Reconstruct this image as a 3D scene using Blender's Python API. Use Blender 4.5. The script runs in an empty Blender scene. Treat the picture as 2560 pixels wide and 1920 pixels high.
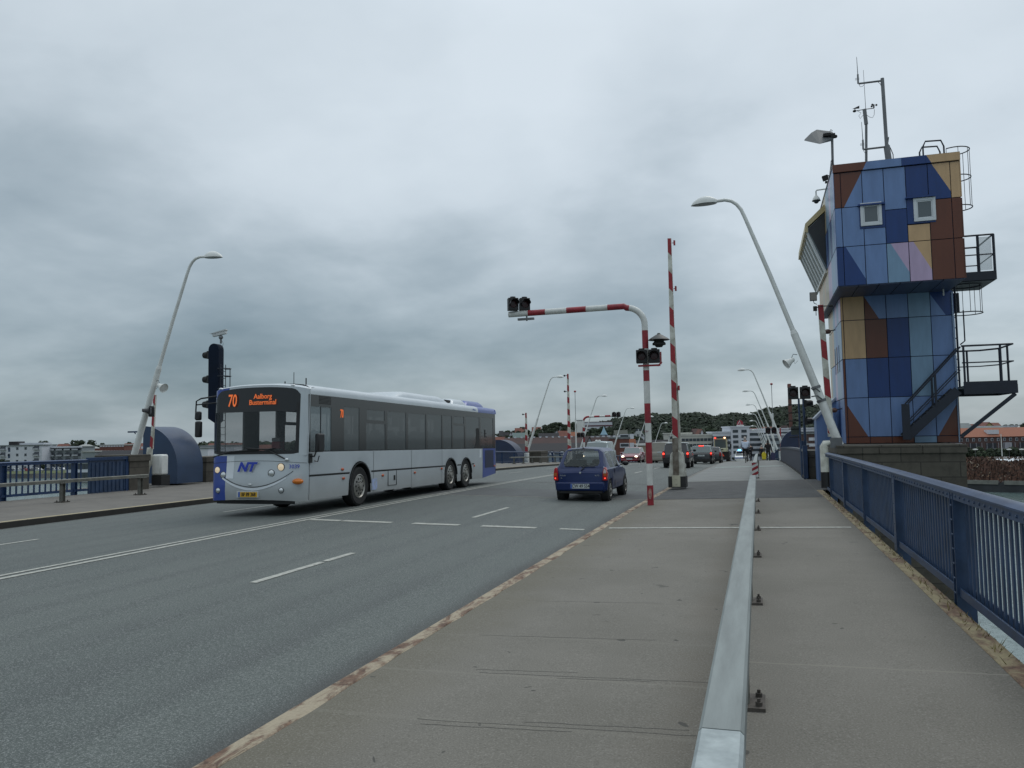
import bpy, bmesh, math, random
from mathutils import Vector, Matrix
random.seed(7)
S = bpy.context.scene
COL = S.collection
R = math.radians
# ---------------------------------------------------------------- camera
FPX = 2000.0
YAW = math.atan(612/2000); PIT = math.atan(130/2000); ROL = R(-1.0); EYE = 1.6
cd = bpy.data.cameras.new('camera'); cam = bpy.data.objects.new('camera', cd); COL.objects.link(cam)
CM = Matrix.Rotation(YAW, 3, 'Z') @ Matrix.Rotation(R(90)+PIT, 3, 'X') @ Matrix.Rotation(ROL, 3, 'Z')
cam.location = (0, 0, EYE); cam.rotation_euler = CM.to_euler()
cd.sensor_width = 36; cd.lens = 36*FPX/2560; cd.clip_start = .05; cd.clip_end = 9000
S.camera = cam
# ---------------------------------------------------------------- sky and light
w = bpy.data.worlds.new('World'); S.world = w; w.use_nodes = True
nt = w.node_tree; N = nt.nodes; Lk = nt.links; N.clear()
def nd(t, **k):
    n = N.new(t)
    for a, b in k.items(): setattr(n, a, b)
    return n
def mth(op, a, b=None, c=None, clamp=False):
    n = nd('ShaderNodeMath', operation=op, use_clamp=clamp)
    for i, v in enumerate((a, b, c)):
        if v is None: continue
        if isinstance(v, (int, float)): n.inputs[i].default_value = v
        else: Lk.new(v, n.inputs[i])
    return n.outputs[0]
tc = nd('ShaderNodeTexCoord'); sep = nd('ShaderNodeSeparateXYZ'); Lk.new(tc.outputs['Generated'], sep.inputs[0])
dx, dy, dz = sep.outputs
den = mth('ADD', mth('MAXIMUM', dz, 0.0), 0.27)
cmb = nd('ShaderNodeCombineXYZ'); Lk.new(mth('DIVIDE', dx, den), cmb.inputs[0]); Lk.new(mth('DIVIDE', dy, den), cmb.inputs[1]); cmb.inputs[2].default_value = 3.7
def wnoise(scale, detail, rough, dist=0.0, vec=None):
    n = nd('ShaderNodeTexNoise'); n.inputs['Scale'].default_value = scale; n.inputs['Detail'].default_value = detail
    n.inputs['Roughness'].default_value = rough; n.inputs['Distortion'].default_value = dist
    Lk.new(vec or cmb.outputs[0], n.inputs['Vector']); return n.outputs[0]
n1 = wnoise(.95, 5, .50, .25); n2 = wnoise(2.9, 5, .52, .15)
t = mth('ADD', mth('MULTIPLY', dz, .88), 0.27)
t = mth('ADD', t, mth('MULTIPLY', mth('SUBTRACT', n1, .5), 1.0))
t = mth('ADD', t, mth('MULTIPLY', mth('SUBTRACT', n2, .5), .58))
def raydir(px, py):
    return (CM @ Vector(((px-1280)/FPX, -(py-960)/FPX, -1))).normalized()
def blob(px, py, k, amp):
    global t
    d = raydir(px, py)
    dt = nd('ShaderNodeVectorMath', operation='DOT_PRODUCT'); Lk.new(tc.outputs['Generated'], dt.inputs[0]); dt.inputs[1].default_value = d
    g_ = mth('POWER', 2.71828, mth('MULTIPLY', mth('SUBTRACT', dt.outputs['Value'], 1.0), k))
    t = mth('ADD', t, mth('MULTIPLY', g_, amp))
SKY_BLOBS = [(2350, 40, 30, .22), (950, 300, 110, .20), (1350, 330, 150, .22), (420, 150, 80, .16), (1850, 700, 110, .20), (550, 830, 110, -.10), (150, 950, 80, -.04), (1000, 700, 150, .08), (700, 560, 260, -.05),
             (2450, 600, 120, .08), (1250, 520, 150, -.06), (1900, 1040, 300, .16), (1600, 1000, 90, -.08), (150, 400, 200, -.08)]
for b in SKY_BLOBS: blob(*b)
cr = nd('ShaderNodeValToRGB'); Lk.new(t, cr.inputs[0])
e = cr.color_ramp.elements
e[0].position = 0; e[0].color = (.150, .208, .246, 1)
e[1].position = 1; e[1].color = (.63, .70, .75, 1)
for p, c in ((.22, (.232, .296, .338, 1)), (.45, (.350, .418, .462, 1)), (.72, (.535, .605, .655, 1))):
    x = cr.color_ramp.elements.new(p); x.color = c
sky = nd('ShaderNodeTexSky', sky_type='NISHITA'); sky.sun_disc = False; sky.sun_elevation = R(52); sky.sun_rotation = R(20)
mx = nd('ShaderNodeMix', data_type='RGBA', blend_type='ADD'); mx.inputs[0].default_value = .012
Lk.new(cr.outputs[0], mx.inputs[6]); Lk.new(sky.outputs[0], mx.inputs[7])
zen = mth('MULTIPLY', mth('ADD', 1.0, mth('MULTIPLY', mth('MAXIMUM', mth('SUBTRACT', dz, .46), 0.0), 1.2)), mth('ADD', .97, mth('MULTIPLY', mth('MINIMUM', dy, 0.55), .07)))
bg = nd('ShaderNodeBackground'); Lk.new(mx.outputs[2], bg.inputs[0]); Lk.new(zen, bg.inputs[1])
wo = nd('ShaderNodeOutputWorld'); Lk.new(bg.outputs[0], wo.inputs[0])
sd = bpy.data.lights.new('sun', 'SUN'); sd.energy = .55; sd.angle = R(28); sd.color = (1, .96, .9)
sun = bpy.data.objects.new('sun', sd); COL.objects.link(sun); sun.rotation_euler = (R(-38), 0, R(-20))
S.view_settings.view_transform = 'Standard'; S.view_settings.look = 'None'; S.view_settings.exposure = 0; S.view_settings.gamma = 1
# ---------------------------------------------------------------- pixel helpers and deck profile
def hz(px): return 1090 + (1280-px)*.01746
def ray(px, py): return CM @ Vector(((px-1280)/FPX, -(py-960)/FPX, -1))
def aty(px, py, Y): r = ray(px, py); return Vector((0, 0, EYE)) + r*(Y/r.y)
def atd(px, py, D): return Vector((0, 0, EYE)) + ray(px, py)*D
def g(Y):
    if Y < 8: return 0.0
    if Y < 88: return -.00023*(Y-8)**2
    if Y < 300: return -1.472 - .0385*(Y-88)
    return max(-9.9, -1.472 - .0385*212 - .01*(Y-300))
XC = -8.75
def zroad(x): return .01 - .115*min(1, abs(x-XC)/6.1)
def zfr(x): return .021*(x+2.6)            # right footway
def zfl(x): return .0 + .05*min(1, (-14.85-x)/3)   # left footway
# ---------------------------------------------------------------- materials
MATS = {}
def mat(name, col, rough=.6, metal=0.0, var=.12, scale=3.0, bump=0.0, bscale=40, alpha=None, spec=None, emit=None, estr=1, coat=0, col2=None, detail=4, stretch=None):
    if name in MATS: return MATS[name]
    m = bpy.data.materials.new(name); m.use_nodes = True; MATS[name] = m
    n = m.node_tree.nodes; l = m.node_tree.links; p = n['Principled BSDF']
    p.inputs['Roughness'].default_value = rough; p.inputs['Metallic'].default_value = metal
    if coat: p.inputs['Coat Weight'].default_value = coat; p.inputs['Coat Roughness'].default_value = .06
    if spec is not None: p.inputs['Specular IOR Level'].default_value = spec
    c = tuple(col)+(1,)
    tcn = n.new('ShaderNodeTexCoord'); mp = n.new('ShaderNodeMapping'); l.new(tcn.outputs['Object'], mp.inputs[0])
    if stretch: mp.inputs['Scale'].default_value = stretch
    if var > 0:
        nz = n.new('ShaderNodeTexNoise'); nz.inputs['Scale'].default_value = scale; nz.inputs['Detail'].default_value = detail; nz.inputs['Roughness'].default_value = .6
        l.new(mp.outputs[0], nz.inputs['Vector'])
        r = n.new('ShaderNodeValToRGB'); l.new(nz.outputs[0], r.inputs[0])
        lo = tuple(max(0, v*(1-var)) for v in col)+(1,) if col2 is None else tuple(col2)+(1,)
        hi = tuple(min(1, v*(1+var)) for v in col)+(1,)
        r.color_ramp.elements[0].position = .35; r.color_ramp.elements[0].color = lo
        r.color_ramp.elements[1].position = .65; r.color_ramp.elements[1].color = hi
        l.new(r.outputs[0], p.inputs['Base Color'])
        rr = n.new('ShaderNodeMapRange'); rr.inputs['To Min'].default_value = max(.02, rough*.85); rr.inputs['To Max'].default_value = min(1, rough*1.15)
        l.new(nz.outputs[0], rr.inputs[0]); l.new(rr.outputs[0], p.inputs['Roughness'])
    else: p.inputs['Base Color'].default_value = c
    if bump > 0:
        nb = n.new('ShaderNodeTexNoise'); nb.inputs['Scale'].default_value = bscale; nb.inputs['Detail'].default_value = 3; l.new(mp.outputs[0], nb.inputs['Vector'])
        b = n.new('ShaderNodeBump'); b.inputs['Strength'].default_value = bump; b.inputs['Distance'].default_value = .02
        l.new(nb.outputs[0], b.inputs['Height']); l.new(b.outputs[0], p.inputs['Normal'])
    if emit: p.inputs['Emission Color'].default_value = tuple(emit)+(1,); p.inputs['Emission Strength'].default_value = estr
    if alpha is not None:
        out = n['Material Output']; tr = n.new('ShaderNodeBsdfTransparent'); mxx = n.new('ShaderNodeMixShader')
        mxx.inputs[0].default_value = alpha; l.new(tr.outputs[0], mxx.inputs[1]); l.new(p.outputs[0], mxx.inputs[2]); l.new(mxx.outputs[0], out.inputs[0])
    return m
class NB:
    """small node builder for the big ground materials"""
    def __init__(s, name, rough=.85):
        s.m = bpy.data.materials.new(name); s.m.use_nodes = True; MATS[name] = s.m
        s.n = s.m.node_tree.nodes; s.l = s.m.node_tree.links; s.p = s.n['Principled BSDF']; s.p.inputs['Roughness'].default_value = rough
        s.tc = s.n.new('ShaderNodeTexCoord'); s.sep = s.n.new('ShaderNodeSeparateXYZ'); s.l.new(s.tc.outputs['Object'], s.sep.inputs[0])
        s.x, s.y, s.z = s.sep.outputs
    def noise(s, scale, detail=4, rough=.6, stretch=None, dist=0):
        n = s.n.new('ShaderNodeTexNoise'); n.inputs['Scale'].default_value = scale; n.inputs['Detail'].default_value = detail; n.inputs['Roughness'].default_value = rough; n.inputs['Distortion'].default_value = dist
        if stretch:
            mp = s.n.new('ShaderNodeMapping'); mp.inputs['Scale'].default_value = stretch; s.l.new(s.tc.outputs['Object'], mp.inputs[0]); s.l.new(mp.outputs[0], n.inputs['Vector'])
        else: s.l.new(s.tc.outputs['Object'], n.inputs['Vector'])
        return n.outputs[0]
    def math(s, op, a, b=None, c=None, clamp=False):
        n = s.n.new('ShaderNodeMath'); n.operation = op; n.use_clamp = clamp
        for i, v in enumerate((a, b, c)):
            if v is None: continue
            if isinstance(v, (int, float)): n.inputs[i].default_value = v
            else: s.l.new(v, n.inputs[i])
        return n.outputs[0]
    def step(s, v, a, b):
        n = s.n.new('ShaderNodeMapRange'); n.interpolation_type = 'SMOOTHSTEP'; s.l.new(v, n.inputs[0])
        n.inputs['From Min'].default_value = a; n.inputs['From Max'].default_value = b; return n.outputs[0]
    def mix(s, f, a, b, mode='MIX'):
        n = s.n.new('ShaderNodeMix'); n.data_type = 'RGBA'; n.blend_type = mode
        if isinstance(f, (int, float)): n.inputs[0].default_value = f
        else: s.l.new(f, n.inputs[0])
        for i, v in ((6, a), (7, b)):
            if isinstance(v, tuple): n.inputs[i].default_value = v+(1,)
            else: s.l.new(v, n.inputs[i])
        return n.outputs[2]
    def done(s, c, bump=None, bstr=.3, dist=.01):
        s.l.new(c, s.p.inputs['Base Color'])
        if bump is not None:
            b = s.n.new('ShaderNodeBump'); b.inputs['Strength'].default_value = bstr; b.inputs['Distance'].default_value = dist
            s.l.new(bump, b.inputs['Height']); s.l.new(b.outputs[0], s.p.inputs['Normal'])
        return s.m
# road asphalt
def M_road():
    b = NB('road_asphalt', .8)
    big = b.noise(.35, 4, .6, (1, .12, 1)); mid = b.noise(2.2, 4, .6, (1, .35, 1)); fine = b.noise(62, 3, .8); fine2 = b.noise(120, 1, .5)
    c = b.mix(b.step(big, .35, .65), (.068, .081, .075), (.088, .102, .093))
    c = b.mix(b.math('MULTIPLY', b.step(mid, .45, .75), .5), c, (.060, .068, .066))
    st = b.noise(.9, 6, .75, (1, .55, 1), .8); c = b.mix(b.math('MULTIPLY', b.step(st, .60, .72), .35), c, (.045, .048, .046))
    tr = b.math('ABSOLUTE', b.math('SUBTRACT', b.math('PINGPONG', b.math('ADD', b.x, 2.65+.75), .78), .39))   # wheel tracks
    c = b.mix(b.math('MULTIPLY', b.step(tr, .20, .0), .38), c, (.052, .060, .058))
    c = b.mix(b.math('MULTIPLY', b.step(fine, .53, .66), .75), c, (.24, .25, .24))
    c = b.mix(b.math('MULTIPLY', b.step(fine, .47, .34), .75), c, (.032, .036, .035))
    c = b.mix(b.math('MULTIPLY', b.step(fine2, .58, .70), .6), c, (.30, .31, .30))
    k = b.math('ADD', b.x, 2.62); kd = b.math('ADD', k, b.math('MULTIPLY', b.math('SUBTRACT', mid, .5), .2))
    c = b.mix(b.math('MULTIPLY', b.step(kd, -.50, -.14), .85), c, (.042, .040, .038))                     # dirt in the gutter
    return b.done(c, fine, .5, .006)
def M_foot():
    b = NB('footway_surface', .88)
    big = b.noise(.5, 5, .6); mid = b.noise(3.5, 5, .65); fine = b.noise(90, 2, .75); spots = b.noise(5.5, 2, .5, None, .6); brown = b.noise(1.1, 4, .6)
    c = b.mix(b.step(big, .35, .65), (.140, .130, .108), (.170, .158, .134))
    c = b.mix(b.math('MULTIPLY', b.step(mid, .5, .75), .3), c, (.125, .118, .100))
    ed = b.math('ADD', b.math('ABSOLUTE', b.math('ADD', b.x, 2.6)), b.math('MULTIPLY', brown, .9))
    c = b.mix(b.math('MULTIPLY', b.step(ed, 1.25, .45), .5), c, (.105, .092, .055))
    gr = b.math('ADD', b.math('ABSOLUTE', b.math('ADD', b.x, .35)), b.math('MULTIPLY', brown, .7))
    c = b.mix(b.math('MULTIPLY', b.step(gr, .75, .25), .38), c, (.11, .088, .060))
    rt = b.math('ADD', b.math('SUBTRACT', 1.5, b.x), b.math('MULTIPLY', brown, .5))
    c = b.mix(b.math('MULTIPLY', b.step(rt, .7, .2), .45), c, (.085, .078, .062))
    c = b.mix(b.math('MULTIPLY', b.step(fine, .54, .68), .45), c, (.30, .28, .25))
    c = b.mix(b.math('MULTIPLY', b.step(fine, .46, .32), .5), c, (.06, .055, .045))
    c = b.mix(b.math('MULTIPLY', b.step(spots, .715, .735), .8), c, (.045, .043, .038))
    wob = b.math('MULTIPLY', b.math('SUBTRACT', mid, .5), .05)
    left = b.step(b.x, -.2, -.25)
    for y0, wd, k, lf in JOINTS:
        d = b.math('ABSOLUTE', b.math('ADD', b.math('SUBTRACT', b.math('ADD', b.y, b.math('MULTIPLY', b.x, .03)), y0), wob))
        m_ = b.math('MULTIPLY', b.step(d, wd, wd*.6), k); m_ = b.math('MULTIPLY', m_, left if lf else b.math('SUBTRACT', 1, left))
        c = b.mix(m_, c, (.205, .192, .158))
    return b.done(c, fine, .35, .003)
JOINTS = [(5.72,.016,.8,0),(8.85,.008,.6,0),(12.6,.012,.8,0),(15.9,.008,.6,0),(4.22,.03,.22,1),(5.10,.02,.35,1),(6.1,.014,.30,1),(7.45,.012,.30,1),(9.5,.012,.25,1),(11.8,.012,.25,1)]
def M_wornkerb(name, base=(.37, .31, .22), thr=(.41, .57)):
    b = NB(name, .8)
    a = b.noise(5.5, 7, .72, (1, .45, 1), .5); r = b.noise(14, 6, .7); f = b.noise(60, 3, .7)
    rust = b.mix(b.step(r, .35, .65), (.075, .040, .026), (.18, .105, .065))
    paint = b.mix(b.step(f, .3, .7), tuple(v*.8 for v in base), base)
    c = b.mix(b.step(a, thr[0], thr[1]), rust, paint)
    return b.done(c, a, .6, .01)
def M_brickwork(name, c1, c2, mortar, sx, sy):
    b = NB(name, .9)
    t_ = b.n.new('ShaderNodeTexBrick'); mp = b.n.new('ShaderNodeMapping'); b.l.new(b.tc.outputs['Object'], mp.inputs[0])
    mp.inputs['Rotation'].default_value = (R(90), 0, 0); b.l.new(mp.outputs[0], t_.inputs['Vector'])
    t_.inputs['Scale'].default_value = 1; t_.inputs['Brick Width'].default_value = sx; t_.inputs['Row Height'].default_value = sy; t_.inputs['Mortar Size'].default_value = .012
    t_.inputs['Color1'].default_value = c1+(1,); t_.inputs['Color2'].default_value = c2+(1,); t_.inputs['Mortar'].default_value = mortar+(1,)
    nz = b.noise(3, 6, .7); c = b.mix(b.math('MULTIPLY', b.step(nz, .4, .7), .5), t_.outputs[0], tuple(v*.45 for v in c1))
    return b.done(c, t_.outputs['Fac'], -.4, .01)
road_m = M_road(); foot_m = M_foot(); kerb_m = M_wornkerb('worn_kerb_paint'); edge_m = M_wornkerb('deck_edge_steel', (.30, .25, .14), (.38, .6))
kerbL_m = M_wornkerb('left_kerb_paint', (.42, .36, .22), (.3, .5))
stone_m = M_brickwork('granite_blocks', (.075, .067, .054), (.10, .090, .072), (.040, .036, .030), .9, .38)
strip_m = mat('dark_patch_asphalt', (.075, .075, .073), .9, var=.25, scale=2.5, bump=.3, bscale=120)
basc_m = mat('bascule_grit_surface', (.185, .190, .182), .9, var=.12, scale=1.2, bump=.3, bscale=150)
white_line = mat('road_paint', (.44, .44, .39), .7, var=.12, scale=16, col2=(.24, .24, .215), detail=8)
faint_line = mat('filled_joint', (.20, .195, .165), .85, var=.2, scale=6)
tar = mat('tar_crack', (.075, .070, .060), .7, var=.2, scale=8)
galv = mat('galvanised_steel', (.205,.228,.222), .65, .12, var=.16, scale=2.2, stretch=(6, .6, 6), bump=.05, bscale=30)
galv_new = mat('galvanised_steel_pale', (.33,.37,.37), .6, .12, var=.18, scale=9, col2=(.25,.285,.29))
rustbolt = mat('rusty_bolt_steel', (.09, .08, .07), .7, .5, var=.3, scale=20)
oldsteel = mat('weathered_grey_steel', (.17, .17, .15), .6, .4, var=.25, scale=6)
navy = mat('navy_railing_paint', (.025, .050, .105), .42, var=.22, scale=3.5, bump=.05)
navy_l = mat('blue_railing_paint', (.013, .037, .100), .45, var=.2, scale=3)
dome_m = mat('blue_housing_paint', (.022, .046, .098), .38, var=.12, scale=1.5)
domeR_m = mat('dark_blue_housing_paint', (.018, .028, .065), .5, var=.15, scale=1.5)
white_p = mat('white_enamel', (.66, .67, .64), .4, var=.07, scale=5)
dirty_w = mat('weathered_white_enamel', (.55, .55, .49), .5, var=.2, scale=4, col2=(.38, .37, .31))
red_p = mat('signal_red_paint', (.30, .022, .030), .45, var=.15, scale=6)
blk = mat('black_plastic', (.012, .012, .013), .45, var=.1)
blkm = mat('matt_black', (.018, .018, .018), .8, var=.1)
grey_m = mat('grey_metal', (.16, .165, .17), .45, .5, var=.15)
tower_steel = mat('navy_stair_steel', (.012, .017, .030), .5, var=.15)
tyre_m = mat('tyre_rubber', (.016, .016, .016), .85, var=.2, scale=10)
rim_m = mat('brushed_rim', (.30, .29, .265), .38, .7, var=.2, scale=8)
glass_d = mat('dark_window_glass', (.02, .026, .03), .06, var=0, spec=.8)
chrome = mat('bright_lens', (.7, .72, .72), .12, .8, var=0)
# ---------------------------------------------------------------- mesh builder
class MB:
    def __init__(s): s.v = []; s.f = []; s.mi = []; s.M = None
    def add(s, vs, fs, m=0):
        o = len(s.v)
        if s.M is not None: vs = [s.M @ Vector(v) for v in vs]
        s.v += [tuple(v) for v in vs]; s.f += [tuple(i+o for i in f) for f in fs]; s.mi += [m]*len(fs); return s
    def box(s, x0, x1, y0, y1, z0, z1, m=0):
        return s.add([(x0,y0,z0),(x1,y0,z0),(x1,y1,z0),(x0,y1,z0),(x0,y0,z1),(x1,y0,z1),(x1,y1,z1),(x0,y1,z1)],
                     [(0,3,2,1),(4,5,6,7),(0,1,5,4),(1,2,6,5),(2,3,7,6),(3,0,4,7)], m)
    def cbox(s, c, d, m=0, rot=None):
        vs = [Vector((sx*d[0]/2, sy*d[1]/2, sz*d[2]/2)) for sz in (-1,1) for sx, sy in ((-1,-1),(1,-1),(1,1),(-1,1))]
        if rot is not None: vs = [rot @ v for v in vs]
        return s.add([v+Vector(c) for v in vs], [(0,3,2,1),(4,5,6,7),(0,1,5,4),(1,2,6,5),(2,3,7,6),(3,0,4,7)], m)
    def beam(s, a, b, wx, wz, m=0, up=(0,0,1)):
        a = Vector(a); b = Vector(b); d = b-a; L = d.length; y = d/L; x = y.cross(Vector(up))
        if x.length < 1e-4: x = Vector((1,0,0))
        x.normalize(); z = x.cross(y); rot = Matrix((x, y, z)).transposed()
        return s.cbox((a+b)/2, (wx, L, wz), m, rot)
    def tube(s, pts, r, n=10, m=0, cap=True):
        pts = [Vector(p) for p in pts]; K = len(pts)
        if not isinstance(r, (list, tuple)): r = [r]*K
        vs = []; px = None
        for i, p in enumerate(pts):
            d = (pts[min(i+1, K-1)]-pts[max(i-1, 0)]).normalized()
            if px is None: px = d.orthogonal().normalized()
            px = (px-d*px.dot(d)).normalized(); py = d.cross(px)
            for k in range(n):
                a = 2*math.pi*k/n; vs.append(p+(px*math.cos(a)+py*math.sin(a))*r[i])
        fs = [(i*n+k, i*n+(k+1) % n, (i+1)*n+(k+1) % n, (i+1)*n+k) for i in range(K-1) for k in range(n)]
        if cap: fs += [tuple(range(n-1, -1, -1)), tuple((K-1)*n+k for k in range(n))]
        return s.add(vs, fs, m)
    def lathe(s, prof, c=(0,0,0), axis='z', n=24, m=0, caps=True):
        vs = []
        for r, h in prof:
            for k in range(n):
                a = 2*math.pi*k/n; q = (r*math.cos(a), r*math.sin(a), h)
                if axis == 'x': q = (h, q[0], q[1])
                if axis == 'y': q = (q[1], h, q[0])
                vs.append(Vector(q)+Vector(c))
        K = len(prof)
        fs = [(i*n+k, i*n+(k+1) % n, (i+1)*n+(k+1) % n, (i+1)*n+k) for i in range(K-1) for k in range(n)]
        if caps: fs += [tuple(range(n-1, -1, -1)), tuple((K-1)*n+k for k in range(n))]
        return s.add(vs, fs, m)
    def prism(s, pts, axis, a, b, m=0):
        """pts 2D polygon; axis 'y': pts=(x,z); 'x': pts=(y,z); 'z': pts=(x,y)"""
        def q(p, h): return {'y': (p[0], h, p[1]), 'x': (h, p[0], p[1]), 'z': (p[0], p[1], h)}[axis]
        n = len(pts); vs = [q(p, a) for p in pts]+[q(p, b) for p in pts]
        return s.add(vs, [tuple(range(n-1, -1, -1)), tuple(range(n, 2*n))]+[(i, (i+1) % n, n+(i+1) % n, n+i) for i in range(n)], m)
    def ell(s, c, r, m=0, nu=14, nv=9, v0=-90, v1=90):
        vs = []
        for j in range(nv+1):
            b = R(v0+(v1-v0)*j/nv)
            for i in range(nu):
                a = 2*math.pi*i/nu; vs.append((c[0]+r[0]*math.cos(b)*math.cos(a), c[1]+r[1]*math.cos(b)*math.sin(a), c[2]+r[2]*math.sin(b)))
        fs = [(j*nu+i, j*nu+(i+1) % nu, (j+1)*nu+(i+1) % nu, (j+1)*nu+i) for j in range(nv) for i in range(nu)]
        fs += [tuple(range(nu-1, -1, -1)), tuple(nv*nu+i for i in range(nu))]
        return s.add(vs, fs, m)
    def grid(s, rows, m=0, flip=False):
        nr = len(rows); nc = len(rows[0]); vs = [p for r_ in rows for p in r_]
        fs = [(i*nc+j, i*nc+j+1, (i+1)*nc+j+1, (i+1)*nc+j) for i in range(nr-1) for j in range(nc-1)]
        if flip: fs = [f[::-1] for f in fs]
        return s.add(vs, fs, m)
    def mesh(s, name, mats, smooth=True, ang=35):
        me = bpy.data.meshes.new(name); me.from_pydata(s.v, [], s.f)
        for m_ in (mats if isinstance(mats, (list, tuple)) else [mats]): me.materials.append(m_)
        me.polygons.foreach_set('material_index', s.mi)
        bm = bmesh.new(); bm.from_mesh(me); bmesh.ops.recalc_face_normals(bm, faces=bm.faces); bm.to_mesh(me); bm.free()
        if smooth: me.shade_smooth(); me.set_sharp_from_angle(angle=R(ang))
        return me
    def build(s, name, mats, parent=None, smooth=True, bevel=0, loc=None, ang=35):
        o = bpy.data.objects.new(name, s.mesh(name, mats, smooth, ang)); COL.objects.link(o)
        if parent: o.parent = parent
        if loc: o.location = loc
        if bevel:
            b = o.modifiers.new('bevel', 'BEVEL'); b.width = bevel; b.segments = 2; b.limit_method = 'ANGLE'; b.angle_limit = R(40)
        return o
def tag(o, label, cat, group=None, kind=None):
    o['label'] = label; o['category'] = cat
    if group: o['group'] = group
    if kind: o['kind'] = kind
    return o
def thing(name, label, cat, loc=(0,0,0), rz=0, group=None):
    o = bpy.data.objects.new(name, None); COL.objects.link(o); o.location = loc; o.rotation_euler = (0, 0, rz); o.empty_display_size = .2
    return tag(o, label, cat, group)
def struct(o): o['kind'] = 'structure'; return o
def copy_tree(o, parent=None):
    c = o.copy(); COL.objects.link(c); c.parent = parent
    for ch in list(o.children): copy_tree(ch, c)
    return c
def text(name, body, size, m, parent, loc, rot=(R(90),0,0), align='CENTER', ext=.002, sx=1.0, shear=0, bold=0):
    cu = bpy.data.curves.new('t', 'FONT'); cu.body = body; cu.size = size; cu.align_x = align; cu.align_y = 'CENTER'; cu.extrude = ext; cu.shear = shear; cu.offset = bold; cu.resolution_u = 3
    to = bpy.data.objects.new('t', cu); COL.objects.link(to)
    me = bpy.data.meshes.new_from_object(to.evaluated_get(bpy.context.evaluated_depsgraph_get()))
    bpy.data.objects.remove(to); me.materials.clear(); me.materials.append(m)
    o = bpy.data.objects.new(name, me); COL.objects.link(o); o.parent = parent; o.location = loc; o.rotation_euler = rot; o.scale = (sx, 1, 1); return o
# ================================================================ WATER, LAND
def M_water():
    b = NB('fjord_water', .12)
    n_ = b.noise(.55, 5, .6, (1, .45, 1)); c = b.mix(b.step(n_, .3, .7), (.10, .15, .145), (.14, .195, .185))
    return b.done(c, b.noise(1.6, 6, .62, (1, .4, 1)), .55, .35)
wm = MB().add([(-3000,-600,-11.5),(3000,-600,-11.5),(3000,900,-11.5),(-3000,900,-11.5)], [(0,1,2,3)])
struct(wm.build('water', M_water(), smooth=False))
grass_m = mat('quay_grass', (.085, .105, .038), .95, var=.3, scale=.3)
land_m = mat('city_ground', (.09, .09, .08), .95, var=.3, scale=.05)
hillg_m = mat('hill_grass', (.05, .07, .03), .95, var=.35, scale=.02)
lm = MB()
shore = [(-3000, 330), (-420, 262), (-285, 244), (-246, 246), (-120, 236), (-20, 205), (60, 215), (3000, 260)]
lm.add([(x, y, -9.9) for x, y in shore]+[(x, 6000, -9.9) for x, y in shore], [(i, i+1, 8+i+1, 8+i) for i in range(7)], 0)
lm.add([(x, y, -9.9) for x, y in shore]+[(x, y-.01, -11.6) for x, y in shore], [(i, i+1, 8+i+1, 8+i) for i in range(7)], 1)
struct(lm.build('ground', [land_m, mat('quay_stone', (.20, .19, .17), .9, var=.2)], smooth=False))
gm = MB(); gm.add([(-600, 277, -9.87), (-285, 246.5, -9.87), (-246, 248.5, -9.87), (-170, 243, -9.87), (-170, 262, -9.0), (-246, 268, -9.0), (-285, 266, -9.0), (-600, 297, -9.0)],
                  [(0,1,6,7),(1,2,5,6),(2,3,4,5)])
struct(gm.build('quay_lawn', grass_m, smooth=False))
# ================================================================ DECK
def ys(a, b, st): 
    n = max(1, int(round((b-a)/st))); return [a+(b-a)*i/n for i in range(n+1)]
def sheet(name, x0, x1, y0, y1, zf, m, dz=0.0, nx=4, st=3.0, thick=0):
    mb = MB(); xs = [x0+(x1-x0)*i/nx for i in range(nx+1)]
    rows = [[(x, y, zf(x)+g(y)+dz) for x in xs] for y in ys(y0, y1, st)]
    mb.grid(rows)
    return mb.build(name, m, smooth=False)
DE = 330
struct(sheet('road', -14.85, -2.66, -14, DE, zroad, road_m, nx=12, st=3))
struct(sheet('footway', -2.60, 1.42, -14, DE, zfr, foot_m, nx=6, st=3))
struct(sheet('footway', -23.4, -20.25, 21.7, 31, zfl, mat('left_footway_surface', (.145, .134, .118), .9, var=.14, scale=1.5, bump=.2, bscale=120), nx=2, st=3))
struct(sheet('footway', -20.25, -14.98, -14, DE, zfl, mat('left_footway_surface', (.145, .134, .118), .9, var=.14, scale=1.5, bump=.2, bscale=120), nx=4, st=3))
# kerbs: a worn steel band on the right, a painted stone on the left
def strip_long(name, prof, y0, y1, m, wob=0.0, st=.25):
    mb = MB(); rows = []
    for y in ys(y0, y1, st if y1 < 60 else 2.0):
        rows.append([(x+(random.uniform(-wob, wob) if i in (len(prof)-1,) else 0), y, z+g(y)) for i, (x, z) in enumerate(prof)])
    mb.grid(rows, flip=True); return mb.build(name, m, smooth=False)
for a, b in ((-14, 26.0), (26.0, 28.4)):
    strip_long('kerb', [(-2.74, -.13), (-2.735, -.02), (-2.71, .006), (-2.60, .008), (-2.585, .001)], a, b, kerb_m, .012)['kind'] = 'structure'
o_ = strip_long('kerb', [(-2.72, -.13), (-2.71, -.01), (-2.68, .004), (-2.60, .004), (-2.60, .0)], 28.4, DE, mat('grey_kerb', (.17, .16, .14), .85, var=.2)); o_['kind'] = 'structure'
strip_long('kerb', [(-14.80, -.13), (-14.81, .018), (-14.84, .024)], -14, DE, mat('kerb_side_dark', (.03, .028, .025), .9, var=.2))['kind'] = 'structure'
strip_long('kerb', [(-14.84, .026), (-14.99, .028), (-15.0, -.05)], -14, DE, kerbL_m)['kind'] = 'structure'
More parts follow.
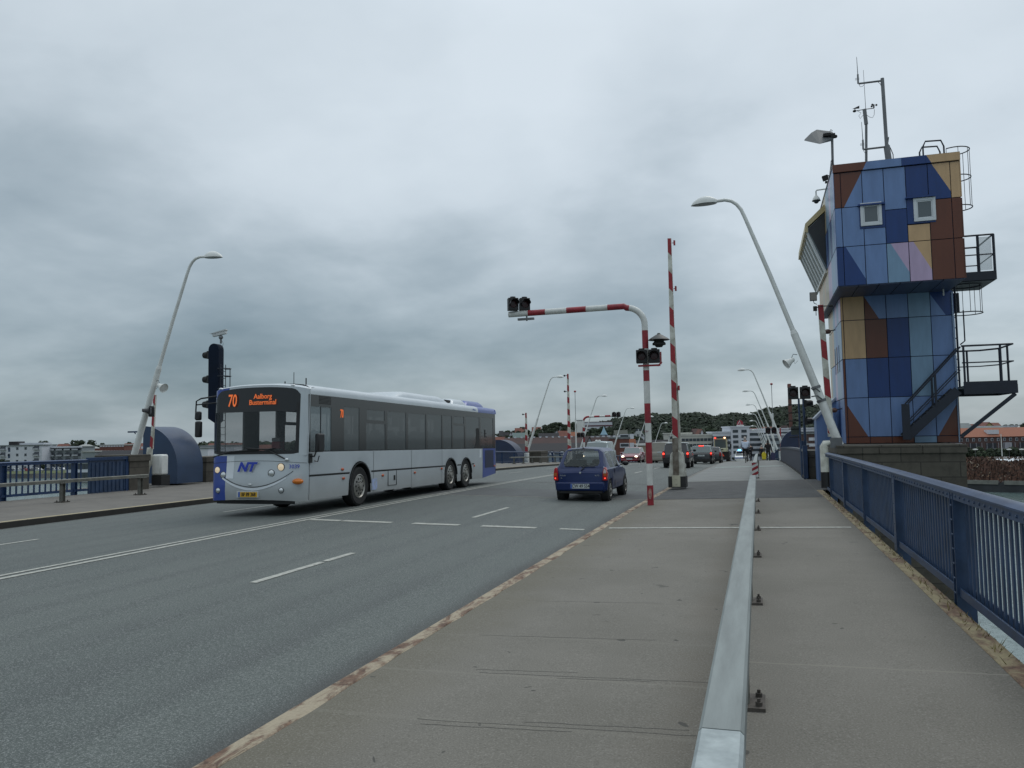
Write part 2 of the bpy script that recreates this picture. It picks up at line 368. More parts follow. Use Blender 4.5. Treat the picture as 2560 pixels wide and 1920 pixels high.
strip_long('deck_edge', [(1.42, zfr(1.42)+.002), (1.43, .095), (1.56, .097), (1.565, -.25)], -14, 22.6, edge_m, .004)['kind'] = 'structure'
# deck slab below
sl = MB()
for y0 in range(-14, DE, 8):
    if 20 < y0 < 31: xr = 2.15
    else: xr = 1.50
    a, b_ = g(y0), g(y0+8)
    for z0, z1, xa, xb in ((-.16, -.9, -20.35, xr), ):
        sl.add([(xa,y0,z0+a),(xb,y0,z0+a),(xb,y0+8,z0+b_),(xa,y0+8,z0+b_),(xa,y0,z1+a),(xb,y0,z1+a),(xb,y0+8,z1+b_),(xa,y0+8,z1+b_)],
               [(0,1,2,3),(4,7,6,5),(0,4,5,1),(1,5,6,2),(2,6,7,3),(3,7,4,0)])
struct(sl.build('bridge_deck', mat('deck_concrete', (.14, .13, .11), .9, var=.25, scale=1), smooth=False))
# patches of surface near the opening span
struct(sheet('joint_strip', -2.56, 1.40, 20.1, 28.3, zfr, strip_m, dz=.004, nx=5, st=1))
struct(sheet('joint_strip', 1.42, 2.2, 22.6, 28.6, zfr, strip_m, dz=.0, nx=2, st=1))
struct(sheet('bascule_footway', -2.585, 1.41, 28.4, 71, zfr, basc_m, dz=.004, nx=5, st=2))
struct(sheet('joint_strip', -14.7, -2.8, 21.4, 24.6, zroad, mat('dark_road_patch', (.078, .083, .083), .8, var=.2, scale=2, stretch=(1,.3,1), bump=.3, bscale=120), dz=.003, nx=12, st=1))
struct(sheet('steel_joint', -14.7, -2.8, 21.30, 21.40, zroad, faint_line, dz=.004, nx=12, st=.1))
struct(sheet('steel_joint', -14.7, -2.8, 28.3, 28.45, zroad, tar, dz=.004, nx=12, st=.1))
struct(sheet('steel_joint', -2.56, 1.9, 28.3, 28.38, zfr, faint_line, dz=.008, nx=5, st=.1))
struct(sheet('steel_joint', -2.56, -.5, 20.06, 20.10, zfr, tar, dz=.005, nx=3, st=.1))
# painted markings
def paint(name, quads, m=white_line, dz=.006, zf=zroad):
    mb = MB()
    for x0, x1, y0, y1 in quads:
        for a, b in zip(ys(y0, y1, 2.0)[:-1], ys(y0, y1, 2.0)[1:]):
            mb.add([(x0,a,zf(x0)+g(a)+dz),(x1,a,zf(x1)+g(a)+dz),(x1,b,zf(x1)+g(b)+dz),(x0,b,zf(x0)+g(b)+dz)], [(0,1,2,3)])
    return struct(mb.build(name, m, smooth=False))
paint('centre_line', [(-8.93,-8.84,-14,21.3),(-8.72,-8.63,-14,21.3),(-8.93,-8.84,21.4,300),(-8.72,-8.63,21.4,300)])
ds = []
for k in range(-1, 20):
    y0 = 8.1+7.5*k
    ds += [(-5.71,-5.61,y0,y0+1.55),(-5.71,-5.61,y0+1.62,y0+2.4),(-12.12,-12.02,y0+.5,y0+2.95)]
ds = [d for d in ds if not (d[2] < 21.5 and d[3] > 21.2)]
paint('lane_line', ds)
paint('stop_line', [(-8.60,-7.95,14.15,14.36),(-7.9,-6.85,14.15,14.36),(-6.4,-5.45,14.15,14.36),(-5.0,-3.95,14.15,14.36),(-3.5,-3.05,14.17,14.33)])
paint('stop_line', [(-2.5,-.25,13.62,13.76),(-.05,1.34,13.6,13.74)], zf=zfr)
paint('footway_line', [(-2.3,1.2,44.5,45.5)], mat('pale_green_paint', (.28, .36, .33), .8, var=.5, scale=4, col2=(.19, .20, .19)), dz=.012, zf=zfr)
# joint lines across the footway
jl = MB()
def crack(mb, x0, x1, y0, y1, wd, dz=.0016, n=14, wob=.012):
    c = [(x0+(x1-x0)*i/n, y0+(y1-y0)*i/n+random.uniform(-wob, wob)) for i in range(n+1)]
    mb.grid([[(x, y-wd/2, zfr(x)+g(y)+dz), (x, y+wd/2, zfr(x)+g(y)+dz)] for x, y in c])
jl = MB()
for y, xa, xb in ((4.29, -1.9, -.25), (4.22, -1.85, -1.0), (4.36, -1.3, -.4), (5.21, -1.85, -.3), (5.28, -1.9, -1.2), (5.17, -1.3, -.7), (3.52, -2.0, -1.2), (7.56, -2.1, -.9), (6.20, -2.2, -.8)):
    crack(jl, xa, xb, y-.03, y+.01, .005, .0014, 16, .006)
struct(jl.build('footway_crack', tar, smooth=False))
# weeds and moss by the deck edge
wd_ = MB()
for i in range(260):
    y = random.uniform(4.5, 21); x = 1.50+random.uniform(-.05, .06); a = random.uniform(0, 6.28); h = random.uniform(.02, .07)
    dx_ = math.cos(a)*h*.8; dy_ = math.sin(a)*h*.8; z = .095+g(y)
    wd_.add([(x-.004, y, z), (x+.004, y, z), (x+dx_, y+dy_, z+h)], [(0,1,2)])
o_ = wd_.build('weeds', mat('dry_weed', (.17, .14, .05), .9, var=.3, scale=30), smooth=False); tag(o_, 'dry grass tufts growing along the right deck edge under the railing', 'weeds', kind='stuff')
# ================================================================ RAILINGS
def railing(name, label, X, y0, y1, posts, base, top, pitch, m, barw=.032, side=1, group=None, wide=()):
    t_ = thing(name, label, 'railing', (X, y0, 0), group=group)
    L = lambda y: y-y0
    # top rail: angle sections with a rounded cap
    mb = MB(); pr = [(-.07, top-.10), (-.07, top-.035), (-.085, top-.03), (-.085, top-.015), (-.05, top), (.0, top+.012), (.05, top), (.085, top-.015), (.085, top-.03), (.07, top-.035), (.07, top-.10), (.055, top-.10), (.05, top-.04), (-.05, top-.04), (-.055, top-.10)]
    yy = ys(y0, y1, 1.5); n = len(pr)
    mb.grid([[(x, L(y), z+g(y)) for x, z in pr+[pr[0]]] for y in yy]); mb.build('top_rail', m, t_, ang=30)
    rv = MB()
    y = y0+.05
    while y < min(y1, 24):
        rv.lathe([(.013, 0), (.012, -.005), (.006, -.009)], (-.07*side if side > 0 else .07, L(y), top-.066+g(y)), 'x', 6) if side > 0 else None
        y += .155
    if rv.v: rv.build('rivet_row', m, t_)
    mb = MB(); z0 = base+.10
    for a, b in zip(yy[:-1], yy[1:]):
        for xs_, xe in ((-.055, -.04), (.04, .055)): 
            mb.add([(xs_,L(a),z0+g(a)),(xe,L(a),z0+g(a)),(xe,L(b),z0+g(b)),(xs_,L(b),z0+g(b)),(xs_,L(a),z0+.07+g(a)),(xe,L(a),z0+.07+g(a)),(xe,L(b),z0+.07+g(b)),(xs_,L(b),z0+.07+g(b))],
                   [(0,3,2,1),(4,5,6,7),(0,1,5,4),(1,2,6,5),(2,3,7,6),(3,0,4,7)])
    mb.build('bottom_rail', m, t_)
    for p in posts:
        pm = MB(); hw = .085 if p in wide else .05
        for s_ in (-1, 1): pm.box(-.075, .075, s_*hw-.008, s_*hw+.008, base-.35, top-.045)
        pm.box(-.015, .015, -hw, hw, base-.35, top-.045)
        for k in range(7):
            for s_ in (-.5, .5): pm.lathe([(.011, -.075), (.004, -.083)], (0, s_*hw*.0+s_*.03, base+.12+k*.125), 'x', 6)
        if p in wide: pm.box(-.078, -.066, -hw, hw, base+.0, top-.10)
        pm.build('post', m, t_, loc=(0, L(p), g(p)))
    edges = [y0]+list(posts)+[y1]
    for a, b in zip(edges[:-1], edges[1:]):
        if b-a < .4: continue
        bm_ = MB(); k = max(2, int(round((b-a-.14)/pitch)))
        for i in range(1, k):
            y = a+.07+(b-a-.14)*i/k
            bm_.box(-.007, .007, L(y)-barw/2, L(y)+barw/2, z0+.03+g(y), top-.06+g(y))
        bm_.build('baluster_panel', m, t_, smooth=False)
    return t_
railing('bridge_railing', 'long navy riveted steel railing along the right edge of the footway in the foreground', 1.66, -6, 21.6, [-4.7, -1.6, 1.55, 4.7, 7.85, 11.0, 14.15, 17.3, 20.45], .06, 1.085, .128, navy, barw=.045, wide=(11.0, 17.3))
railing('bridge_railing', 'blue riveted steel railing on the far left footway above the water', -20.25, -6, 20.28, [-5.2, -2.7, -.2, 2.3, 4.8, 7.3, 9.8, 12.3, 14.8, 17.3, 19.78], .05, 1.13, .19, navy_l, barw=.055, side=-1, wide=(17.3,))
# solid end panel on the left railing near the pier
t_ = thing('railing_end_panel', 'dark blue slatted end panel between the left railing and the stone pier', 'panel', (-20.25, 20.33, 0))
mb = MB(); mb.box(-.03, .03, 0, 1.55, .0, 1.05)
for i in range(9): mb.box(.03, .05, .08+i*.17, .16+i*.17, .05, .98)
mb.build('panel', navy, t_)
mb = MB(); mb.box(-.06, .08, -.05, 1.6, 1.05, 1.15); mb.box(-.05, .07, 1.5, 1.62, 0, 1.05); mb.build('frame', navy_l, t_)
t_ = thing('parapet_panel', 'solid dark navy steel parapet along the right side beyond the control tower', 'parapet', (1.50, 28.9, 0))
def along(mb, x0, x1, z0, z1, ya, yb, st=3.0):
    yy = ys(ya, yb, st); mb.grid([[(x0, y-28.9, z0+g(y)), (x1, y-28.9, z0+g(y)), (x1, y-28.9, z1+g(y)), (x0, y-28.9, z1+g(y)), (x0, y-28.9, z0+g(y))] for y in yy])
mb = MB(); along(mb, -.02, .02, .16, 1.0, 28.9, 61); mb.build('panel', mat('parapet_navy', (.016, .021, .042), .6, var=.2, scale=3), t_, smooth=False)
mb = MB(); along(mb, -.07, .07, 1.0, 1.08, 28.9, 61); mb.build('top_rail', mat('parapet_rail', (.055,.065,.085), .5, var=.15), t_, smooth=False)
mb = MB(); along(mb, -.06, .05, .09, .17, 28.9, 61); mb.build('bottom_rail', blkm, t_, smooth=False)
mb = MB(); mb.box(-.08, .06, -.12, .04, 0, 1.10); mb.build('end_post', navy, t_)
railing('bridge_railing', 'distant blue railing on the left footway, seen between bus and blue car', -20.25, 77, 150, [80+3.2*i for i in range(22)], .05, 1.1, .6, navy_l, barw=.05, side=-1)
railing('bridge_railing', 'far blue railing on the right side, past the dark quarter round housing', 1.66, 75, 150, [78+3.5*i for i in range(20)], .08, 1.05, .6, navy, barw=.05)
railing('bridge_railing', 'low blue railing over the opening span on the left, mostly behind the bus', -20.25, 28.5, 70.5, [31.5+3.5*i for i in range(11)], .05, 1.05, .3, navy_l, barw=.05, side=-1)
# ---------------------------------------------------------------- box beam guard rails
def guard(name, label, X, y0, y1, seg, post0, pitch, zt, zf, m, end=False, plate=True, xs=.145, hh=.10, post_m=oldsteel):
    t_ = thing(name, label, 'guard rail', (X, y0, 0)); y = y0; i = 0
    cuts = [c for c in seg if y0 < c < y1]; ed = [y0]+cuts+[y1]
    for a, b in zip(ed[:-1], ed[1:]):
        rows = []; 
        for yy in ys(a+.004, b-.004, 2.0):
            z = g(yy)+zt; h = xs/2
            rows.append([(q[0], yy-y0, z+q[1]) for q in ((-h,-hh),(-h,-.012),(-h+.012,0),(h-.012,0),(h,-.012),(h,-hh),(-h,-hh))])
        mb = MB(); mb.grid(rows); n_ = len(rows[0]); 
        mb.add(rows[0][:-1], [tuple(range(6))]); mb.add(rows[-1][:-1], [tuple(range(6))])
        mm = m if not isinstance(m, list) else m[i % len(m)]
        mb.build('beam', mm, t_, ang=30); i += 1
    p = post0
    while p < y1:
        if p > y0+.1:
            z = zf(X)+g(p); pm = MB()
            pm.box(-.05, .05, -.055, -.045, .01, zt-hh-zf(X)); pm.box(-.05, .05, .045, .055, .01, zt-hh-zf(X)); pm.box(-.006, .006, -.045, .045, .01, zt-hh-zf(X))
            pm.box(-.12, .12, -.15, .15, zt-hh-zf(X)-.012, zt-hh-zf(X)-.001) if not plate else None
            o = pm.build('post', post_m, t_, loc=(0, p-y0, z)); 
            bp = MB(); bp.box(-.135, .135, -.13, .13, 0, .022)
            for sx in (-.1, .1):
                for sy in (-.08, .08): bp.lathe([(.019, .022), (.019, .043), (.010, .044), (.010, .062)], (sx, sy, 0), 'z', 6)
            bp.build('base_plate', rustbolt, o)
        p += pitch
    if end:
        for zz in range(1): pass
        em = MB(); em.box(-.10, .10, -.02, -.004, zt-.50+g(y0), zt-.01+g(y0)); e_ = em.build('end_plate', white_p, t_)
        sm = MB(); hb = zt-.50+g(y0)
        for k in range(3):
            z = hb+.01+k*.19
            sm.prism([(-.10, z-.0), (.10, z+.10), (.10, z+.20 if z+.20 < hb+.49 else hb+.49), (-.10, z+.09)], 'y', -.024, -.0205)
        sm.build('red_stripes', red_p, e_, smooth=False)
    return t_
guard('guard_rail', 'long galvanised box beam rail dividing cycle path and footway in the foreground', -.15, -4, 19.35, [2.75, 11.1], -3.7, 2.85, .635, zfr, [galv_new, galv, galv])
guard('guard_rail', 'galvanised box beam rail with red and white striped end plate beyond the joint', -.15, 28.9, 70, [40, 52, 61], 30.0, 2.4, .65, zfr, galv, end=True)
guard('guard_rail', 'weathered grey beam rail on the left footway in front of the blue railing', -18.0, -4, 20.35, [12, 17.2], .2-2.95, 2.85, .66, zfl, oldsteel, plate=False, xs=.11, hh=.09)
guard('guard_rail', 'thin grey beam rail on the far left footway past the bus', -18.0, 58, 78, [66], 59, 2.6, .6, zfl, oldsteel, plate=False, xs=.11, hh=.09)
# ================================================================ STONE PIERS
def pier(label, x0, x1, y0, y1, z0, z1, capz=.22, over=.04, loc=None):
    t_ = thing('stone_pier', label, 'pier', ((x0+x1)/2, y0, 0)); cx = (x0+x1)/2
    mb = MB(); mb.box(x0-cx, x1-cx, 0, y1-y0, z0, z1-capz); mb.build('block_wall', stone_m, t_)
    mb = MB(); n = max(1, int((x1-x0)/.95)); wd = (x1-x0+2*over)/n
    for i in range(n): mb.box(x0-over-cx+i*wd+.004, x0-over-cx+(i+1)*wd-.004, -over, y1-y0+over, z1-capz, z1)
    mb.build('coping', stone_m, t_, bevel=.012); return t_
pier('long granite block plinth under the colourful control tower', 1.98, 4.95, 22.55, 27.5, -3, 1.20)
pier('small granite pier beside the blue annex at the near end of the dark railing', 1.60, 2.3, 28.95, 30.6, -2, .93)
pier('granite pier at the end of the left blue railing, holding up the leaning lamp', -21.55, -20.15, 21.95, 22.85, -2, 1.19)
pier('low granite wall behind the blue quarter round housing, left of the bus', -22.6, -21.2, 27.2, 29.8, -2, .98)
pier('distant granite pier beside the far blue housing on the left', -21.6, -20.0, 74.5, 77, -3, .1)
# ================================================================ QUARTER ROUND MACHINE HOUSINGS
def housing(label, xflat, xedge, y0, y1, zb, zt, m, n=18):
    t_ = thing('machine_housing', label, 'housing', (xflat, y0, zb)); W = xedge-xflat; H_ = zt-zb; rr = min(abs(W), H_*.95)
    s_ = 1 if W > 0 else -1; pts = [(0, 0), (0, H_)]
    for k in range(0, n+1):
        a = math.pi/2*k/n; pts.append((W-s_*rr+s_*rr*math.sin(a), H_-rr+rr*math.cos(a)))
    pts.append((W, 0)); q = []
    for p in pts:
        if not q or (Vector(p)-Vector(q[-1])).length > 1e-3: q.append(p)
    mb = MB(); mb.prism(q, 'y', 0, y1-y0); mb.build('shell', m, t_, ang=30)
    mb = MB(); 
    for a, b in zip(q[1:-1], q[2:]): mb.beam((a[0], .0, a[1]), (b[0], .0, b[1]), .03, .012, up=(0, 1, 0))
    mb.build('edge_flange', m, t_); return t_
housing('blue quarter round steel housing standing on the left footway beside the bus', -22.25, -20.70, 24.9, 26.35, .05, 2.20, dome_m)
pN = aty(1230+500*.09494, 1020+830*.09494, 72)
housing('far blue quarter round housing beyond the rear of the bus', -23.6, -21.35, 71.5, 73.6, -.9, 1.25, domeR_m)
housing('far dark blue quarter round housing beyond the tower on the right', 3.15, 1.75, 70, 72, -.9, 1.72, domeR_m)
# ================================================================ LAMP POSTS
def lamp_template():
    t_ = thing('street_lamp', 'lamp', 'street lamp')
    P = [(0,0,0), (-.50,0,1.50), (-1.04,0,3.11)]
    mb = MB(); mb.tube(P, [.118, .108, .098], 16); mb.tube([(-1.04,0,3.11), (-1.075,0,3.22)], [.098, .07], 16); mb.build('pole_base', white_p, t_)
    up = [(-1.05,0,3.14), (-1.62,0,4.80), (-2.24,0,6.51), (-2.34,0,6.76), (-2.46,0,6.93), (-2.60,0,7.04), (-2.78,0,7.09), (-3.02,0,7.08)]
    mb = MB(); mb.tube(up, [.068, .062, .053, .052, .05, .05, .048, .046], 12); mb.build('pole', white_p, t_)
    mb = MB(); n = 12; rows = []
    for i in range(n+1):
        u = i/n; x = -3.0-.74*u; wv = .19*math.sin(math.pi*min(1, u*.93+.07))**.55 if 0 < u < 1 else .02; hv = (.235*math.sin(math.pi*min(1, u*.85+.12))**.8) if u < 1 else .0
        rows.append([(x, wv*math.cos(a), 7.03-.02*u+hv*math.sin(a)) for a in [math.pi*k/8 for k in range(9)]])
    mb.grid(rows); hd = mb.build('lamp_head', white_p, t_, ang=60)
    mb = MB(); 
    mb.grid([[(r[0][0], r[0][1]*.93, r[0][2]-.004), (r[0][0], 0, r[0][2]-.045*math.sin(math.pi*i/n)), (r[0][0], -r[0][1]*.93, r[0][2]-.004)] for i, r in enumerate(rows)])
    mb.build('lens', mat('lamp_lens', (.30, .31, .30), .3, var=0), hd)
    return t_
L0 = lamp_template()
def put_lamp(X, Y, Z, mirror, label, group, first=False, s=1.0):
    o = L0 if first else copy_tree(L0)
    o.location = (X, Y, Z); o.rotation_euler = (0, 0, math.pi if mirror else 0); o.scale = (s, s, s); o['label'] = label; o['group'] = group; return o
GR = 'leaning white lamp posts along the right side of the bridge'; GL = 'leaning white lamp posts along the left side of the bridge'
put_lamp(2.10, 23.5, 1.19, False, 'large white lamp post leaning over the road from the tower plinth', GR, True)
ords = ['first', 'second', 'third', 'fourth', 'fifth', 'sixth', 'seventh']
for i, y in enumerate([75.4, 98.2, 121.0, 143.8, 166.6, 189.4, 212.2]):
    put_lamp(2.10, y, 1.19+g(y), False, 'white leaning lamp post, %s in the distant right hand row counting from the tower' % ords[i], GR)
put_lamp(-20.42, 22.45, 1.19, True, 'white lamp post leaning right from the granite pier left of the bus', GL, s=.935)
for i, y in enumerate([75.2, 98.5, 121.5, 144.5, 167.5, 190.5]):
    put_lamp(-21.5, y, 1.19+g(y), True, 'white leaning lamp post, %s in the distant left hand row counting from the bus' % ords[i], GL)
# ================================================================ BARRIERS
def horn(label, loc, rz, tilt=0, s=1.0):
    t_ = thing('loudspeaker', label, 'loudspeaker', loc, rz); 
    mb = MB(); mb.lathe([(.04*s, 0), (.075*s, .03*s), (.08*s, .12*s), (.10*s, .17*s), (.17*s, .33*s), (.175*s, .34*s), (.15*s, .30*s)], (0, 0, 0), 'y', 18); o = mb.build('horn', white_p, t_); o.rotation_euler = (tilt, 0, 0)
    mb = MB(); mb.tube([(0, .08*s, .04*s), (0, .02*s, .16*s), (0, -.12*s, .14*s)], .012*s, 6); mb.tube([(0, .02*s, -.05*s), (.05*s, -.05*s, -.16*s), (0, -.14*s, -.06*s)], .006*s, 5); mb.build('bracket', grey_m, t_)
    return t_
horn('white horn loudspeaker clamped to the leaning lamp post beside the tower', (1.02, 23.45, 3.60), R(112), R(-32), .82)
horn('white horn loudspeaker on the leaning lamp post left of the bus', tuple(aty(395, 962, 22.4)), R(-100), R(-24), .95)
def striped_arm(t_, pts_y, z0, z1, w0, w1, first_red=True, n=8, d=.05, slant=.16, name='barrier_arm'):
    """vertical arm: white tapering beam with slanted red bands on the face"""
    mb = MB(); mb.add([(-w0/2,-d,z0),(w0/2,-d,z0),(w0/2,d,z0),(-w0/2,d,z0),(-w1/2,-d,z1),(w1/2,-d,z1),(w1/2,d,z1),(-w1/2,d,z1)],
                      [(0,3,2,1),(4,5,6,7),(0,1,5,4),(1,2,6,5),(2,3,7,6),(3,0,4,7)])
    a = mb.build(name, dirty_w, t_, bevel=.008)
    rb = MB(); H_ = (z1-z0)/n
    for k in range(n):
        if (k % 2 == 0) != first_red: continue
        za, zb = z0+k*H_, z0+(k+1)*H_*1.0
        zb = z0+k*H_+H_*.98
        for sy in (-1, 1):
            def wz(z): return w0+(w1-w0)*(z-z0)/(z1-z0)
            pr = [(-wz(za)/2+.003, za+slant), (wz(za)/2-.003 if True else 0, za), (wz(zb)/2-.003, zb-slant*0), (-wz(zb)/2+.003, min(z1-.002, zb+slant))]
            rb.add([(x, sy*(d+.003), z) for x, z in pr], [(0,1,2,3)])
    rb.build('red_band', red_p, a, smooth=False)
    return a
# foreground barrier at the kerb
BX, BY = -2.33, 24.3
t_ = thing('road_barrier', 'tall raised red and white barrier arm on the kerb before the dark cars', 'barrier', (BX, BY, 0))
mb = MB(); 
for s_ in (-1, 1): mb.prism([(-.24, .0), (.24, .0), (.24, .32), (.17, .98), (.08, 1.08), (-.08, 1.08), (-.17, .98), (-.24, .32)], 'y', s_*.20-.09, s_*.20+.09)
mb.build('cabinet', dirty_w, t_, bevel=.02)
mb = MB(); mb.box(-.255, .255, -.30, .30, 0, .33); mb.build('cabinet_base', mat('black_cabinet_base', (.025, .025, .024), .6, var=.2), t_)
mb = MB(); mb.box(-.135, .10, -.36, -.31, .03, .36); mb.lathe([(.03, -.36), (.02, -.375)], (-.02, 0, .27), 'y', 8); mb.lathe([(.03, -.36), (.02, -.375)], (-.02, 0, .12), 'y', 8); mb.build('service_box', mat('cream_box', (.50, .48, .36), .5, var=.15), t_, bevel=.012)
mb = MB(); mb.box(-.10, .065, -.34, -.29, .34, 1.48); mb.build('counter_plate', mat('rusty_grey_plate', (.20, .185, .155), .6, .3, var=.35, scale=5, col2=(.10, .075, .05)), t_)
aa = striped_arm(t_, None, 1.45, 7.42, .17, .11, True, 11, .045, .13)
aa.location = (-.005, -.30, 0)
mb = MB(); mb.add([(.07,-.24,.9),(.155,-.24,.9),(.155,-.18,.9),(.07,-.18,.9),(.02,-.26,4.8),(.06,-.26,4.8),(.06,-.2,4.8),(.02,-.2,4.8)], [(0,3,2,1),(4,5,6,7),(0,1,5,4),(1,2,6,5),(2,3,7,6),(3,0,4,7)]); mb.build('stiffener', dirty_w, t_)
for z in (7.28, 5.9, 2.93):
    mb = MB(); mb.box(.07, .12, -.29, -.27, z-.01, z+.01); mb.box(.11, .16, -.32, -.24, z-.07, z+.07); mb.build('reflector_lamp', red_p, t_)
# barrier by the tower
t_ = thing('road_barrier', 'raised red and white barrier arm squeezed between leaning lamp and tower', 'barrier', (1.76, 22.75, zfr(1.6)))
mb = MB(); mb.tube([(-.11, 0, .42), (-.11, 0, 1.1), (-.08, 0, 1.17), (.05, 0, 1.2)], [.105, .105, .09, .05], 16); mb.build('cabinet', dirty_w, t_)
mb = MB(); mb.lathe([(.11, 0), (.11, .42)], (-.11, 0, 0), 'z', 16); mb.build('cabinet_base', blk, t_)
ta, tb = aty(2051, 762, 24.2), aty(2078, 1092, 24.2)
aa = striped_arm(t_, None, 0, ta.z-tb.z, .17, .15, True, 7, .05, .12); aa.location = (tb.x-1.76, 24.2-22.75, tb.z-zfr(1.6)); aa.rotation_euler = (0, math.atan2(ta.x-tb.x, ta.z-tb.z), 0)
mb = MB(); mb.box(.05, .35, -.02, .04, 1.05, 1.32); mb.build('mounting_plate', grey_m, t_)
# barrier on the left footway
t_ = thing('road_barrier', 'short raised red and white barrier arm in front of the blue housing on the left', 'barrier', (aty(393, 1190, 23.9).x, 23.9, .06))
mb = MB(); mb.box(-.14, .27, -.14, .26, .36, 1.10); mb.build('cabinet', white_p, t_, bevel=.06)
mb = MB(); mb.box(-.14, .28, -.12, .32, 0, .36); mb.build('cabinet_base', blkm, t_)
mb = MB(); mb.prism([(-.47, 0), (-.22, 0), (-.20, .42), (-.16, .62), (-.08, .75), (-.05, 1.35), (-.22, 1.35), (-.28, .95), (-.42, .72), (-.46, .40)], 'y', -.28, -.16); mb.build('arm_bracket', dirty_w, t_, bevel=.015)
aa = striped_arm(t_, None, 1.3, 3.25, .13, .09, True, 5, .03, .1); aa.location = (-.14, -.22, 0); aa.rotation_euler = (0, R(3.5), 0)
# far barriers
def far_barrier(label, X, Y, h, n, lampside=-1):
    t_ = thing('road_barrier', label, 'barrier', (X, Y, g(Y)))
    mb = MB(); mb.box(-.2, .2, -.2, .2, .0, .95); mb.build('cabinet', white_p, t_, bevel=.04)
    striped_arm(t_, None, .95, h, .30, .14, True, n, .05, .12)
    for z in (h-.15, h-1.5):
        mb = MB(); mb.box(lampside*.08, lampside*.28, -.02, .02, z-.02, z+.02); mb.lathe([(.08, -.06), (.08, .06)], (lampside*.3, 0, z), 'y', 8); mb.build('warning_lamp', blk, t_)
far_barrier('far red and white barrier arm rising from the left footway, just right of the bus', -21.0, 73, 4.75, 7)
far_barrier('tall distant red and white barrier arm rising behind the blue car', -15.35, 66.5, 7.6, 13)
t_ = thing('road_barrier', 'thin distant red barrier arm beyond the tower, right of the lamp row', 'barrier', (1.9, 76, g(76)))
mb = MB(); mb.box(-.2, .2, -.2, .2, 0, .9); mb.build('cabinet', white_p, t_, bevel=.04); striped_arm(t_, None, .9, 3.0, .16, .12, True, 1, .05, .02)
# ================================================================ TWIN WARNING SIGNALS
def twin_signal(parent_loc, label, rz=0, s=1.0, back=False):
    t_ = thing('warning_signal', label, 'signal', parent_loc, rz)
    for sx in (-.155, .155):
        mb = MB(); mb.box(sx*s-.135*s, sx*s+.135*s, -.03*s, .16*s, -.165*s, .165*s); h = mb.build('signal_head', blk, t_, bevel=.012*s)
        mb = MB(); n = 14; rows = []
        for yy in (-.02, -.24):
            rows.append([(sx*s+.115*s*math.cos(a), yy*s*(1 if math.sin(a) > -.2 else .3), .115*s*math.sin(a)) for a in [R(-30+240*k/n) for k in range(n+1)]])
        mb.grid(rows); mb.build('visor', blk, h)
        mb = MB(); mb.lathe([(.10*s, -.032*s), (.085*s, -.045*s), (.0, -.052*s)], (sx*s, 0, 0), 'y', 16, caps=False); mb.build('lens', mat('unlit_signal_lens', (.035, .006, .008), .25, var=0), h)
        mb = MB(); mb.tube([(sx*s, .06*s, .165*s), (sx*s, .06*s, .20*s)], .075*s, 10); mb.build('cap', blk, h)
    return t_
# overhead gantry
GY = 18.4
t_ = thing('signal_gantry', 'red and white banded pipe gantry bending out over the road beside the kerb', 'gantry', (-2.43, GY, 0))
path = [(.10, 0, -.02), (.02, 0, 4.02)]
bend = [(.02-.42+.42*math.cos(a), 0, 4.10+.42*math.sin(a)) for a in [R(8+80*k/9) for k in range(10)]]
path = [(.04,0,-.02), (.02,0,4.06)]+bend+[(-.45,0,4.56), (-3.25,0,4.54)]
# banded along length: build separate rings of colour inside one mesh
def banded(pts, r, cuts, mb, n=16):
    pts = [Vector(p) for p in pts]; Ls = [0]
    for a, b in zip(pts[:-1], pts[1:]): Ls.append(Ls[-1]+(b-a).length)
    def at(s):
        for i in range(len(Ls)-1):
            if s <= Ls[i+1]+1e-9: return pts[i].lerp(pts[i+1], (s-Ls[i])/max(1e-9, Ls[i+1]-Ls[i]))
        return pts[-1]
    cuts = [0]+cuts+[Ls[-1]]
    for i, (a, b) in enumerate(zip(cuts[:-1], cuts[1:])):
        ss = sorted(set([a, b]+[l for l in Ls if a < l < b])); mb.tube([at(s) for s in ss], r, n, m=i % 2, cap=(i in (0, len(cuts)-2)))
    return Ls[-1]
mb = MB(); cuts = [.45, .94, 1.42, 1.86, 2.31, 2.82, 3.07, 3.57, 3.99, 4.70, 5.22, 5.73, 6.20, 6.72, 7.15]
banded(path, .071, cuts, mb); mb.build('banded_pipe', [mat('gantry_red_paint', (.27, .020, .030), .42, var=.2, scale=7), mat('gantry_white_paint', (.60, .61, .58), .45, var=.1, scale=6)], t_, ang=40)
mb = MB(); mb.prism([(-.02,.13),(.02,.12),(.04,.2),(.035,.33),(0,.37),(-.035,.3),(-.035,.2)], 'y', -.078, -.070); mb.build('access_cover', mat('scratched_cover', (.33, .19, .16), .6, var=.5, scale=12), t_, loc=(.04, 0, 0))
mb = MB()
for i, (x, z) in enumerate([(-.05,.0),(-.035,.05),(-.03,-.01),(-.012,.0),(.0,.03),(.01,-.005),(.03,.015),(.05,.02)][:-1]):
    q = [(-.05,.0),(-.035,.05),(-.03,-.01),(-.012,.0),(.0,.03),(.01,-.005),(.03,.015),(.05,.02)][i+1]; mb.beam((x,-.076,1.64+z),(q[0],-.076,1.64+q[1]),.004,.006)
mb.build('graffiti_scrawl', mat('graffiti_ink', (.16,.02,.05), .7, var=0), t_)
mb = MB(); mb.box(-3.02, -2.62, -.04, .04, 4.38, 4.43); mb.tube([(-2.8,0,4.36),(-2.8,0,4.5)], .02, 8); mb.build('arm_clamp', grey_m, t_)
mb = MB(); mb.box(-.14, .36, -.12, -.06, 3.13, 3.17); mb.beam((.30, -.1, 3.13), (.40, -.1, 3.22), .03, .03); mb.box(.36, .39, -.12, -.06, 3.17, 3.45); mb.build('signal_bracket', red_p, t_)
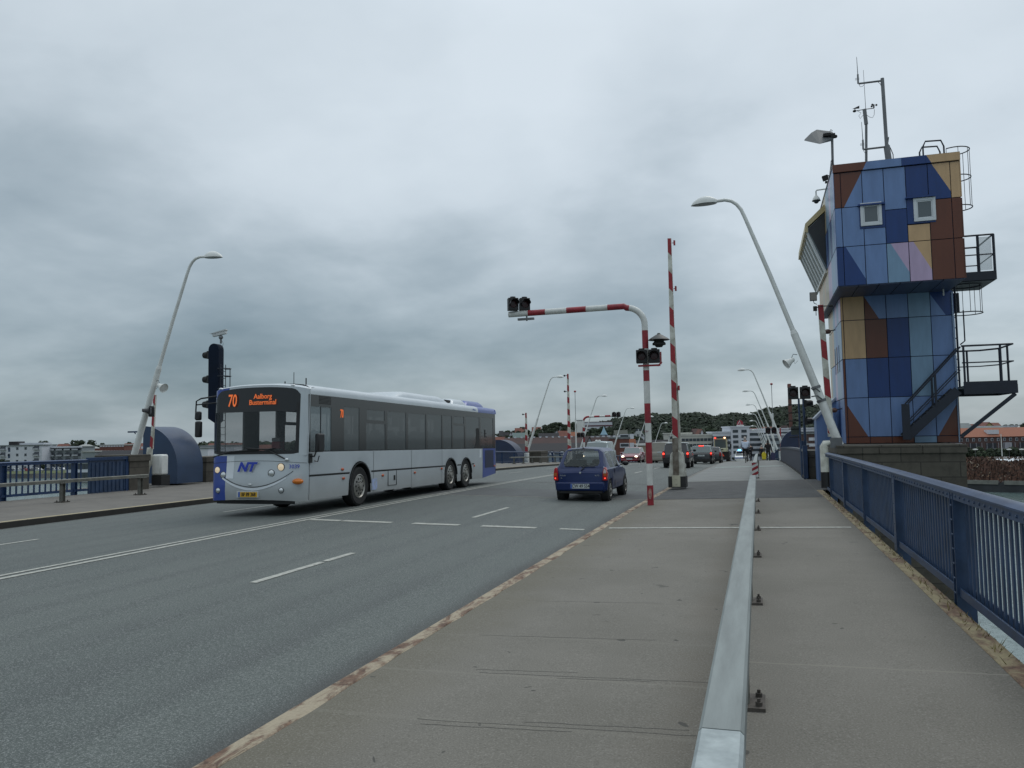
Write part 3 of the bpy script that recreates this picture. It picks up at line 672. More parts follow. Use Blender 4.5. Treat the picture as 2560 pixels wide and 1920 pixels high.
twin_signal((-2.43-2.97, GY-.05, 4.77), 'twin black warning lights at the end of the gantry arm over the road', R(28), .92)
twin_signal((-2.34, GY-.14, 3.36), 'twin black warning lights halfway up the red and white gantry post', R(5), .92)
t_ = thing('warning_bell', 'dark mushroom shaped warning bell on top of the signals beside the gantry post', 'bell', (-2.085, GY-.1, 3.56))
mb = MB(); mb.lathe([(.001, .325), (.03, .32), (.045, .29), (.08, .275), (.20, .20), (.245, .165), (.235, .158), (.12, .15)], n=24, caps=False); mb.build('dome', mat('dull_grey_dome', (.050, .052, .050), .5, .3, var=.2), t_, ang=50)
mb = MB(); mb.lathe([(.11, .16), (.115, .12), (.15, .09), (.15, .05), (.10, .04), (.07, .0)], n=18); mb.build('body', blkm, t_)
twin_signal(tuple(aty(1620+1650*.22905, 880+447*.22905, 23.2)), 'twin dark red warning lights on the leaning lamp post left of the tower', 0, 1.0)
t_ = thing('clamp_bracket', 'steel band clamps with white arm on the leaning lamp by the tower', 'bracket', (0, 0, 0))
mb = MB(); q = aty(1620+1780*.22905, 880+400*.22905, 23.35); c1 = Vector((1.66, 23.4, 2.66)); c2 = Vector((1.74, 23.4, 2.42))
mb.tube([q, (q+c1)/2+Vector((0,0,.06)), c1], .018, 6); mb.tube([q-Vector((0,0,.22)), (q+c2)/2-Vector((0,0,.03)), c2], .018, 6)
for c, zz in ((2.79, 0), (2.42, 0)): 
    X_ = 2.10-(c-1.19)/3.0; mb.tube([(X_+.012, 23.5, c-.035), (X_-.012, 23.5, c+.035)], .125, 16)
mb.build('bracket', grey_m, t_)
t2 = twin_signal(tuple(aty(374, 1030, 22.2)), 'twin black warning lights clamped to the left leaning lamp post', R(-50), .95)
mb = MB(); mb.tube([(.28,.05,.12),(.42,.05,.10),(.42,.05,-.06),(.28,.05,-.1)], .016, 6); mb.build('bracket', grey_m, t2)
# far gantry
t_ = thing('signal_gantry', 'distant red and white banded gantry reaching right over the road behind the blue car', 'gantry', (-15.25, 72, g(72)))
pts = [(0,0,0), (0,0,3.75)]+[(.42-.42*math.cos(a), 0, 3.75+.42*math.sin(a)) for a in [R(10*k) for k in range(1, 10)]]+[(3.3, 0, 4.22)]
mb = MB(); banded(pts, .09, [.35, .85, 1.35, 1.85, 2.35, 2.85, 3.2, 3.85, 4.55, 5.0, 5.5, 6.0, 6.5], mb, 10); mb.build('banded_pipe', [red_p, white_p], t_, ang=40)
mb = MB(); mb.box(-.62, -.12, -.03, .03, 2.75, 3.85); mb.build('white_sign_board', white_p, t_)
mb = MB(); mb.box(-.70, .0, -.05, .05, 3.85, 3.9); mb.build('sign_bracket', grey_m, t_)
twin_signal((-15.25+3.05, 71.85, g(72)+4.3), 'tiny twin warning lights at the end of the distant gantry arm', 0, 1.3)
twin_signal((-15.5, 71.8, g(72)+2.5), 'tiny dark warning lights on the upright of the distant gantry', 0, 1.2)
for X, px, py, lab in ((None, 1220+1145*.18987, 880+520*.18987, 'slim white mast with a red ball top rising behind the blue car'), (None, 1620+1347*.22905, 880+350*.22905, 'slim white mast with a red tip among the right hand lamp row')):
    Y = 75; q = aty(px, py, Y); t_ = thing('slim_mast', lab, 'mast', (q.x, Y, g(Y)))
    h = q.z-g(Y); mb = MB(); mb.tube([(0,0,0),(0,0,h*.62)], .07, 8); mb.build('lower_tube', white_p, t_)
    mb = MB(); mb.tube([(0,0,h*.62),(0,0,h)], .025, 6); mb.build('rod', grey_m, t_)
    mb = MB(); mb.ell((0,0,h), (.12,.12,.1)); mb.build('tip', red_p, t_)
# ================================================================ NAVY SIGNAL COLUMNS
t_ = thing('signal_column', 'tall navy steel signal column with three black lights and ladder cage behind the bus', 'signal column', (-20.62, 27, .05))
mb = MB(); n = 8; pts = [(-.24, 2.45), (-.24, 5.2)]+[(-.24*math.cos(a), 5.2+.24*math.sin(a)) for a in [R(180*k/n) for k in range(1, n)]]+[(.24, 5.2), (.24, 2.35), (.1, 2.25)]
mb.prism(pts, 'y', -.17, .17); mb.build('casing', mat('navy_column_paint', (.006, .012, .026), .75, var=.15, spec=.15), t_, bevel=.015)
mb = MB(); mb.tube([(.05,0,0),(.05,0,2.4)], .09, 12); mb.build('post', navy, t_)
for z in (5.0, 4.02, 3.02):
    mb = MB(); mb.box(-.36, -.24, -.13, .13, z-.16, z+.16); h = mb.build('signal_light', blk, t_, bevel=.02)
    mb = MB(); mb.lathe([(.05, -.62), (.12, -.57), (.14, -.46), (.14, -.36)], (0, 0, z), 'x', 16); mb.build('visor', blkm, h)
mb = MB()
for z in (4.42, 4.12, 3.62, 3.1):
    mb.tube([(.24, -.22, z), (.50, -.24, z), (.62, -.12, z), (.64, .0, z), (.62, .12, z), (.50, .24, z), (.24, .22, z)], .018, 6)
for q in ((.50,-.24),(.64,0),(.50,.24)): mb.tube([(q[0],q[1],3.05),(q[0],q[1],4.45)], .010, 5)
mb.build('ladder_cage', tower_steel, t_)
mb = MB()
for sy in (-.15, .15): mb.tube([(.34, sy, .2), (.34, sy, 4.6)], .015, 6)
for k in range(15): mb.tube([(.34,-.15,.4+k*.28),(.34,.15,.4+k*.28)], .012, 5)
mb.build('ladder', tower_steel, t_)
def cctv(label, loc, rz):
    t_ = thing('security_camera', label, 'camera', loc, rz)
    mb = MB(); mb.box(-.30, .26, -.075, .075, .0, .13); mb.prism([(-.34,.12),(.30,.12),(.30,.17),(-.40,.145)], 'y', -.095, .095); o = mb.build('camera_housing', mat('camera_shell', (.50,.52,.52), .4, var=.08), t_); o.rotation_euler = (0, R(-12), 0)
    mb = MB(); mb.ell((.02,0,-.09), (.09,.08,.09)); mb.tube([(.02,0,-.1),(.02,0,-.34)], .04, 8); mb.tube([(.05,0,-.2),(.12,0,-.34),(.08,0,-.5)], .008, 5); mb.build('mount', grey_m, t_)
cctv('pale security camera on a bracket above the navy signal column', (-20.42, 27, 5.83), R(10))
Y = 30.5; q = aty(1620+1668*.22905, 880+1010*.22905, Y); t_ = thing('signal_column', 'navy ladder post with two black lights beyond the leaning lamp, left of the tower', 'signal column', (q.x+.05, Y, 0))
top = aty(1620+1668*.22905, 880+505*.22905, Y).z
mb = MB(); mb.tube([(0,0,-.6),(0,0,top*.45)], .085, 10); mb.tube([(-.06,0,top*.3),(-.06,0,top)], .035, 8); mb.tube([(.10,0,top*.3),(.10,0,top)], .045, 8); mb.build('post', navy, t_)
for k in range(5):
    z = top*(.50+.105*k); mb = MB(); mb.tube([(-.06,0,z),(-.42,.0,z),(-.42,.3,z),(-.06,.3,z)], .018, 6); mb.build('ladder_hoop', blkm, t_)
for z in (top*.93, top*.70):
    mb = MB(); mb.box(.10, .20, -.1, .1, z-.13, z+.13); mb.lathe([(.11, .2), (.12, .34), (.08, .42)], (0, 0, z+.01), 'x', 12); mb.build('signal_light', blk, t_)
mb = MB(); mb.box(-.36, -.08, .02, .1, top*.53, top*.64); mb.build('relay_box', mat('grey_green_box', (.06,.07,.06), .6, var=.1), t_)
Y = 60; q = aty(1620+1343*.22905, 880+858*.22905, Y); twin_signal((q.x, Y, q.z), 'small dark warning lights low in the distant lamp row', 0, 1.3)
t_ = thing('floodlight', 'small navy floodlight bar beside the left leaning lamp post', 'floodlight', tuple(aty(797*.42188, 600+1137*.42188, 26)))
mb = MB(); mb.box(-.28, .30, -.06, .06, -.03, .03); mb.build('lamp_bar', navy, t_); mb = MB(); mb.tube([(0,0,-.02),(.05,.0,-.08)], .02, 6); mb.tube([(.28,0,0),(.6,.4,-.05),(1.0,.8,-1.2)], .015, 5); mb.build('arm', navy, t_)
# ================================================================ CONTROL TOWER
PC = {'R': (.12,.036,.018), 'B': (.138,.225,.425), 'D': (.008,.040,.165), 'O': (.54,.355,.19), 'P': (.46,.35,.50), 'L': (.185,.300,.430), 'W': (.42,.44,.50), 'C': (.46,.38,.24)}
PM = [mat('cladding_'+n, c, .30, .0, var=.08, scale=2.2, bump=.04, bscale=60, stretch=(2.5, 2.5, .5)) for n, c in (('red_brown', PC['R']), ('periwinkle', PC['B']), ('royal_blue', PC['D']), ('tan', PC['O']), ('lilac', PC['P']), ('pale_blue', PC['L']), ('white', PC['W']), ('cream', PC['C']))]
PI = {k: i for i, k in enumerate('RBDOPLWC')}
joint_m = mat('cladding_joint', (.012, .018, .05), .7, var=.1)
TW = thing('control_tower', 'bridge control tower clad in multicoloured blue, tan and red-brown panels on the right', 'tower', (0, 0, 0))
UY, LY = 23.0, 24.9
UX0, UX1, UZ0, UZ1 = 2.20, 5.26, 5.47, 8.79
LX0, LX1, LZ0 = 2.41, 5.34, 1.21
mb = MB(); mb.box(UX0+.02, UX1-.02, UY+.03, UY+6.5, UZ0+.02, UZ1-.03); mb.build('upper_core', joint_m, TW)
mb = MB(); mb.box(LX0+.02, LX1-.02, LY+.03, UY+5.9, LZ0, UZ0+.02); mb.build('lower_core', joint_m, TW)
def cell(mb, x0, x1, z0, z1, spec, y=0, d=.03, gp=.010):
    """spec: 'B' or ('R','B', (xa,za),(xb,zb)) with the split line from top to bottom: first colour on the left"""
    x0 += gp; x1 -= gp; z0 += gp; z1 -= gp
    if isinstance(spec, str): mb.prism([(x0,z0),(x1,z0),(x1,z1),(x0,z1)], 'y', y, y+d, PI[spec]); return
    cols, line = spec; 
    # clip rectangle by oriented line (p->q): left keeps cols[0]
    (ax, az), (bx, bz) = line
    def side(p): return (bx-ax)*(p[1]-az)-(bz-az)*(p[0]-ax)
    rect = [(x0,z0),(x1,z0),(x1,z1),(x0,z1)]
    for sgn, c in ((1, cols[0]), (-1, cols[1])):
        out = []
        for i in range(4):
            p, q = rect[i], rect[(i+1) % 4]; sp, sq = side(p)*sgn, side(q)*sgn
            if sp >= 0: out.append(p)
            if sp*sq < 0:
                t_ = sp/(sp-sq); out.append((p[0]+(q[0]-p[0])*t_, p[1]+(q[1]-p[1])*t_))
        if len(out) >= 3: mb.prism(out, 'y', y, y+d, PI[c])
def T3(x, y, Y=UY): p = aty(1960+x*.30136, 100+y*.30136, Y); return (p.x, p.z)
def T4(x, y, Y=LY): p = aty(1960+x*.36166, 560+y*.36166, Y); return (p.x, p.z)
ux = [UX0, UX0+.17]+[UX0+.17+.533*i for i in range(1, 6)]; ux[-1] = UX0+.17+.533*5; ux.append(UX1)
uz = [UZ0, 6.53, 7.60, 8.56]
l1 = (T3(485,1415), T3(685,1010)); l2 = (T3(1425,1312), T3(1172,955)); l2 = (l2[1], l2[0])
mb = MB()
def R1(i, spec, z0=uz[2], z1=uz[3]): cell(mb, ux[i], ux[i+1], z0, z1, spec)
# line orientation: side>0 is left of direction a->b ; l1 goes up: left side = red
R1(0, 'R'); R1(1, ('RB', l1)); R1(2, 'B', 7.60); 
cell(mb, ux[2], ux[3], 7.60, 8.56, 'B') if False else None
cell(mb, ux[3], ux[4], 7.43, 8.56, 'B'); cell(mb, ux[4], ux[5], 7.72, 8.56, 'D'); cell(mb, ux[5], ux[6], 7.60, 8.56, ('OD', l2)); R1(6, 'O')
# row 2
cell(mb, ux[0], ux[1], uz[1], uz[2], 'B'); cell(mb, ux[1], ux[2]-.0, uz[1], uz[2], 'B'); cell(mb, ux[2], ux[3], uz[1], 6.98, 'B'); cell(mb, ux[3], ux[4], uz[1], 7.43, 'D')
cell(mb, ux[4], ux[5], uz[1], 6.98, 'O'); cell(mb, ux[5], ux[6], uz[1], uz[2], 'R'); cell(mb, ux[6], ux[7], uz[1], uz[2], 'R')
# row 3
lr = lambda x0, y0, x1, y1, Y=UY: (T4(x1, y1, Y), T4(x0, y0, Y))
cell(mb, ux[0], ux[1], uz[0], uz[1], 'D'); cell(mb, ux[1], ux[2], uz[0], uz[1], ('DB', lr(430,165,580,400))); cell(mb, ux[2], ux[3], uz[0], uz[1], 'B')
cell(mb, ux[3], ux[4], uz[0], uz[1], ('LP', lr(735,132,902,382))); cell(mb, ux[4], ux[5], uz[0], uz[1], ('PO', lr(893,120,1060,370))); cell(mb, ux[5], ux[6], uz[0], uz[1], 'R'); cell(mb, ux[6], ux[7], uz[0], uz[1], 'R')
mb.build('upper_front_cladding', PM, TW, smooth=False, loc=(0, UY, 0))
mb = MB(); xa = UX0-.02; cz0, cz1 = 8.575, UZ1
for a, b, sp in ((UX0-.02, ux[3]+.45, ('RB', l1)), (ux[3]+.45, ux[4]+.5, 'D'), (ux[4]+.5, UX1+.02, ('OD', l2))): cell(mb, a, b, cz0, cz1, sp, d=.06, gp=.002)
mb.build('parapet_cap', PM, TW, smooth=False, loc=(0, UY-.05, 0))
mb = MB(); mb.box(UX0-.02, UX1+.02, UY+.012, UY+6.5, UZ1-.02, UZ1+.02); mb.build('flat_roof', grey_m, TW)
lx = [LX0, LX0+.07]+[LX0+.07+.573*i for i in range(1, 6)]; lz = [LZ0, 1.40, 2.52, 3.65, 4.77, UZ0+.0]
mb = MB()
LWR = {4: ['O', 'O', ('RB', lr(550,497,700,718,LY)), 'B', 'L', ('BD', lr(1005,480,1168,695,LY))],
       3: ['O', 'O', 'R', 'D', 'L', 'B'], 2: ['R', 'B', 'D', 'D', 'L', 'B'],
       1: ['R', ('RB', lr(430,1242,592,1482,LY)), 'B', 'B', 'B', ('BR', (T4(1058,1482), T4(1205,1225)))], 0: ['R', 'R', 'R', 'R', 'L', 'R']}
for r_, row in LWR.items():
    for i, sp in enumerate(row): cell(mb, lx[i], lx[i+1], lz[r_], lz[r_+1], sp)
mb.build('lower_front_cladding', PM, TW, smooth=False, loc=(0, LY, 0))
# soffit
mb = MB()
for i in range(6): mb.box(UX0+.01+.51*i+.006, UX0+.51*(i+1)-.006, UY+.03, LY+.0, UZ0-.02, UZ0+.012)
for i in range(1): mb.box(UX0+.01, LX0+.02, LY+.01, UY+6.4, UZ0-.02, UZ0+.012)
mb.build('soffit', mat('soffit_panel', (.05,.065,.12), .5, var=.1), TW, smooth=False)
# left face claddings, panels running back along the road
mb = MB(); random.seed(3)
def side_cells(X, Y0, n, wd, zs, colsets, d=.03):
    for j, (za, zb) in enumerate(zip(zs[:-1], zs[1:])):
        for i in range(n):
            c = colsets[j][i % len(colsets[j])]; y0 = Y0+i*wd+.006; mb.add([(X,y0,za+.012),(X,y0+wd-.012,za+.012),(X,y0+wd-.012,zb-.012),(X,y0,zb-.012)], [(0,1,2,3)], PI[c])
            mb.add([(X,y0,za+.012),(X+.03,y0,za+.012),(X+.03,y0,zb-.012),(X,y0,zb-.012)], [(0,1,2,3)], PI[c])
side_cells(UX0-.002, UY+.03, 12, .533, [UZ0, 6.53, 7.60, UZ1-.02], ['BLLPPCCOCOOO', 'BLDLDBCCPPCC', 'BLPLLCCPOOCC'])
mb.build('upper_side_cladding', PM, TW, smooth=False)
mb = MB(); side_cells(LX0-.002, LY+.03, 7, .573, [LZ0, 2.52, 3.65, 4.77, UZ0-.02], ['BBDBBBB', 'BLLPBLC', 'LLBLOCC', 'PLPLCOC'])
mb.build('lower_side_cladding', PM, TW, smooth=False)
mb = MB(); side_cells(UX1+.002, UY+.03, 12, .533, [UZ0, 6.53, 7.60, UZ1-.02], ['ROLBPCDCCOOO', 'RRDLDBDLPPCC', 'OLPLLDLPPPCC']); side_cells(LX1+.002, LY+.03, 7, .573, [LZ0, 2.52, 3.65, 4.77, UZ0-.02], ['RBDBBBB', 'BLLPBLC', 'BLBLOCC', 'DLPLCOC'])
mb.build('right_side_cladding', PM, TW, smooth=False)
for y, c in ((25.75, 2), (26.35, 0), (26.95, 2)):
    mb = MB(); mb.box(LX0-.012, LX0-.003, y, y+.13, 3.35+.0, 4.15); mb.build('slot_window', [PM[c]], TW)
# front windows with deep blue surrounds
for (x0, x1, z0, z1, bx0, bx1, bz0, bz1) in ((T3(637,1545)[0], T3(815,1545)[0], T3(640,1548)[1], T3(640,1358)[1], ux[2]-.10, ux[3]+.0, 6.98, 7.66), (T3(1078,1505)[0], T3(1262,1505)[0], T3(1080,1510)[1], T3(1080,1318)[1], ux[4]+.0, ux[5]+.14, 7.0, 7.74)):
    f = MB(); f.box(bx0, bx1, UY-.012, UY+.03, bz0, bz1); f.box(bx0-.03, bx1+.0, UY-.10, UY-.0, bz1-.07, bz1-.03)
    fr = f.build('window_surround', PM[2], TW, smooth=False)
    f = MB(); w_ = .075
    f.box(x0, x1, UY-.05, UY-.012, z0, z0+w_); f.box(x0, x1, UY-.05, UY-.012, z1-w_, z1); f.box(x0, x0+w_, UY-.05, UY-.012, z0+w_, z1-w_); f.box(x1-w_, x1, UY-.05, UY-.012, z0+w_, z1-w_)
    f.box(x0+w_, x1-w_, UY-.035, UY-.014, z0+w_, z0+w_+.03); f.box(x0+w_, x1-w_, UY-.035, UY-.014, z1-w_-.03, z1-w_); f.box(x0+w_, x0+w_+.03, UY-.035, UY-.014, z0+w_+.03, z1-w_-.03); f.box(x1-w_-.03, x1-w_, UY-.035, UY-.014, z0+w_+.03, z1-w_-.03)
    f.build('window_frame', mat('upvc_white', (.60,.63,.65), .35, var=.04), fr, bevel=.004)
    f = MB(); f.box(x0+w_+.03, x1-w_-.03, UY-.022, UY-.014, z0+w_+.03, z1-w_-.03); f.build('window_pane', mat('tower_glass', (.09,.11,.12), .08, var=0, spec=.9), fr, smooth=False)
# bay of the control room over the road
tan_m = mat('tan_hood', (.58,.48,.27), .45, var=.08); XE = 1.62; YA, YF = 26.0, 30.2
bay = MB(); bay.prism([(UX0, 8.55), (XE, 8.0), (XE-.02, 7.74), (XE+.07, 7.72), (XE+.07, 7.90), (UX0, 8.34)], 'y', YA, YF); bay.build('bay_hood', tan_m, TW, smooth=False)
f = MB(); f.prism([(UX0-.01, 8.30), (XE+.06, 7.85), (XE+.06, 7.72), (UX0-.03, 6.46), (UX0-.01, 6.46)], 'y', YA+.08, YF-.05); f.build('bay_glazing', mat('bay_glass', (.13,.17,.17), .1, var=0, spec=.9), TW, smooth=False)
for k in range(7):
    y = YA+.10+(YF-YA-.2)*k/6; f = MB(); f.beam((XE+.045, y, 7.74), (UX0-.045, y, 6.48), .05, .05 if k else .09, up=(0, 1, 0)); f.build('bay_mullion', white_p, TW)
f = MB(); f.beam((UX0-.04, YA+.06, 6.46), (UX0-.04, YF, 6.46), .07, .07); f.build('bay_sill', white_p, TW)
f = MB(); f.add([(UX0-.01, YA+.075, 8.28), (XE+.10, YA+.075, 7.86), (XE+.10, YA+.075, 7.76), (UX0-.01, YA+.075, 6.62)], [(0,1,2,3)]); f.build('bay_end_panel', mat('bay_end_dark', (.03,.033,.035), .3, var=0), TW, smooth=False)
# annex at the foot
an = MB(); AX, AY = 1.80, 27.55
an.box(AX, 2.42, AY, AY+1.1, .0, 1.1, 1); an.prism([(AX, 1.112), (2.42, 1.112), (2.42, 2.62), (AX, 1.98)], 'y', AY, AY+1.1, 1)
ao = an.build('entrance_annex', [PM[5], PM[1]], TW, smooth=False)
an = MB(); an.beam((AX-.04, AY-.02, 1.96), (2.42, AY-.02, 2.62), .06, .05); an.prism([(AX-.05, 1.98), (2.42, 2.64), (2.42, 2.68), (AX-.05, 2.02)], 'y', AY-.03, AY+1.12); an.build('annex_roof', mat('pale_grey_flashing', (.34,.38,.44), .4, var=.05), ao)
an = MB(); an.box(2.20, 2.24, 26.3, 27.3, .1, 2.3); an.build('annex_door', PM[1], ao)
# ---- rooftop kit
def tube_part(nm, pts, r, m, par, n=8): mb = MB(); mb.tube(pts, r, n); return mb.build(nm, m, par)
RY = 23.8
def rt(x, y, Y=RY): p = aty(1960+x*.30136, 100+y*.30136, Y); return (p.x, Y, p.z)
t_ = thing('antenna_mast', 'tall grey antenna mast with two side arms on the tower roof', 'mast')
tube_part('mast_pole', [(rt(875,1000)[0], RY, 8.75), rt(852,880)], .085, grey_m, t_, 10); tube_part('mast_pole', [rt(852,880), rt(815,318)], .048, grey_m, t_)
tube_part('upper_arm', [rt(812,338), rt(620,362)], .028, grey_m, t_); tube_part('lower_arm', [rt(852,885), rt(660,908)], .028, grey_m, t_)
for a, b, c in (((615,362),(612,285),(602,140)), ((657,908),(654,828),(643,680))):
    mb = MB(); mb.tube([rt(*a), rt(*b)], .024, 8); mb.tube([rt(*b), rt(*c)], [.011, .006], 6)
    for k in (-1, 0, 1):
        q = rt(b[0], b[1]+38+k*7); mb.tube([(q[0]-.07, RY, q[2]), (q[0]+.04, RY, q[2])], .005, 4)
    mb.build('whip_antenna', grey_m, t_)
mb = MB(); mb.tube([rt(775,345), rt(800,365), rt(812,400), rt(820,600)], .007, 5); mb.tube([rt(620,365), rt(632,388), rt(650,385), rt(668,368)], .006, 5); mb.tube([rt(868,805), rt(862,860), rt(885,900), rt(905,950), (rt(905,985)[0], RY, 8.8)], .012, 5); mb.tube([rt(658,915), rt(672,938), rt(690,925)], .006, 5); mb.build('cable', blk, t_)
t_ = thing('weather_mast', 'grey weather mast with wind vane, cup anemometer and thin whip on the tower roof', 'mast')
tube_part('mast_pole', [(rt(694,1010)[0], RY+.4, 8.75), rt(682,700, RY+.4)], .035, grey_m, t_); tube_part('mast_pole', [rt(682,700, RY+.4), rt(667,575, RY+.4)], .052, grey_m, t_); tube_part('whip_antenna', [rt(678,575, RY+.4), rt(658,250, RY+.4)], [.008, .005], grey_m, t_, 5)
r4 = lambda x, y: rt(x, y, RY+.4)
tube_part('cross_arm', [r4(585,590), r4(668,575), r4(745,566)], .012, grey_m, t_, 6)
mb = MB(); mb.ell(r4(585,590), (.05,.05,.035)); mb.tube([r4(585,590), r4(590,568)], .012, 6); mb.prism([(r4(568,572)[0], r4(568,572)[2]), (r4(625,568)[0], r4(625,568)[2]), (r4(625,545)[0], r4(625,545)[2])], 'y', RY+.39, RY+.41); mb.build('wind_vane', blk, t_)
mb = MB(); mb.tube([r4(745,566), r4(745,535)], .02, 6); q = r4(742,542)
for a in (0, 2.1, 4.2): mb.ell((q[0]+.075*math.cos(a), q[1]+.075*math.sin(a), q[2]), (.03,.03,.03), nu=8, nv=6)
mb.build('cup_anemometer', blk, t_)
mb = MB(); mb.tube([r4(600,585), r4(640,605), r4(620,630), r4(632,652), r4(655,625)], .006, 5); mb.tube([r4(750,575), r4(748,620), r4(735,645), r4(712,640), r4(690,625)], .006, 5); mb.build('cable', blk, t_)
t_ = thing('floodlight', 'grey flat floodlight shade on a short pole at the left corner of the tower roof', 'floodlight')
FY = 24.2; r5 = lambda x, y: rt(x, y, FY)
tube_part('pole', [(r5(402,1100)[0], FY, 8.5), r5(399,800)], .035, grey_m, t_)
mb = MB(); Q5 = [rt(168,835,FY-.05), rt(295,863,FY-.35), rt(395,838,FY-.1), rt(430,800,FY), rt(395,768,FY+.15), rt(270,752,FY+.25), rt(225,778,FY+.15)]
n_ = len(Q5); mb.add([Vector(q) for q in Q5]+[Vector(q)+Vector((.01,.05,.05)) for q in Q5], [tuple(range(n_)), tuple(range(2*n_-1, n_-1, -1))]+[(k, (k+1) % n_, n_+(k+1) % n_, n_+k) for k in range(n_)]); mb.build('shade', mat('shade_grey', (.07,.08,.085), .5, .3, var=.1), t_, smooth=False)
mb = MB(); mb.cbox(r5(355,790), (.2,.15,.08)); mb.cbox(r5(405,795), (.12,.12,.12)); mb.ell(r5(428,800), (.05,.05,.05)); mb.tube([r5(380,760), r5(388,742), r5(402,755)], .01, 5); mb.build('fittings', blkm, t_)
mb = MB(); 
for s_ in (-30, 40): mb.tube([r5(402,985), (r5(402+s_,1035)[0], FY+s_*.01, 8.75)], .02, 6)
mb.tube([r5(390,1000), r5(385,1060), r5(372,1160)], .008, 5); mb.build('stay', blkm, t_)
t_ = thing('floodlight', 'small black floodlight fixed high on the road side of the tower', 'floodlight', rt(342,1145,25.2)); mb = MB(); mb.cbox((0,0,0), (.16,.12,.14), rot=Matrix.Rotation(R(-15),3,'Y')); mb.cbox((.05,0,-.13), (.12,.1,.05)); mb.beam((0.02,0,.08),(.2,0,.02),.03,.03); mb.build('lamp_body', blkm, t_)
t_ = thing('dome_camera', 'white dome security camera hanging from an arm on the tower', 'camera', rt(268,1330,25.6))
mb = MB(); mb.tube([(0,0,.0),(0,0,.28),(.02,0,.31),(.46,0,.33)], .022, 8); mb.build('arm', white_p, t_); mb = MB(); mb.lathe([(.03,.16),(.05,.13),(.10,.06),(.115,-.01),(.0,-.012)], n=16, caps=False); mb.build('hood', white_p, t_)
mb = MB(); mb.ell((0,0,-.012), (.08,.08,.09), v0=-90, v1=0); mb.build('dome', glass_d, t_); mb = MB(); mb.lathe([(.125,-.02),(.125,-.005)], n=16); mb.build('rim', blkm, t_)
q = aty(1960+202*.36166, 560+502*.36166, 27.5); t_ = thing('floodlight', 'grey square floodlight below the control room bay', 'floodlight', tuple(q)); mb = MB(); mb.cbox((0,0,0), (.22,.1,.28)); mb.build('lamp_body', grey_m, t_, bevel=.01); mb = MB(); mb.cbox((0,-.055,0), (.18,.01,.24)); mb.build('lamp_glass', mat('frosted_lamp', (.3,.3,.28), .3, var=0), t_)
mb = MB(); mb.tube([(0,0,-.14),(.02,0,-.22),(.10,.05,-.25)], .012, 5); mb.build('bracket', blkm, t_)
q = aty(1960+215*.36166, 560+585*.36166, 24); t_ = thing('floodlight', 'small dark spotlight on top of the barrier arm by the tower', 'floodlight', tuple(q)); mb = MB(); mb.cbox((0,0,0), (.10,.1,.13)); mb.tube([(.05,0,.03),(.22,0,.06),(.40,0,.05)], .015, 5); mb.lathe([(.03,-.05),(.03,.05)], (.42,0,.05), 'x', 8); mb.tube([(.02,0,-.05),(.02,0,-.2)], .01, 5); mb.build('lamp_body', blkm, t_)
for x, y, Y, lab in ((300, 744, 24.6, 'round dark red lamp on the middle of the tower road side'), (345, 1288, 24.5, 'small reddish lamp low on the tower road side above the plinth')):
    q = aty(1960+x*.36166, 560+y*.36166, Y); t_ = thing('wall_lamp', lab, 'lamp', tuple(q)); mb = MB(); mb.ell((0,0,0), (.10,.09,.07)); mb.build('shade', mat('brown_lamp', (.10,.045,.035), .4, var=.1), t_); tube_part('arm', [(.05,0,.02),(.22,0,.04)], .015, blkm, t_, 5)
# ---- steel stairs, platforms, ladder cages: parts of one escape stair
ES = thing('escape_stair', 'navy steel stair with landing, balcony and caged ladders on the right side of the tower', 'stair')
SY = 24.35
def s4(x, y, Y=SY): p = aty(1960+x*.36166, 560+y*.36166, Y); return Vector((p.x, Y, p.z))
def s3(x, y, Y=SY): p = aty(1960+x*.30136, 100+y*.30136, Y); return Vector((p.x, Y, p.z))
a, b = s4(845,1475), s4(1195,1150)
for Yo in (SY-.05, SY+.42):
    mb = MB(); mb.beam((a.x, Yo, a.z), (b.x+.02, Yo, b.z), .03, .24); mb.build('stringer', tower_steel, ES)
mb = MB()
for k in range(8):
    u = (k+.3)/8; p = a.lerp(b, u); mb.box(p.x-.12, p.x+.13, SY-.03, SY+.4, p.z+.0, p.z+.025)
mb.build('tread', mat('galvanised_tread', (.16,.16,.12), .5, .4, var=.2), ES)
mb = MB(); p = s4(835,1245); q = s4(843,1490); mb.box(p.x-.10, p.x+.10, SY-.10, SY-.05, q.z, p.z); mb.build('end_post_panel', tower_steel, ES)
for Yo in (SY-.05, SY+.42):
    mb = MB(); t0, t1 = s4(855,1240), s4(1215,850)
    def L(p): return (p.x, Yo, p.z)
    mb.tube([L(t0), L(t1)], .022, 8); mb.tube([L(s4(870,1365)), L(s4(1215,1010))], .016, 6)
    mb.beam(L(s4(1052,1265)), L(s4(1040,1035)), .05, .05); mb.build('handrail', tower_steel, ES)
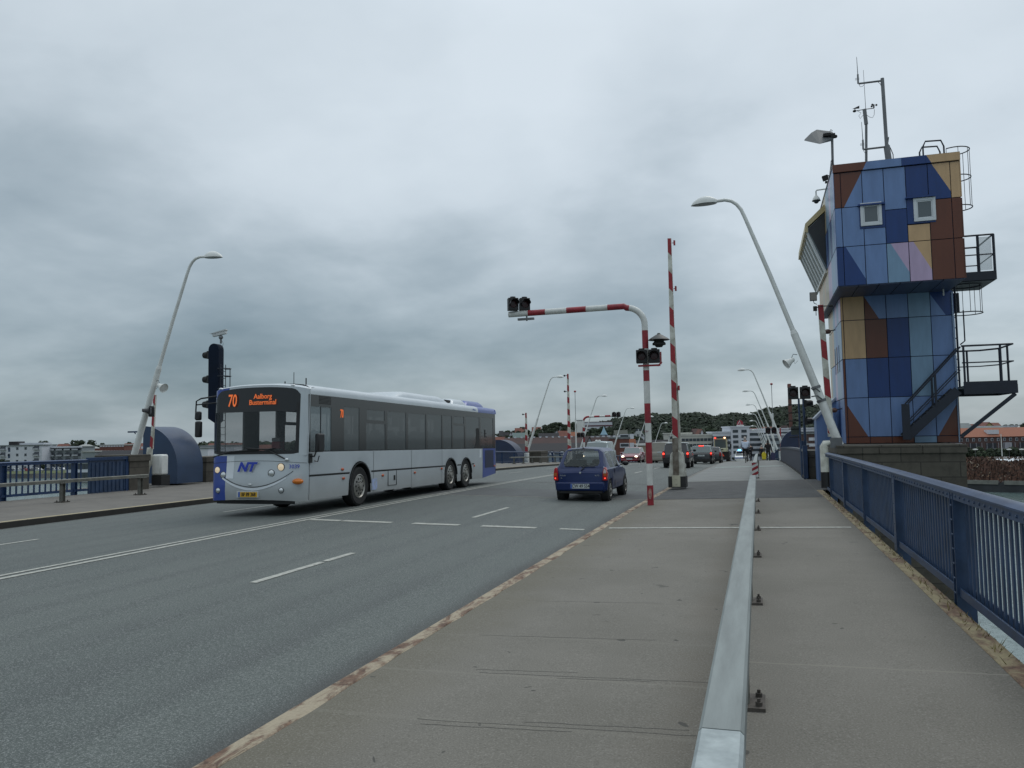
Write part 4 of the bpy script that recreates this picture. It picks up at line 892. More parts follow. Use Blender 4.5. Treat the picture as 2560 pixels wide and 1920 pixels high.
# landing
l0, l1_ = s4(1195,1120), s4(1612,1085); zt = s4(1400,1112).z; PX0, PX1 = LX1+.03, s4(1610,1100).x; PYb = 26.0
mb = MB(); mb.box(PX0, PX1, SY-.08, SY-.03, zt-.24, zt+.0); mb.box(PX0, PX1, PYb, PYb+.05, zt-.24, zt); mb.box(PX1-.05, PX1, SY-.03, PYb, zt-.24, zt); mb.box(PX0, PX1-.05, SY-.03, PYb, zt-.04, zt-.01); mb.box(PX0, PX1, SY-.06, SY-.045, zt, zt+.10)
mb.build('landing', tower_steel, ES)
mb = MB(); mb.beam((s4(1225,1470).x, SY, s4(1225,1470).z), (PX1-.05, SY, zt-.26), .09, .09); mb.build('landing_brace', tower_steel, ES)
mb = MB(); zh = zt+1.08
rx1 = s4(1600,835).x
mb.tube([(PX0, SY, zh), (PX1-.05, SY, zh)], .026, 8); mb.tube([(PX0, SY, zt+.62), (PX1-.05, SY, zt+.62)], .018, 6)
mb.tube([(PX1-.05, SY, zh), (PX1-.05, PYb-.4, zh), (PX1-.45, PYb, zh), (PX0, PYb, zh)], .026, 8); mb.tube([(PX1-.05, SY, zt+.62), (PX1-.05, PYb-.4, zt+.62), (PX1-.45, PYb, zt+.62), (PX0, PYb, zt+.62)], .018, 6)
for x, y in ((PX1-.35, SY), (PX0+.05, SY), (PX1-.05, SY+.5), (PX1-.05, PYb-.4), (PX0+.5, PYb), (PX0+.05, PYb)): mb.tube([(x, y, zt-.05), (x, y, zh)], .028, 6)
mb.build('landing_railing', tower_steel, ES)
# upper balcony, behind on the right side
BY0, BY1 = 24.9, 26.6; zb = aty(1960+1400*.36166, 560+330*.36166, BY0).z; BX0 = UX1+.02; BX1 = aty(1960+1470*.36166, 560+330*.36166, BY0).x
mb = MB(); mb.box(BX0, BX1, BY0, BY0+.05, zb-.22, zb+.02); mb.box(BX1-.05, BX1, BY0+.05, BY1, zb-.22, zb+.02); mb.box(BX0-.3, BX1-.05, BY0+.05, BY1, zb-.24, zb-.20); mb.box(BX0, BX1, BY1, BY1+.05, zb-.22, zb+.02); mb.build('balcony', tower_steel, ES)
mb = MB(); zh = zb+1.05
for z, r_ in ((zh, .026), (zb+.5, .018)): mb.tube([(BX0, BY0+.03, z), (BX1-.03, BY0+.03, z), (BX1-.03, BY1, z), (BX0, BY1, z)], r_, 8)
for x, y in ((BX1-.03, BY0+.03), (BX1-.42, BY0+.03), (BX1-.03, BY1), (BX1-.6, BY1), (BX0+.1, BY1)): mb.tube([(x, y, zb-.1), (x, y, zh)], .035, 6)
mb.build('balcony_railing', tower_steel, ES)
mb = MB(); mb.box(BX1-.40, BX1-.08, BY0+.06, BY0+.07, zb+.06, zh-.05); mb.build('glass_screen', mat('scratched_glass', (.5,.55,.56), .15, var=0, alpha=.35), ES, smooth=False)
mb = MB(); mb.box(BX0+.0, BX0+.03, BY1-.9, BY1-.2, zb+.3, zb+.9); mb.build('notice_board', mat('notice_white', (.45,.5,.55), .5, var=.1), ES)
def cage(nm, cx, cy, r_, zs, vb=7, openside=math.pi):
    mb = MB()
    for z in zs:
        mb.tube([(cx+r_*math.cos(a), cy+r_*math.sin(a), z) for a in [openside+R(50)+R(260)*k/18 for k in range(19)]], .016, 6)
    for k in range(vb):
        a = openside+R(50)+R(260)*k/(vb-1); mb.tube([(cx+r_*math.cos(a), cy+r_*math.sin(a), zs[0]), (cx+r_*math.cos(a), cy+r_*math.sin(a), zs[-1])], .008, 5)
    return mb.build(nm, mat('cage_steel', (.035,.038,.045), .5, .3, var=.1), ES)
zc = [aty(1960+1570*.30136, 100+yy*.30136, 25.4).z for yy in (1385, 1135, 905)]
cage('roof_ladder_cage', UX1+.42, 25.4, .40, zc)
mb = MB()
for sy in (25.15, 25.65): mb.tube([(UX1+.12, sy, zb), (UX1+.12, sy, zc[2]+.10), (UX1+.05, sy, zc[2]+.28), (UX1-.35, sy, zc[2]+.30), (UX1-.42, sy, zc[2]+.15), (UX1-.42, sy, UZ1)], .024, 8)
for k in range(11): mb.tube([(UX1+.12, 25.15, zb+.3*k), (UX1+.12, 25.65, zb+.3*k)], .014, 6)
mb.build('roof_ladder', tower_steel, ES)
zl = [aty(1960+1330*.36166, 560+yy*.36166, 25.5).z for yy in (612, 420)]
cage('lower_ladder_cage', LX1+.48, 25.6, .42, zl)
mb = MB(); zs_ = aty(1960+1215*.36166, 560+1090*.36166, 25.4).z; ze = zb-.1
for sy in (25.2, 25.75): mb.tube([(LX1+.13, sy, zt), (LX1+.13, sy, ze)], .028, 8)
k = 0
while zt+.2+.3*k < ze: mb.tube([(LX1+.13, 25.2, zt+.2+.3*k), (LX1+.13, 25.75, zt+.2+.3*k)], .014, 6); k += 1
mb.tube([(LX1+.2, 25.2, zt+1.2), (LX1+.32, 25.2, zt+1.3), (LX1+.32, 25.2, ze-.9)], .02, 6)
mb.box(LX1+.02, LX1+.30, 25.5, 25.8, ze-.9, ze-.35); mb.build('lower_ladder', tower_steel, ES)
mb = MB(); mb.tube([(LX1-.02, LY-.03, LZ0), (LX1-.02, LY-.03, UZ0-.05)], .02, 6); mb.build('downpipe', mat('pale_pipe', (.22,.30,.42), .4, var=.05), TW)
mb = MB(); mb.tube([(LX1-.30, LY-.4, UZ0-.02), (LX1-.30, LY-.4, UZ0-.20)], .018, 6); mb.build('soffit_spout', white_p, TW)
t_ = thing('pole', 'thin dark mooring pole rising beside the plinth under the tower stair', 'pole', tuple(aty(1960+1150*.36166, 560+1660*.36166, 26)))
mb = MB(); mb.tube([(0,0,-1.5),(-.0,0,1.1)], .035, 8); mb.build('shaft', mat('pole_steel', (.05,.05,.045), .6, var=.2), t_)
mb = MB(); mb.tube([(0,0,1.1),(0,0,1.16)], .05, 8); mb.build('cap', grey_m, t_)
# ================================================================ BUS
W2 = 1.175; BL = 13.0
def M_silver():
    b = NB('bus_silver', .34); b.p.inputs['Metallic'].default_value = .15; b.p.inputs['Coat Weight'].default_value = .4; b.p.inputs['Coat Roughness'].default_value = .08
    n_ = b.noise(2.6, 5, .65, (1, .5, 2)); d = b.math('MULTIPLY', b.math('SUBTRACT', b.math('ADD', .75, b.math('MULTIPLY', n_, .35)), b.z), 1.6, None, True)
    c = b.mix(b.step(b.noise(.9, 3), .3, .7), (.47, .515, .54), (.52, .565, .59)); c = b.mix(b.math('MULTIPLY', d, .55), c, (.26, .25, .225)); return b.done(c)
silver = M_silver()
bblue = mat('bus_blue', (.022,.058,.29), .35, 0, var=.06, scale=2, coat=.4)
bwhite = mat('bus_stripe_grey', (.66,.70,.73), .35, 0, var=.05)
band = mat('bus_window_band', (.022,.026,.028), .12, 0, var=0, spec=.6)
tint = mat('bus_tinted_glass', (.075,.092,.098), .07, 0, var=0, spec=.8, alpha=.80)
clearg = mat('bus_driver_glass', (.15,.20,.22), .06, 0, var=0, spec=.9, alpha=.72)
clearg2 = mat('bus_door_glass', (.10,.12,.12), .06, 0, var=0, spec=.5, alpha=.14)
screen = mat('bus_windscreen_glass', (.045,.055,.058), .06, 0, var=0, spec=.6, alpha=.44)
rubber = mat('black_seal', (.012,.013,.014), .5, var=.1)
led = mat('led_orange', (.4,.1,.02), .5, var=0, emit=(1.0,.20,.05), estr=.5)
amber = mat('amber_lens', (.62,.17,.015), .25, var=.1); redlens = mat('red_lens', (.30,.01,.012), .25, var=.1)
def yf(x):
    a = abs(x); c = max(0, a-(W2-.20))
    return -.19+.06*(a/W2)**2+.20-math.sqrt(max(0, .20**2-min(c, .20)**2))
def yr(x):
    a = abs(x); c = max(0, a-(W2-.14)); return BL-(.14-math.sqrt(max(0, .14**2-min(c, .14)**2)))
BUS = thing('city_bus', 'silver and blue city bus number 70 coming towards the camera on the left', 'bus', (-10.425, 15.12, 0)); BUS.rotation_euler = (-.0135, 0, 0)
ARCH = [(2.42, .55), (8.42, .53), (9.80, .52)]
ZW = .50
def zbot(s, z0=.31):
    z = z0 if s < 11.4 else z0+(s-11.4)*.075
    for c, r_ in ARCH:
        d = abs(s-c)
        if d < r_: z = max(z, ZW+.04+math.sqrt(r_*r_-d*d)) if ZW+.04+math.sqrt(r_*r_-d*d) > z else z
    return z
# perimeter sample: along side (x=+W2) from front corner to rear, then rear, and other side; front separately
fx = [W2*math.sin(R(a)) if abs(a) > 60 else W2*math.sin(R(a)) for a in range(-90, 91, 6)]
ss = sorted(set([.27+.0*0]+[round(.27+.09*i, 3) for i in range(0, 141)]))
def side_ring(z_t, inset=0):  # t in 0..1 between bottom and belt
    pass
ZBELT = 1.335
def panel_side(sgn, s0, s1, m, name, zt=ZBELT, off=0.0, zb=None, parent=BUS, step=.05):
    mb = MB(); n = max(1, int((s1-s0)/step)); rows = []
    for i in range(n+1):
        s = s0+(s1-s0)*i/n; b = zbot(s) if zb is None else max(zb, zbot(s)); rows.append([(sgn*(W2+off-.012*(1-t)**3), s, b+(zt-b)*t) for t in (0, .08, .3, .6, .9, 1)])
    mb.grid(rows, flip=sgn > 0); return mb.build(name, m, parent)
for sgn in (1, -1):
    panel_side(sgn, .07, 11.42, silver, 'side_panel'); panel_side(sgn, 11.42, BL-.14, bblue, 'side_panel')
    panel_side(sgn, 11.1, 11.30, bwhite, 'side_stripe', off=.003, zb=.87, zt=1.31)
# front lower shell
def front_patch(x0, x1, zb, zt, m, name, off=0.0, nx=24, nz=5, parent=BUS, bulge=True):
    mb = MB(); rows = []
    for i in range(nx+1):
        x = x0+(x1-x0)*i/nx; b = zb(x) if callable(zb) else zb; t_ = zt(x) if callable(zt) else zt
        row = []
        for k in range(nz+1):
            z = b+(t_-b)*k/nz; bu = -.07*math.exp(-((z-.55)/.35)**2) if bulge else 0
            row.append((x, yf(x)-off+bu*(1-(abs(x)/W2)**4)+max(0, z-1.3)*.05, z))
        rows.append(row)
    mb.grid(rows); return mb.build(name, m, parent, ang=50)
zlo = lambda x: .31+.02*math.cos(x*2)
front_patch(-W2, -W2+.47, zlo, 1.27, bblue, 'front_panel', nx=12); front_patch(-W2+.47, W2, zlo, 1.27, silver, 'front_panel', nx=30)
front_patch(-W2+.475, -W2+.67, .78, 1.265, bwhite, 'front_stripe', off=.004, nx=6)
front_patch(-.98, .98, .235, lambda x: .325+.02*math.cos(x*2)-.02, rubber, 'bumper_lip', off=-.03)
# smile line and chrome strip
sm = lambda x: .60+.45*((x-.0)/1.10)**2
front_patch(-.86, .95, lambda x: sm(x)-.007, lambda x: sm(x)+.007, rubber, 'grille_seam', off=.008, nz=1, nx=40)
front_patch(-.80, .80, lambda x: sm(x)-.075+.02*abs(x), lambda x: sm(x)-.02, bwhite, 'grille_trim', off=.006, nz=1, nx=40)
front_patch(-1.12, 1.17, lambda x: 1.105+.05*(1-(x/1.1)**2), lambda x: 1.112+.05*(1-(x/1.1)**2), rubber, 'grille_seam', off=.006, nz=1, nx=40)
# windscreen zone: black surround, glass, destination panel
ztop = lambda x: 2.705+.095*(1-(min(1, abs(x)/W2))**2.5)
topc = lambda x: ztop(x)-.045-.30*max(0, (abs(x+.0)-.86)/.29)**2.6
botc = lambda x: 1.30+.0*x+.05*max(0, (abs(x)-.85)/.3)**2
# surround as ring of patches
XL, XR = -1.155, 1.055
front_patch(XL, XR, botc, lambda x: 1.37, rubber, 'windscreen_surround', off=.003, nz=2, bulge=False)
front_patch(XL, XL+.06, 1.37, 2.40, rubber, 'windscreen_surround', off=.003, nx=3, bulge=False); front_patch(XR-.075, XR, 1.37, 2.40, rubber, 'windscreen_surround', off=.003, nx=3, bulge=False)
dd = front_patch(XL, XR, 2.22, topc, mat('destination_panel', (.016,.018,.02), .18, var=0), 'destination_display', off=.003, nx=36, bulge=False)
front_patch(XL+.06, XR-.075, 1.37, 2.22, screen, 'windscreen', off=0, bulge=False)
front_patch(XR-.001, W2, 1.27, 2.62, silver, 'front_pillar', nx=8, bulge=False); front_patch(-W2, XL, 1.27, 2.62, bblue, 'front_pillar', nx=3, bulge=False)
front_patch(-W2+.0, XR+.1, 1.265, botc, silver, 'front_pillar', nx=30, nz=2, bulge=False)
# fill between topc and roof
front_patch(-W2, -.72, topc, ztop, bblue, 'front_header', nx=12, nz=3, bulge=False); front_patch(-.72, W2, topc, ztop, silver, 'front_header', nx=30, nz=3, bulge=False)
# roof
def roof(s0, s1, m, name, front=False):
    mb = MB(); rows = []; prof = [(0, 2.585), (0, 2.66), (.018, 2.72), (.06, 2.765), (.16, 2.80), (.40, 2.825), (.8, 2.84), (W2, 2.842)]
    for i in range(21):
        s = s0+(s1-s0)*i/20; rows.append([(-(W2-a), s, z) for a, z in prof]+[((W2-a), s, z) for a, z in prof[::-1][1:]])
    mb.grid(rows); return mb.build(name, m, BUS, ang=60)
roof(.12, 11.0, silver, 'roof'); roof(11.0, BL-.02, bblue, 'roof')
mb = MB(); rows = []
for i in range(31):
    x = -W2+2*W2*i/30; y0 = yf(x)+1.42*.05; zz_ = ztop(x)
    rows.append([(x, y0, zz_), (x*.99, y0+.05, zz_+.03), (x*.97, y0+.16, min(2.835, zz_+.045)), (x*.96, max(.24, y0+.24), min(2.838, zz_+.05))])
mb.grid(rows); mb.build('roof_front', silver, BUS, ang=60)
for sx in (-.98, .86): mb = MB(); mb.ell((sx, yf(sx)+.10, ztop(sx)+.02), (.05, .03, .022)); mb.build('marker_lamp', chrome, BUS)
# roof pods
def pod(s0, s1, m, h, w=.85, name='roof_unit', zb=2.80):
    mb = MB(); rows = []; n = 14
    for i in range(n+1):
        u = i/n; s = s0+(s1-s0)*u; hh = h*min(1, (u*6 if u < .5 else (1-u)*9))**.5 if 0 < u < 1 else .001
        rows.append([(w*math.cos(a)*(1 if abs(math.cos(a)) < .8 else 1), s, zb+hh*min(1, math.sin(a)*1.7)**.8 if math.sin(a) > 0 else zb) for a in [math.pi*k/16 for k in range(17)]])
    mb.grid(rows); return mb.build(name, m, BUS, ang=50)
pod(4.9, 8.9, silver, .20, .92); pod(9.25, 10.6, silver, .20, .90); pod(10.5, 12.4, bblue, .21, .91); mb = MB(); mb.box(-.8, .8, 8.85, 9.35, 2.8, 2.93); mb.build('roof_intake', blkm, BUS)
# window band with panes, both sides
wins = [(.14, 1.02, 1.36, 2.33, 'driver'), (1.62, 2.36, 1.36, 2.38, 't'), (2.72, 3.78, 1.36, 2.02, 't'), (2.76, 3.74, 2.10, 2.36, 't'), (3.90, 5.06, 1.36, 2.36, 't'), (5.20, 6.42, 1.36, 2.36, 't'), (6.56, 7.66, 1.36, 2.38, 't'), (7.78, 8.50, 1.36, 2.38, 't'), (8.62, 9.64, 1.36, 2.10, 't'), (8.68, 9.60, 2.16, 2.38, 't'), (9.78, 11.12, 1.36, 2.42, 't'), (11.28, 12.62, 1.36, 2.42, 't')]
Z0b, Z1b = ZBELT, 2.585
for sgn in (1, -1):
    cutsS = sorted(set([.07, BL-.14]+[w_[0] for w_ in wins]+[w_[1] for w_ in wins])); mb = MB(); xx = sgn*(W2-.004); xi = sgn*(W2-.05)
    for a, b in zip(cutsS[:-1], cutsS[1:]):
        ov = [(w_[2], w_[3]) for w_ in wins if w_[0] <= a+1e-6 and w_[1] >= b-1e-6]; zz = Z0b
        for z0, z1 in sorted(ov)+[(Z1b, Z1b)]:
            if z0 > zz+1e-4: mb.box(min(xx, xi), max(xx, xi), a, b, zz, z0)
            zz = z1
    mb.build('window_band', band, BUS, smooth=False)
    for s0, s1, z0, z1, k in wins:
        k2 = clearg2 if sgn < 0 else tint
        if k == 'driver' and sgn < 0: k = 't'
        pm = MB(); pm.box(min(sgn*(W2-.02), sgn*(W2-.012)), max(sgn*(W2-.02), sgn*(W2-.012)), s0, s1, z0, z1)
        p_ = pm.build('window', clearg if k == 'driver' else k2, BUS, smooth=False)
        if k == 'driver': pm = MB(); pm.box(W2-.014, W2-.004, .56, .585, z0, z1); pm.build('divider', rubber, p_)
# rear face
mb = MB(); rows = []
for i in range(25):
    x = -W2+2*W2*i/24; rows.append([(x, yr(x), z) for z in (.43, .8, 1.3, 1.9, 2.6, 2.74)])
mb.grid(rows); mb.build('rear_panel', bblue, BUS)
# belly and interior
mb = MB(); mb.box(-W2+.06, W2-.06, .5, 12.4, .42, .55); mb.box(-W2+.35, W2-.35, 1.2, 12, .28, .42); mb.box(-.9, .9, .1, .9, .33, .5); mb.build('chassis', blkm, BUS)
for c, r_ in ARCH:
    for sgn in (1, -1):
        mb = MB(); n = 24; rows = []
        for k in range(n+1):
            a = math.pi*k/n; rows.append([(sgn*(W2+.012), c+r_*math.cos(a)*1.0, ZW+.03+r_*math.sin(a)), (sgn*(W2+.012), c+(r_-.035)*math.cos(a), ZW+.03+(r_-.035)*math.sin(a)), (sgn*(W2-.45), c+(r_-.035)*math.cos(a), ZW+.03+(r_-.035)*math.sin(a))])
        mb.grid(rows); mb.build('wheel_arch', rubber, BUS)
def wheel(par, loc, r_, wd, rr, sgn, holes=10, rimmat=rim_m, cap=.3):
    mb = MB(); h = wd/2
    mb.lathe([(rr, -h*.9), (r_-.05*r_/.47, -h), (r_-.01, -h*.8), (r_, -h*.4), (r_, h*.4), (r_-.01, h*.8), (r_-.05*r_/.47, h), (rr, h*.9), (rr*.97, h*.5), (rr*.97, -h*.9)], axis='x', n=32, caps=False)
    o = mb.build('wheel', tyre_m, par, loc=loc)
    mb = MB(); f = sgn*h
    mb.lathe([(rr*1.02, f*.92), (rr*.95, f*.98), (rr*.88, f*.80), (rr*.80, f*.88), (rr*.45, f*1.02), (rr*.30, f*1.05), (rr*.28, f*1.25), (rr*.14, f*1.28), (0.001, f*1.28)], axis='x', n=32, caps=False)
    rm = mb.build('rim', rimmat, o)
    hm = MB()
    for k in range(holes):
        a = 2*math.pi*k/holes; hm.lathe([(rr*.105, f*.90), (rr*.09, f*1.0)], (0, rr*.63*math.cos(a), rr*.63*math.sin(a)), 'x', 8)
    for k in range(10):
        a = 2*math.pi*(k+.5)/10; hm.lathe([(rr*.04, f*1.0), (rr*.035, f*1.12)], (0, rr*.37*math.cos(a), rr*.37*math.sin(a)), 'x', 6)
    hm.build('rim_holes', blkm, rm); return o
for c, r_ in ARCH:
    for sgn in (1, -1):
        wy = c+.02; wr = .475
        zc_ = zroad(-10.425+sgn*W2)+g(15.12+wy)+wr+.0135*wy-.0
        wheel(BUS, (sgn*(W2-.17), wy, zc_), wr, .29, .285, sgn)
mb = MB(); mb.box(-W2+.08, W2-.08, .9, 12.4, .55, .62); mb.build('cabin_floor', mat('bus_floor', (.05,.05,.06), .8, var=.1), BUS)
mb = MB(); mb.box(-W2+.06, W2-.06, .3, 12.6, 2.50, 2.56); mb.build('cabin_ceiling', mat('bus_ceiling', (.16,.17,.17), .8, var=.05), BUS)
mb = MB(); mb.box(-1.0, 1.0, .28, .55, .85, 1.30); mb.box(-.2, .2, .5, .62, 1.1, 1.42); mb.build('dashboard', mat('bus_dash', (.03,.03,.033), .6, var=.1), BUS, bevel=.03)
mb = MB(); mb.box(-.34, -.12, .95, 1.15, 1.28, 1.58); mb.build('ticket_machine', mat('ticket_red', (.35,.03,.05), .5, var=.1), BUS, bevel=.015)
mb = MB(); mb.box(-.34, -.12, .95, 1.15, 1.581, 1.67); mb.build('ticket_machine_top', mat('ticket_grey', (.35,.36,.37), .5, var=.1), BUS, bevel=.02)
mb = MB(); mb.box(.15, .20, 1.5, 1.56, .6, 2.5); mb.box(.20, 1.12, 1.5, 1.54, .6, 1.4); mb.build('driver_partition', blkm, BUS)
seat_m = mat('bus_seat', (.035,.045,.09), .85, var=.2, scale=10)
for i in range(11):
    for sx in (-.82, -.36, .36, .82):
        if i == 0 and sx < 0: continue
        if i in (2, 3) and sx < 0: continue
        mb = MB(); mb.box(sx-.2, sx+.2, 0, .42, 1.0, 1.08); mb.box(sx-.2, sx+.2, .40, .48, 1.04, 1.68); mb.box(sx-.12, sx+.12, .41, .47, 1.66, 1.80); mb.build('seat', seat_m, BUS, bevel=.03, loc=(0, 2.6+i*.86, .08))
for s_ in (2.2, 4.4, 6.6, 8.8):
    mb = MB(); mb.tube([(-.15, s_, .6), (-.15, s_, 2.5)], .02, 6); mb.tube([(.2, s_+.3, .6), (.2, s_+.3, 2.5)], .02, 6); mb.build('grab_pole', mat('grab_pole', (.1,.2,.42), .4, var=.05), BUS)
# front lamps
def lamp_disc(x, z, r_, lit, off=.0, name='headlight'):
    y = yf(x)-.07*math.exp(-((z-.55)/.35)**2)*(1-(abs(x)/W2)**4)-off
    mb = MB(); mb.lathe([(r_*1.12, y+.05), (r_*1.12, y-.008), (r_*1.0, y-.014), (r_*.98, y-.004)], (x, 0, z), 'y', 20); o = mb.build(name, mat('lamp_bezel', (.10,.11,.12), .4, .4, var=.05), BUS)
    mb = MB(); mb.lathe([(r_*.98, y-.006), (r_*.7, y-.018), (.001, y-.022)], (x, 0, z), 'y', 20, caps=False)
    mb.build('lens', (mat('lit_headlamp', (.8,.72,.55), .15, var=.25, scale=40, emit=(1,.72,.42), estr=.28) if lit else chrome), o)
for x, z, r_, lit in ((-.95, .965, .068, True), (-.78, .855, .070, False), (.44, .89, .074, False), (.66, 1.02, .080, True)): lamp_disc(x, z, r_, lit)
for x, z in ((-.90, .52), (.70, .53)): lamp_disc(x, z, .055, False, name='fog_light')
mb = MB(); mb.ell((1.05, yf(1.05)-.02, .715), (.125, .10, .065), nu=20, nv=12); o_ = mb.build('indicator', amber, BUS)
mb = MB(); mb.ell((-W2-.02, .32, .72), (.035,.06,.08)); mb.build('indicator', amber, BUS)
# plate, writing
py = yf(-.25)-.075
mb = MB(); mb.box(-.37, .17, py-.02, py+.03, .375, .505); pl = mb.build('number_plate', mat('plate_holder', (.5,.52,.52), .5, var=.05), BUS, bevel=.004)
mb = MB(); mb.box(-.275, .145, py-.026, py-.019, .388, .495); pf = mb.build('plate_face', mat('plate_yellow', (.62,.36,.02), .5, var=.05), pl, smooth=False)
mb = MB(); mb.box(-.325, -.277, py-.026, py-.019, .388, .495); mb.build('plate_strip', mat('plate_blue', (.05,.12,.4), .5, var=0), pl, smooth=False)
text('plate_text', 'BF 89 368', .108, mat('plate_black', (.01,.01,.01), .5, var=0), pl, (-.065, py-.028, .441), sx=.80, bold=.002)
lb = mat('logo_blue', (.025,.055,.42), .4, var=0)
text('operator_logo', 'NT', .27, lb, BUS, (-.17, yf(-.2)-.062, 1.02), shear=.35, sx=1.15, bold=.012)
text('fleet_number', '3039', .115, lb, BUS, (.99, yf(.99)-.045, 1.03), rot=(R(90),0,R(22)), bold=.001)
text('route_number', '70', .38, led, dd, (-.60, yf(.6)+.02, 2.465), rot=(R(87),0,R(-2)), sx=.62, shear=.05, bold=.004)
text('destination_text', 'Aalborg', .155, led, dd, (.17, yf(0)+.04, 2.55), rot=(R(87),0,0), bold=.001, sx=.92); text('destination_text', 'Busterminal', .155, led, dd, (.17, yf(0)+.035, 2.42), rot=(R(87),0,0), bold=.001, sx=.92)
text('route_number', '70', .27, led, BUS, (W2+.002, 1.50, 2.20), rot=(R(90),0,R(90)), sx=.55, bold=.004)
mb = MB(); mb.ell((-.05, yf(.05)-.075, .655), (.05,.015,.018)); mb.build('front_emblem', chrome, BUS)
# wipers, mirrors, antenna
for pts_ in ([(-1.10, -.02, 1.25), (-.6, -.04, 1.36), (.15, -.05, 1.40)], [(.78, -.0, 1.18), (.5, -.04, 1.32), (.35, -.05, 1.40)], [(-.15, -.05, 1.43), (.35, -.05, 1.40), (.5, -.05, 1.42)]):
    mb = MB(); mb.tube([(x, yf(x)+y-.0, z) for x, y, z in pts_], .016, 6); mb.build('wiper', rubber, BUS)
mb = MB(); mb.ell((.80, yf(.8)-.03, 1.18), (.05,.02,.03)); mb.build('wiper_hub', chrome, BUS)
mm = MB(); mm.tube([(-1.1, .1, 2.62), (-1.5, -.05, 2.56), (-1.60, -.08, 2.50), (-1.62, -.08, 2.1)], .018, 6); mm.tube([(-1.1, .1, 2.47), (-1.62, -.06, 2.42)], .014, 6); ma = mm.build('mirror', rubber, BUS)
mb = MB(); mb.cbox((-1.54, -.08, 2.17), (.14,.09,.20)); mb.build('mirror_head', blk, ma, bevel=.03); mb = MB(); mb.cbox((-1.53, -.08, 1.87), (.15,.10,.36)); mb.build('mirror_head', blk, ma, bevel=.03)
mm = MB(); mm.tube([(W2, .12, 1.18), (W2+.03, .10, 1.24), (W2+.12, .1, 1.24), (W2+.14, .15, 1.36)], .02, 6); mm.tube([(W2, .3, 1.14), (W2+.06, .34, 1.12), (W2+.12, .30, 1.25)], .012, 6); mm.box(W2, W2+.04, .06, .16, 1.10, 1.30); ma = mm.build('mirror', rubber, BUS)
mb = MB(); mb.cbox((W2+.17, .24, 1.53), (.10,.26,.40)); mb.build('mirror_head', blk, ma, bevel=.03)
for x, s_, h in ((.99, .25, .12), (.3, .5, .09), (.45, .62, .30)): mb = MB(); mb.tube([(x, s_, 2.8), (x, s_, 2.83+h)], .008 if h > .2 else .014, 5); mb.build('antenna', blkm, BUS)
# side details
for a, b in ((.09, 1.87), (2.98, 7.9), (8.96, 9.27), (10.33, 10.55)):
    panel_side(1, a, b, rubber, 'trim_strip', off=.008, zb=.80, zt=.845); panel_side(-1, a, b, rubber, 'trim_strip', off=.008, zb=.80, zt=.845)
for s_ in (.095, 3.10, 5.40, 7.65): panel_side(1, s_, s_+.012, rubber, 'panel_seam', off=.0045, zt=1.33, step=.006)
panel_side(1, 11.44, 11.452, rubber, 'panel_seam', off=.0045, zt=1.33, step=.006)
for s_, z in ((1.53, .92), (1.58, .71), (3.62, .70), (5.63, .70), (7.62, .75), (10.55, .76), (12.72, .70)):
    mb = MB(); mb.ell((W2+.008, s_, z), (.022,.065,.034)); mb.build('side_marker', mat('orange_marker', (.45,.09,.03), .35, var=.1), BUS)
mb = MB(); 
for k in range(6): mb.box(W2-.003, W2+.006, .50, 1.0, 2.395+k*.03, 2.410+k*.03)
mb.build('louvre', mat('louvre_dark', (.006,.006,.007), .6, var=0), BUS, smooth=False)
mb = MB(); mb.box(W2-.006, W2+.006, 11.68, 12.62, .66, 1.27); mb.build('engine_grille', mat('grille_navy', (.012,.018,.055), .6, var=.2, scale=30), BUS, smooth=False)
for a in ((3.93, 3.945, .42, .80), (4.44, 4.455, .42, .80), (3.93, 4.455, .42, .432)): mb = MB(); mb.box(W2-.004, W2+.005, a[0], a[1], a[2], a[3]); mb.build('hatch_outline', rubber, BUS, smooth=False)
mb = MB(); mb.box(W2-.004, W2+.008, 4.28, 4.36, .55, .68); mb.build('hatch_handle', blkm, BUS)
mb = MB(); mb.box(W2-.004, W2+.0045, 3.02, 3.30, .36, .64); mb.build('side_sticker', mat('faded_sticker', (.24,.30,.50), .5, var=.5, scale=14, col2=(.34,.385,.42)), BUS, smooth=False)
text('side_lettering', 'NT bus', .09, mat('logo_pale', (.12,.18,.5), .4, var=0), BUS, (W2+.002, 10.6, 2.66), rot=(R(90),0,R(90)))
# chess silhouettes printed on the rear side windows
prof = [(.0,.0),(.34,.0),(.32,.05),(.24,.09),(.22,.16),(.17,.22),(.15,.34),(.19,.37),(.14,.42),(.13,.52),(.17,.60),(.15,.66),(.06,.70),(-.06,.70),(-.15,.66),(-.17,.60),(-.13,.52),(-.14,.42),(-.19,.37),(-.15,.34),(-.17,.22),(-.22,.16),(-.24,.09),(-.32,.05),(-.34,.0)]
mb = MB(); mb.prism([(10.95+a*1.0, 1.34+z) for a, z in prof[1:]], 'x', W2-.010, W2-.006); mb.build('window_print', blkm, BUS, smooth=False)
mb = MB(); mb.box(W2-.011, W2-.006, 11.66, 11.78, 1.72, 2.0)
for k in range(5): mb.box(W2-.011, W2-.006, 11.70, 12.0-.02*k, 1.38+.12*k, 1.40+.12*k); mb.box(W2-.011, W2-.006, 11.30, 11.45, 1.40+.12*k, 1.415+.12*k)
mb.build('window_print', blkm, BUS, smooth=False)
for i, (s0, s1, z0, z1, c) in enumerate([(4.22, 4.62, 1.95, 2.28, 0), (5.42, 5.82, 1.98, 2.30, 1), (3.95, 4.07, 1.98, 2.15, 0), (5.88, 6.05, 1.95, 2.08, 0)]):
    mb = MB(); mb.box(W2-.03, W2-.022, s0, s1, z0, z1); mb.build('window_poster', mat('poster_%s' % ('red' if c else 'pale'), (.30,.16,.19) if c else (.40,.44,.45), .6, var=.2), BUS, smooth=False)
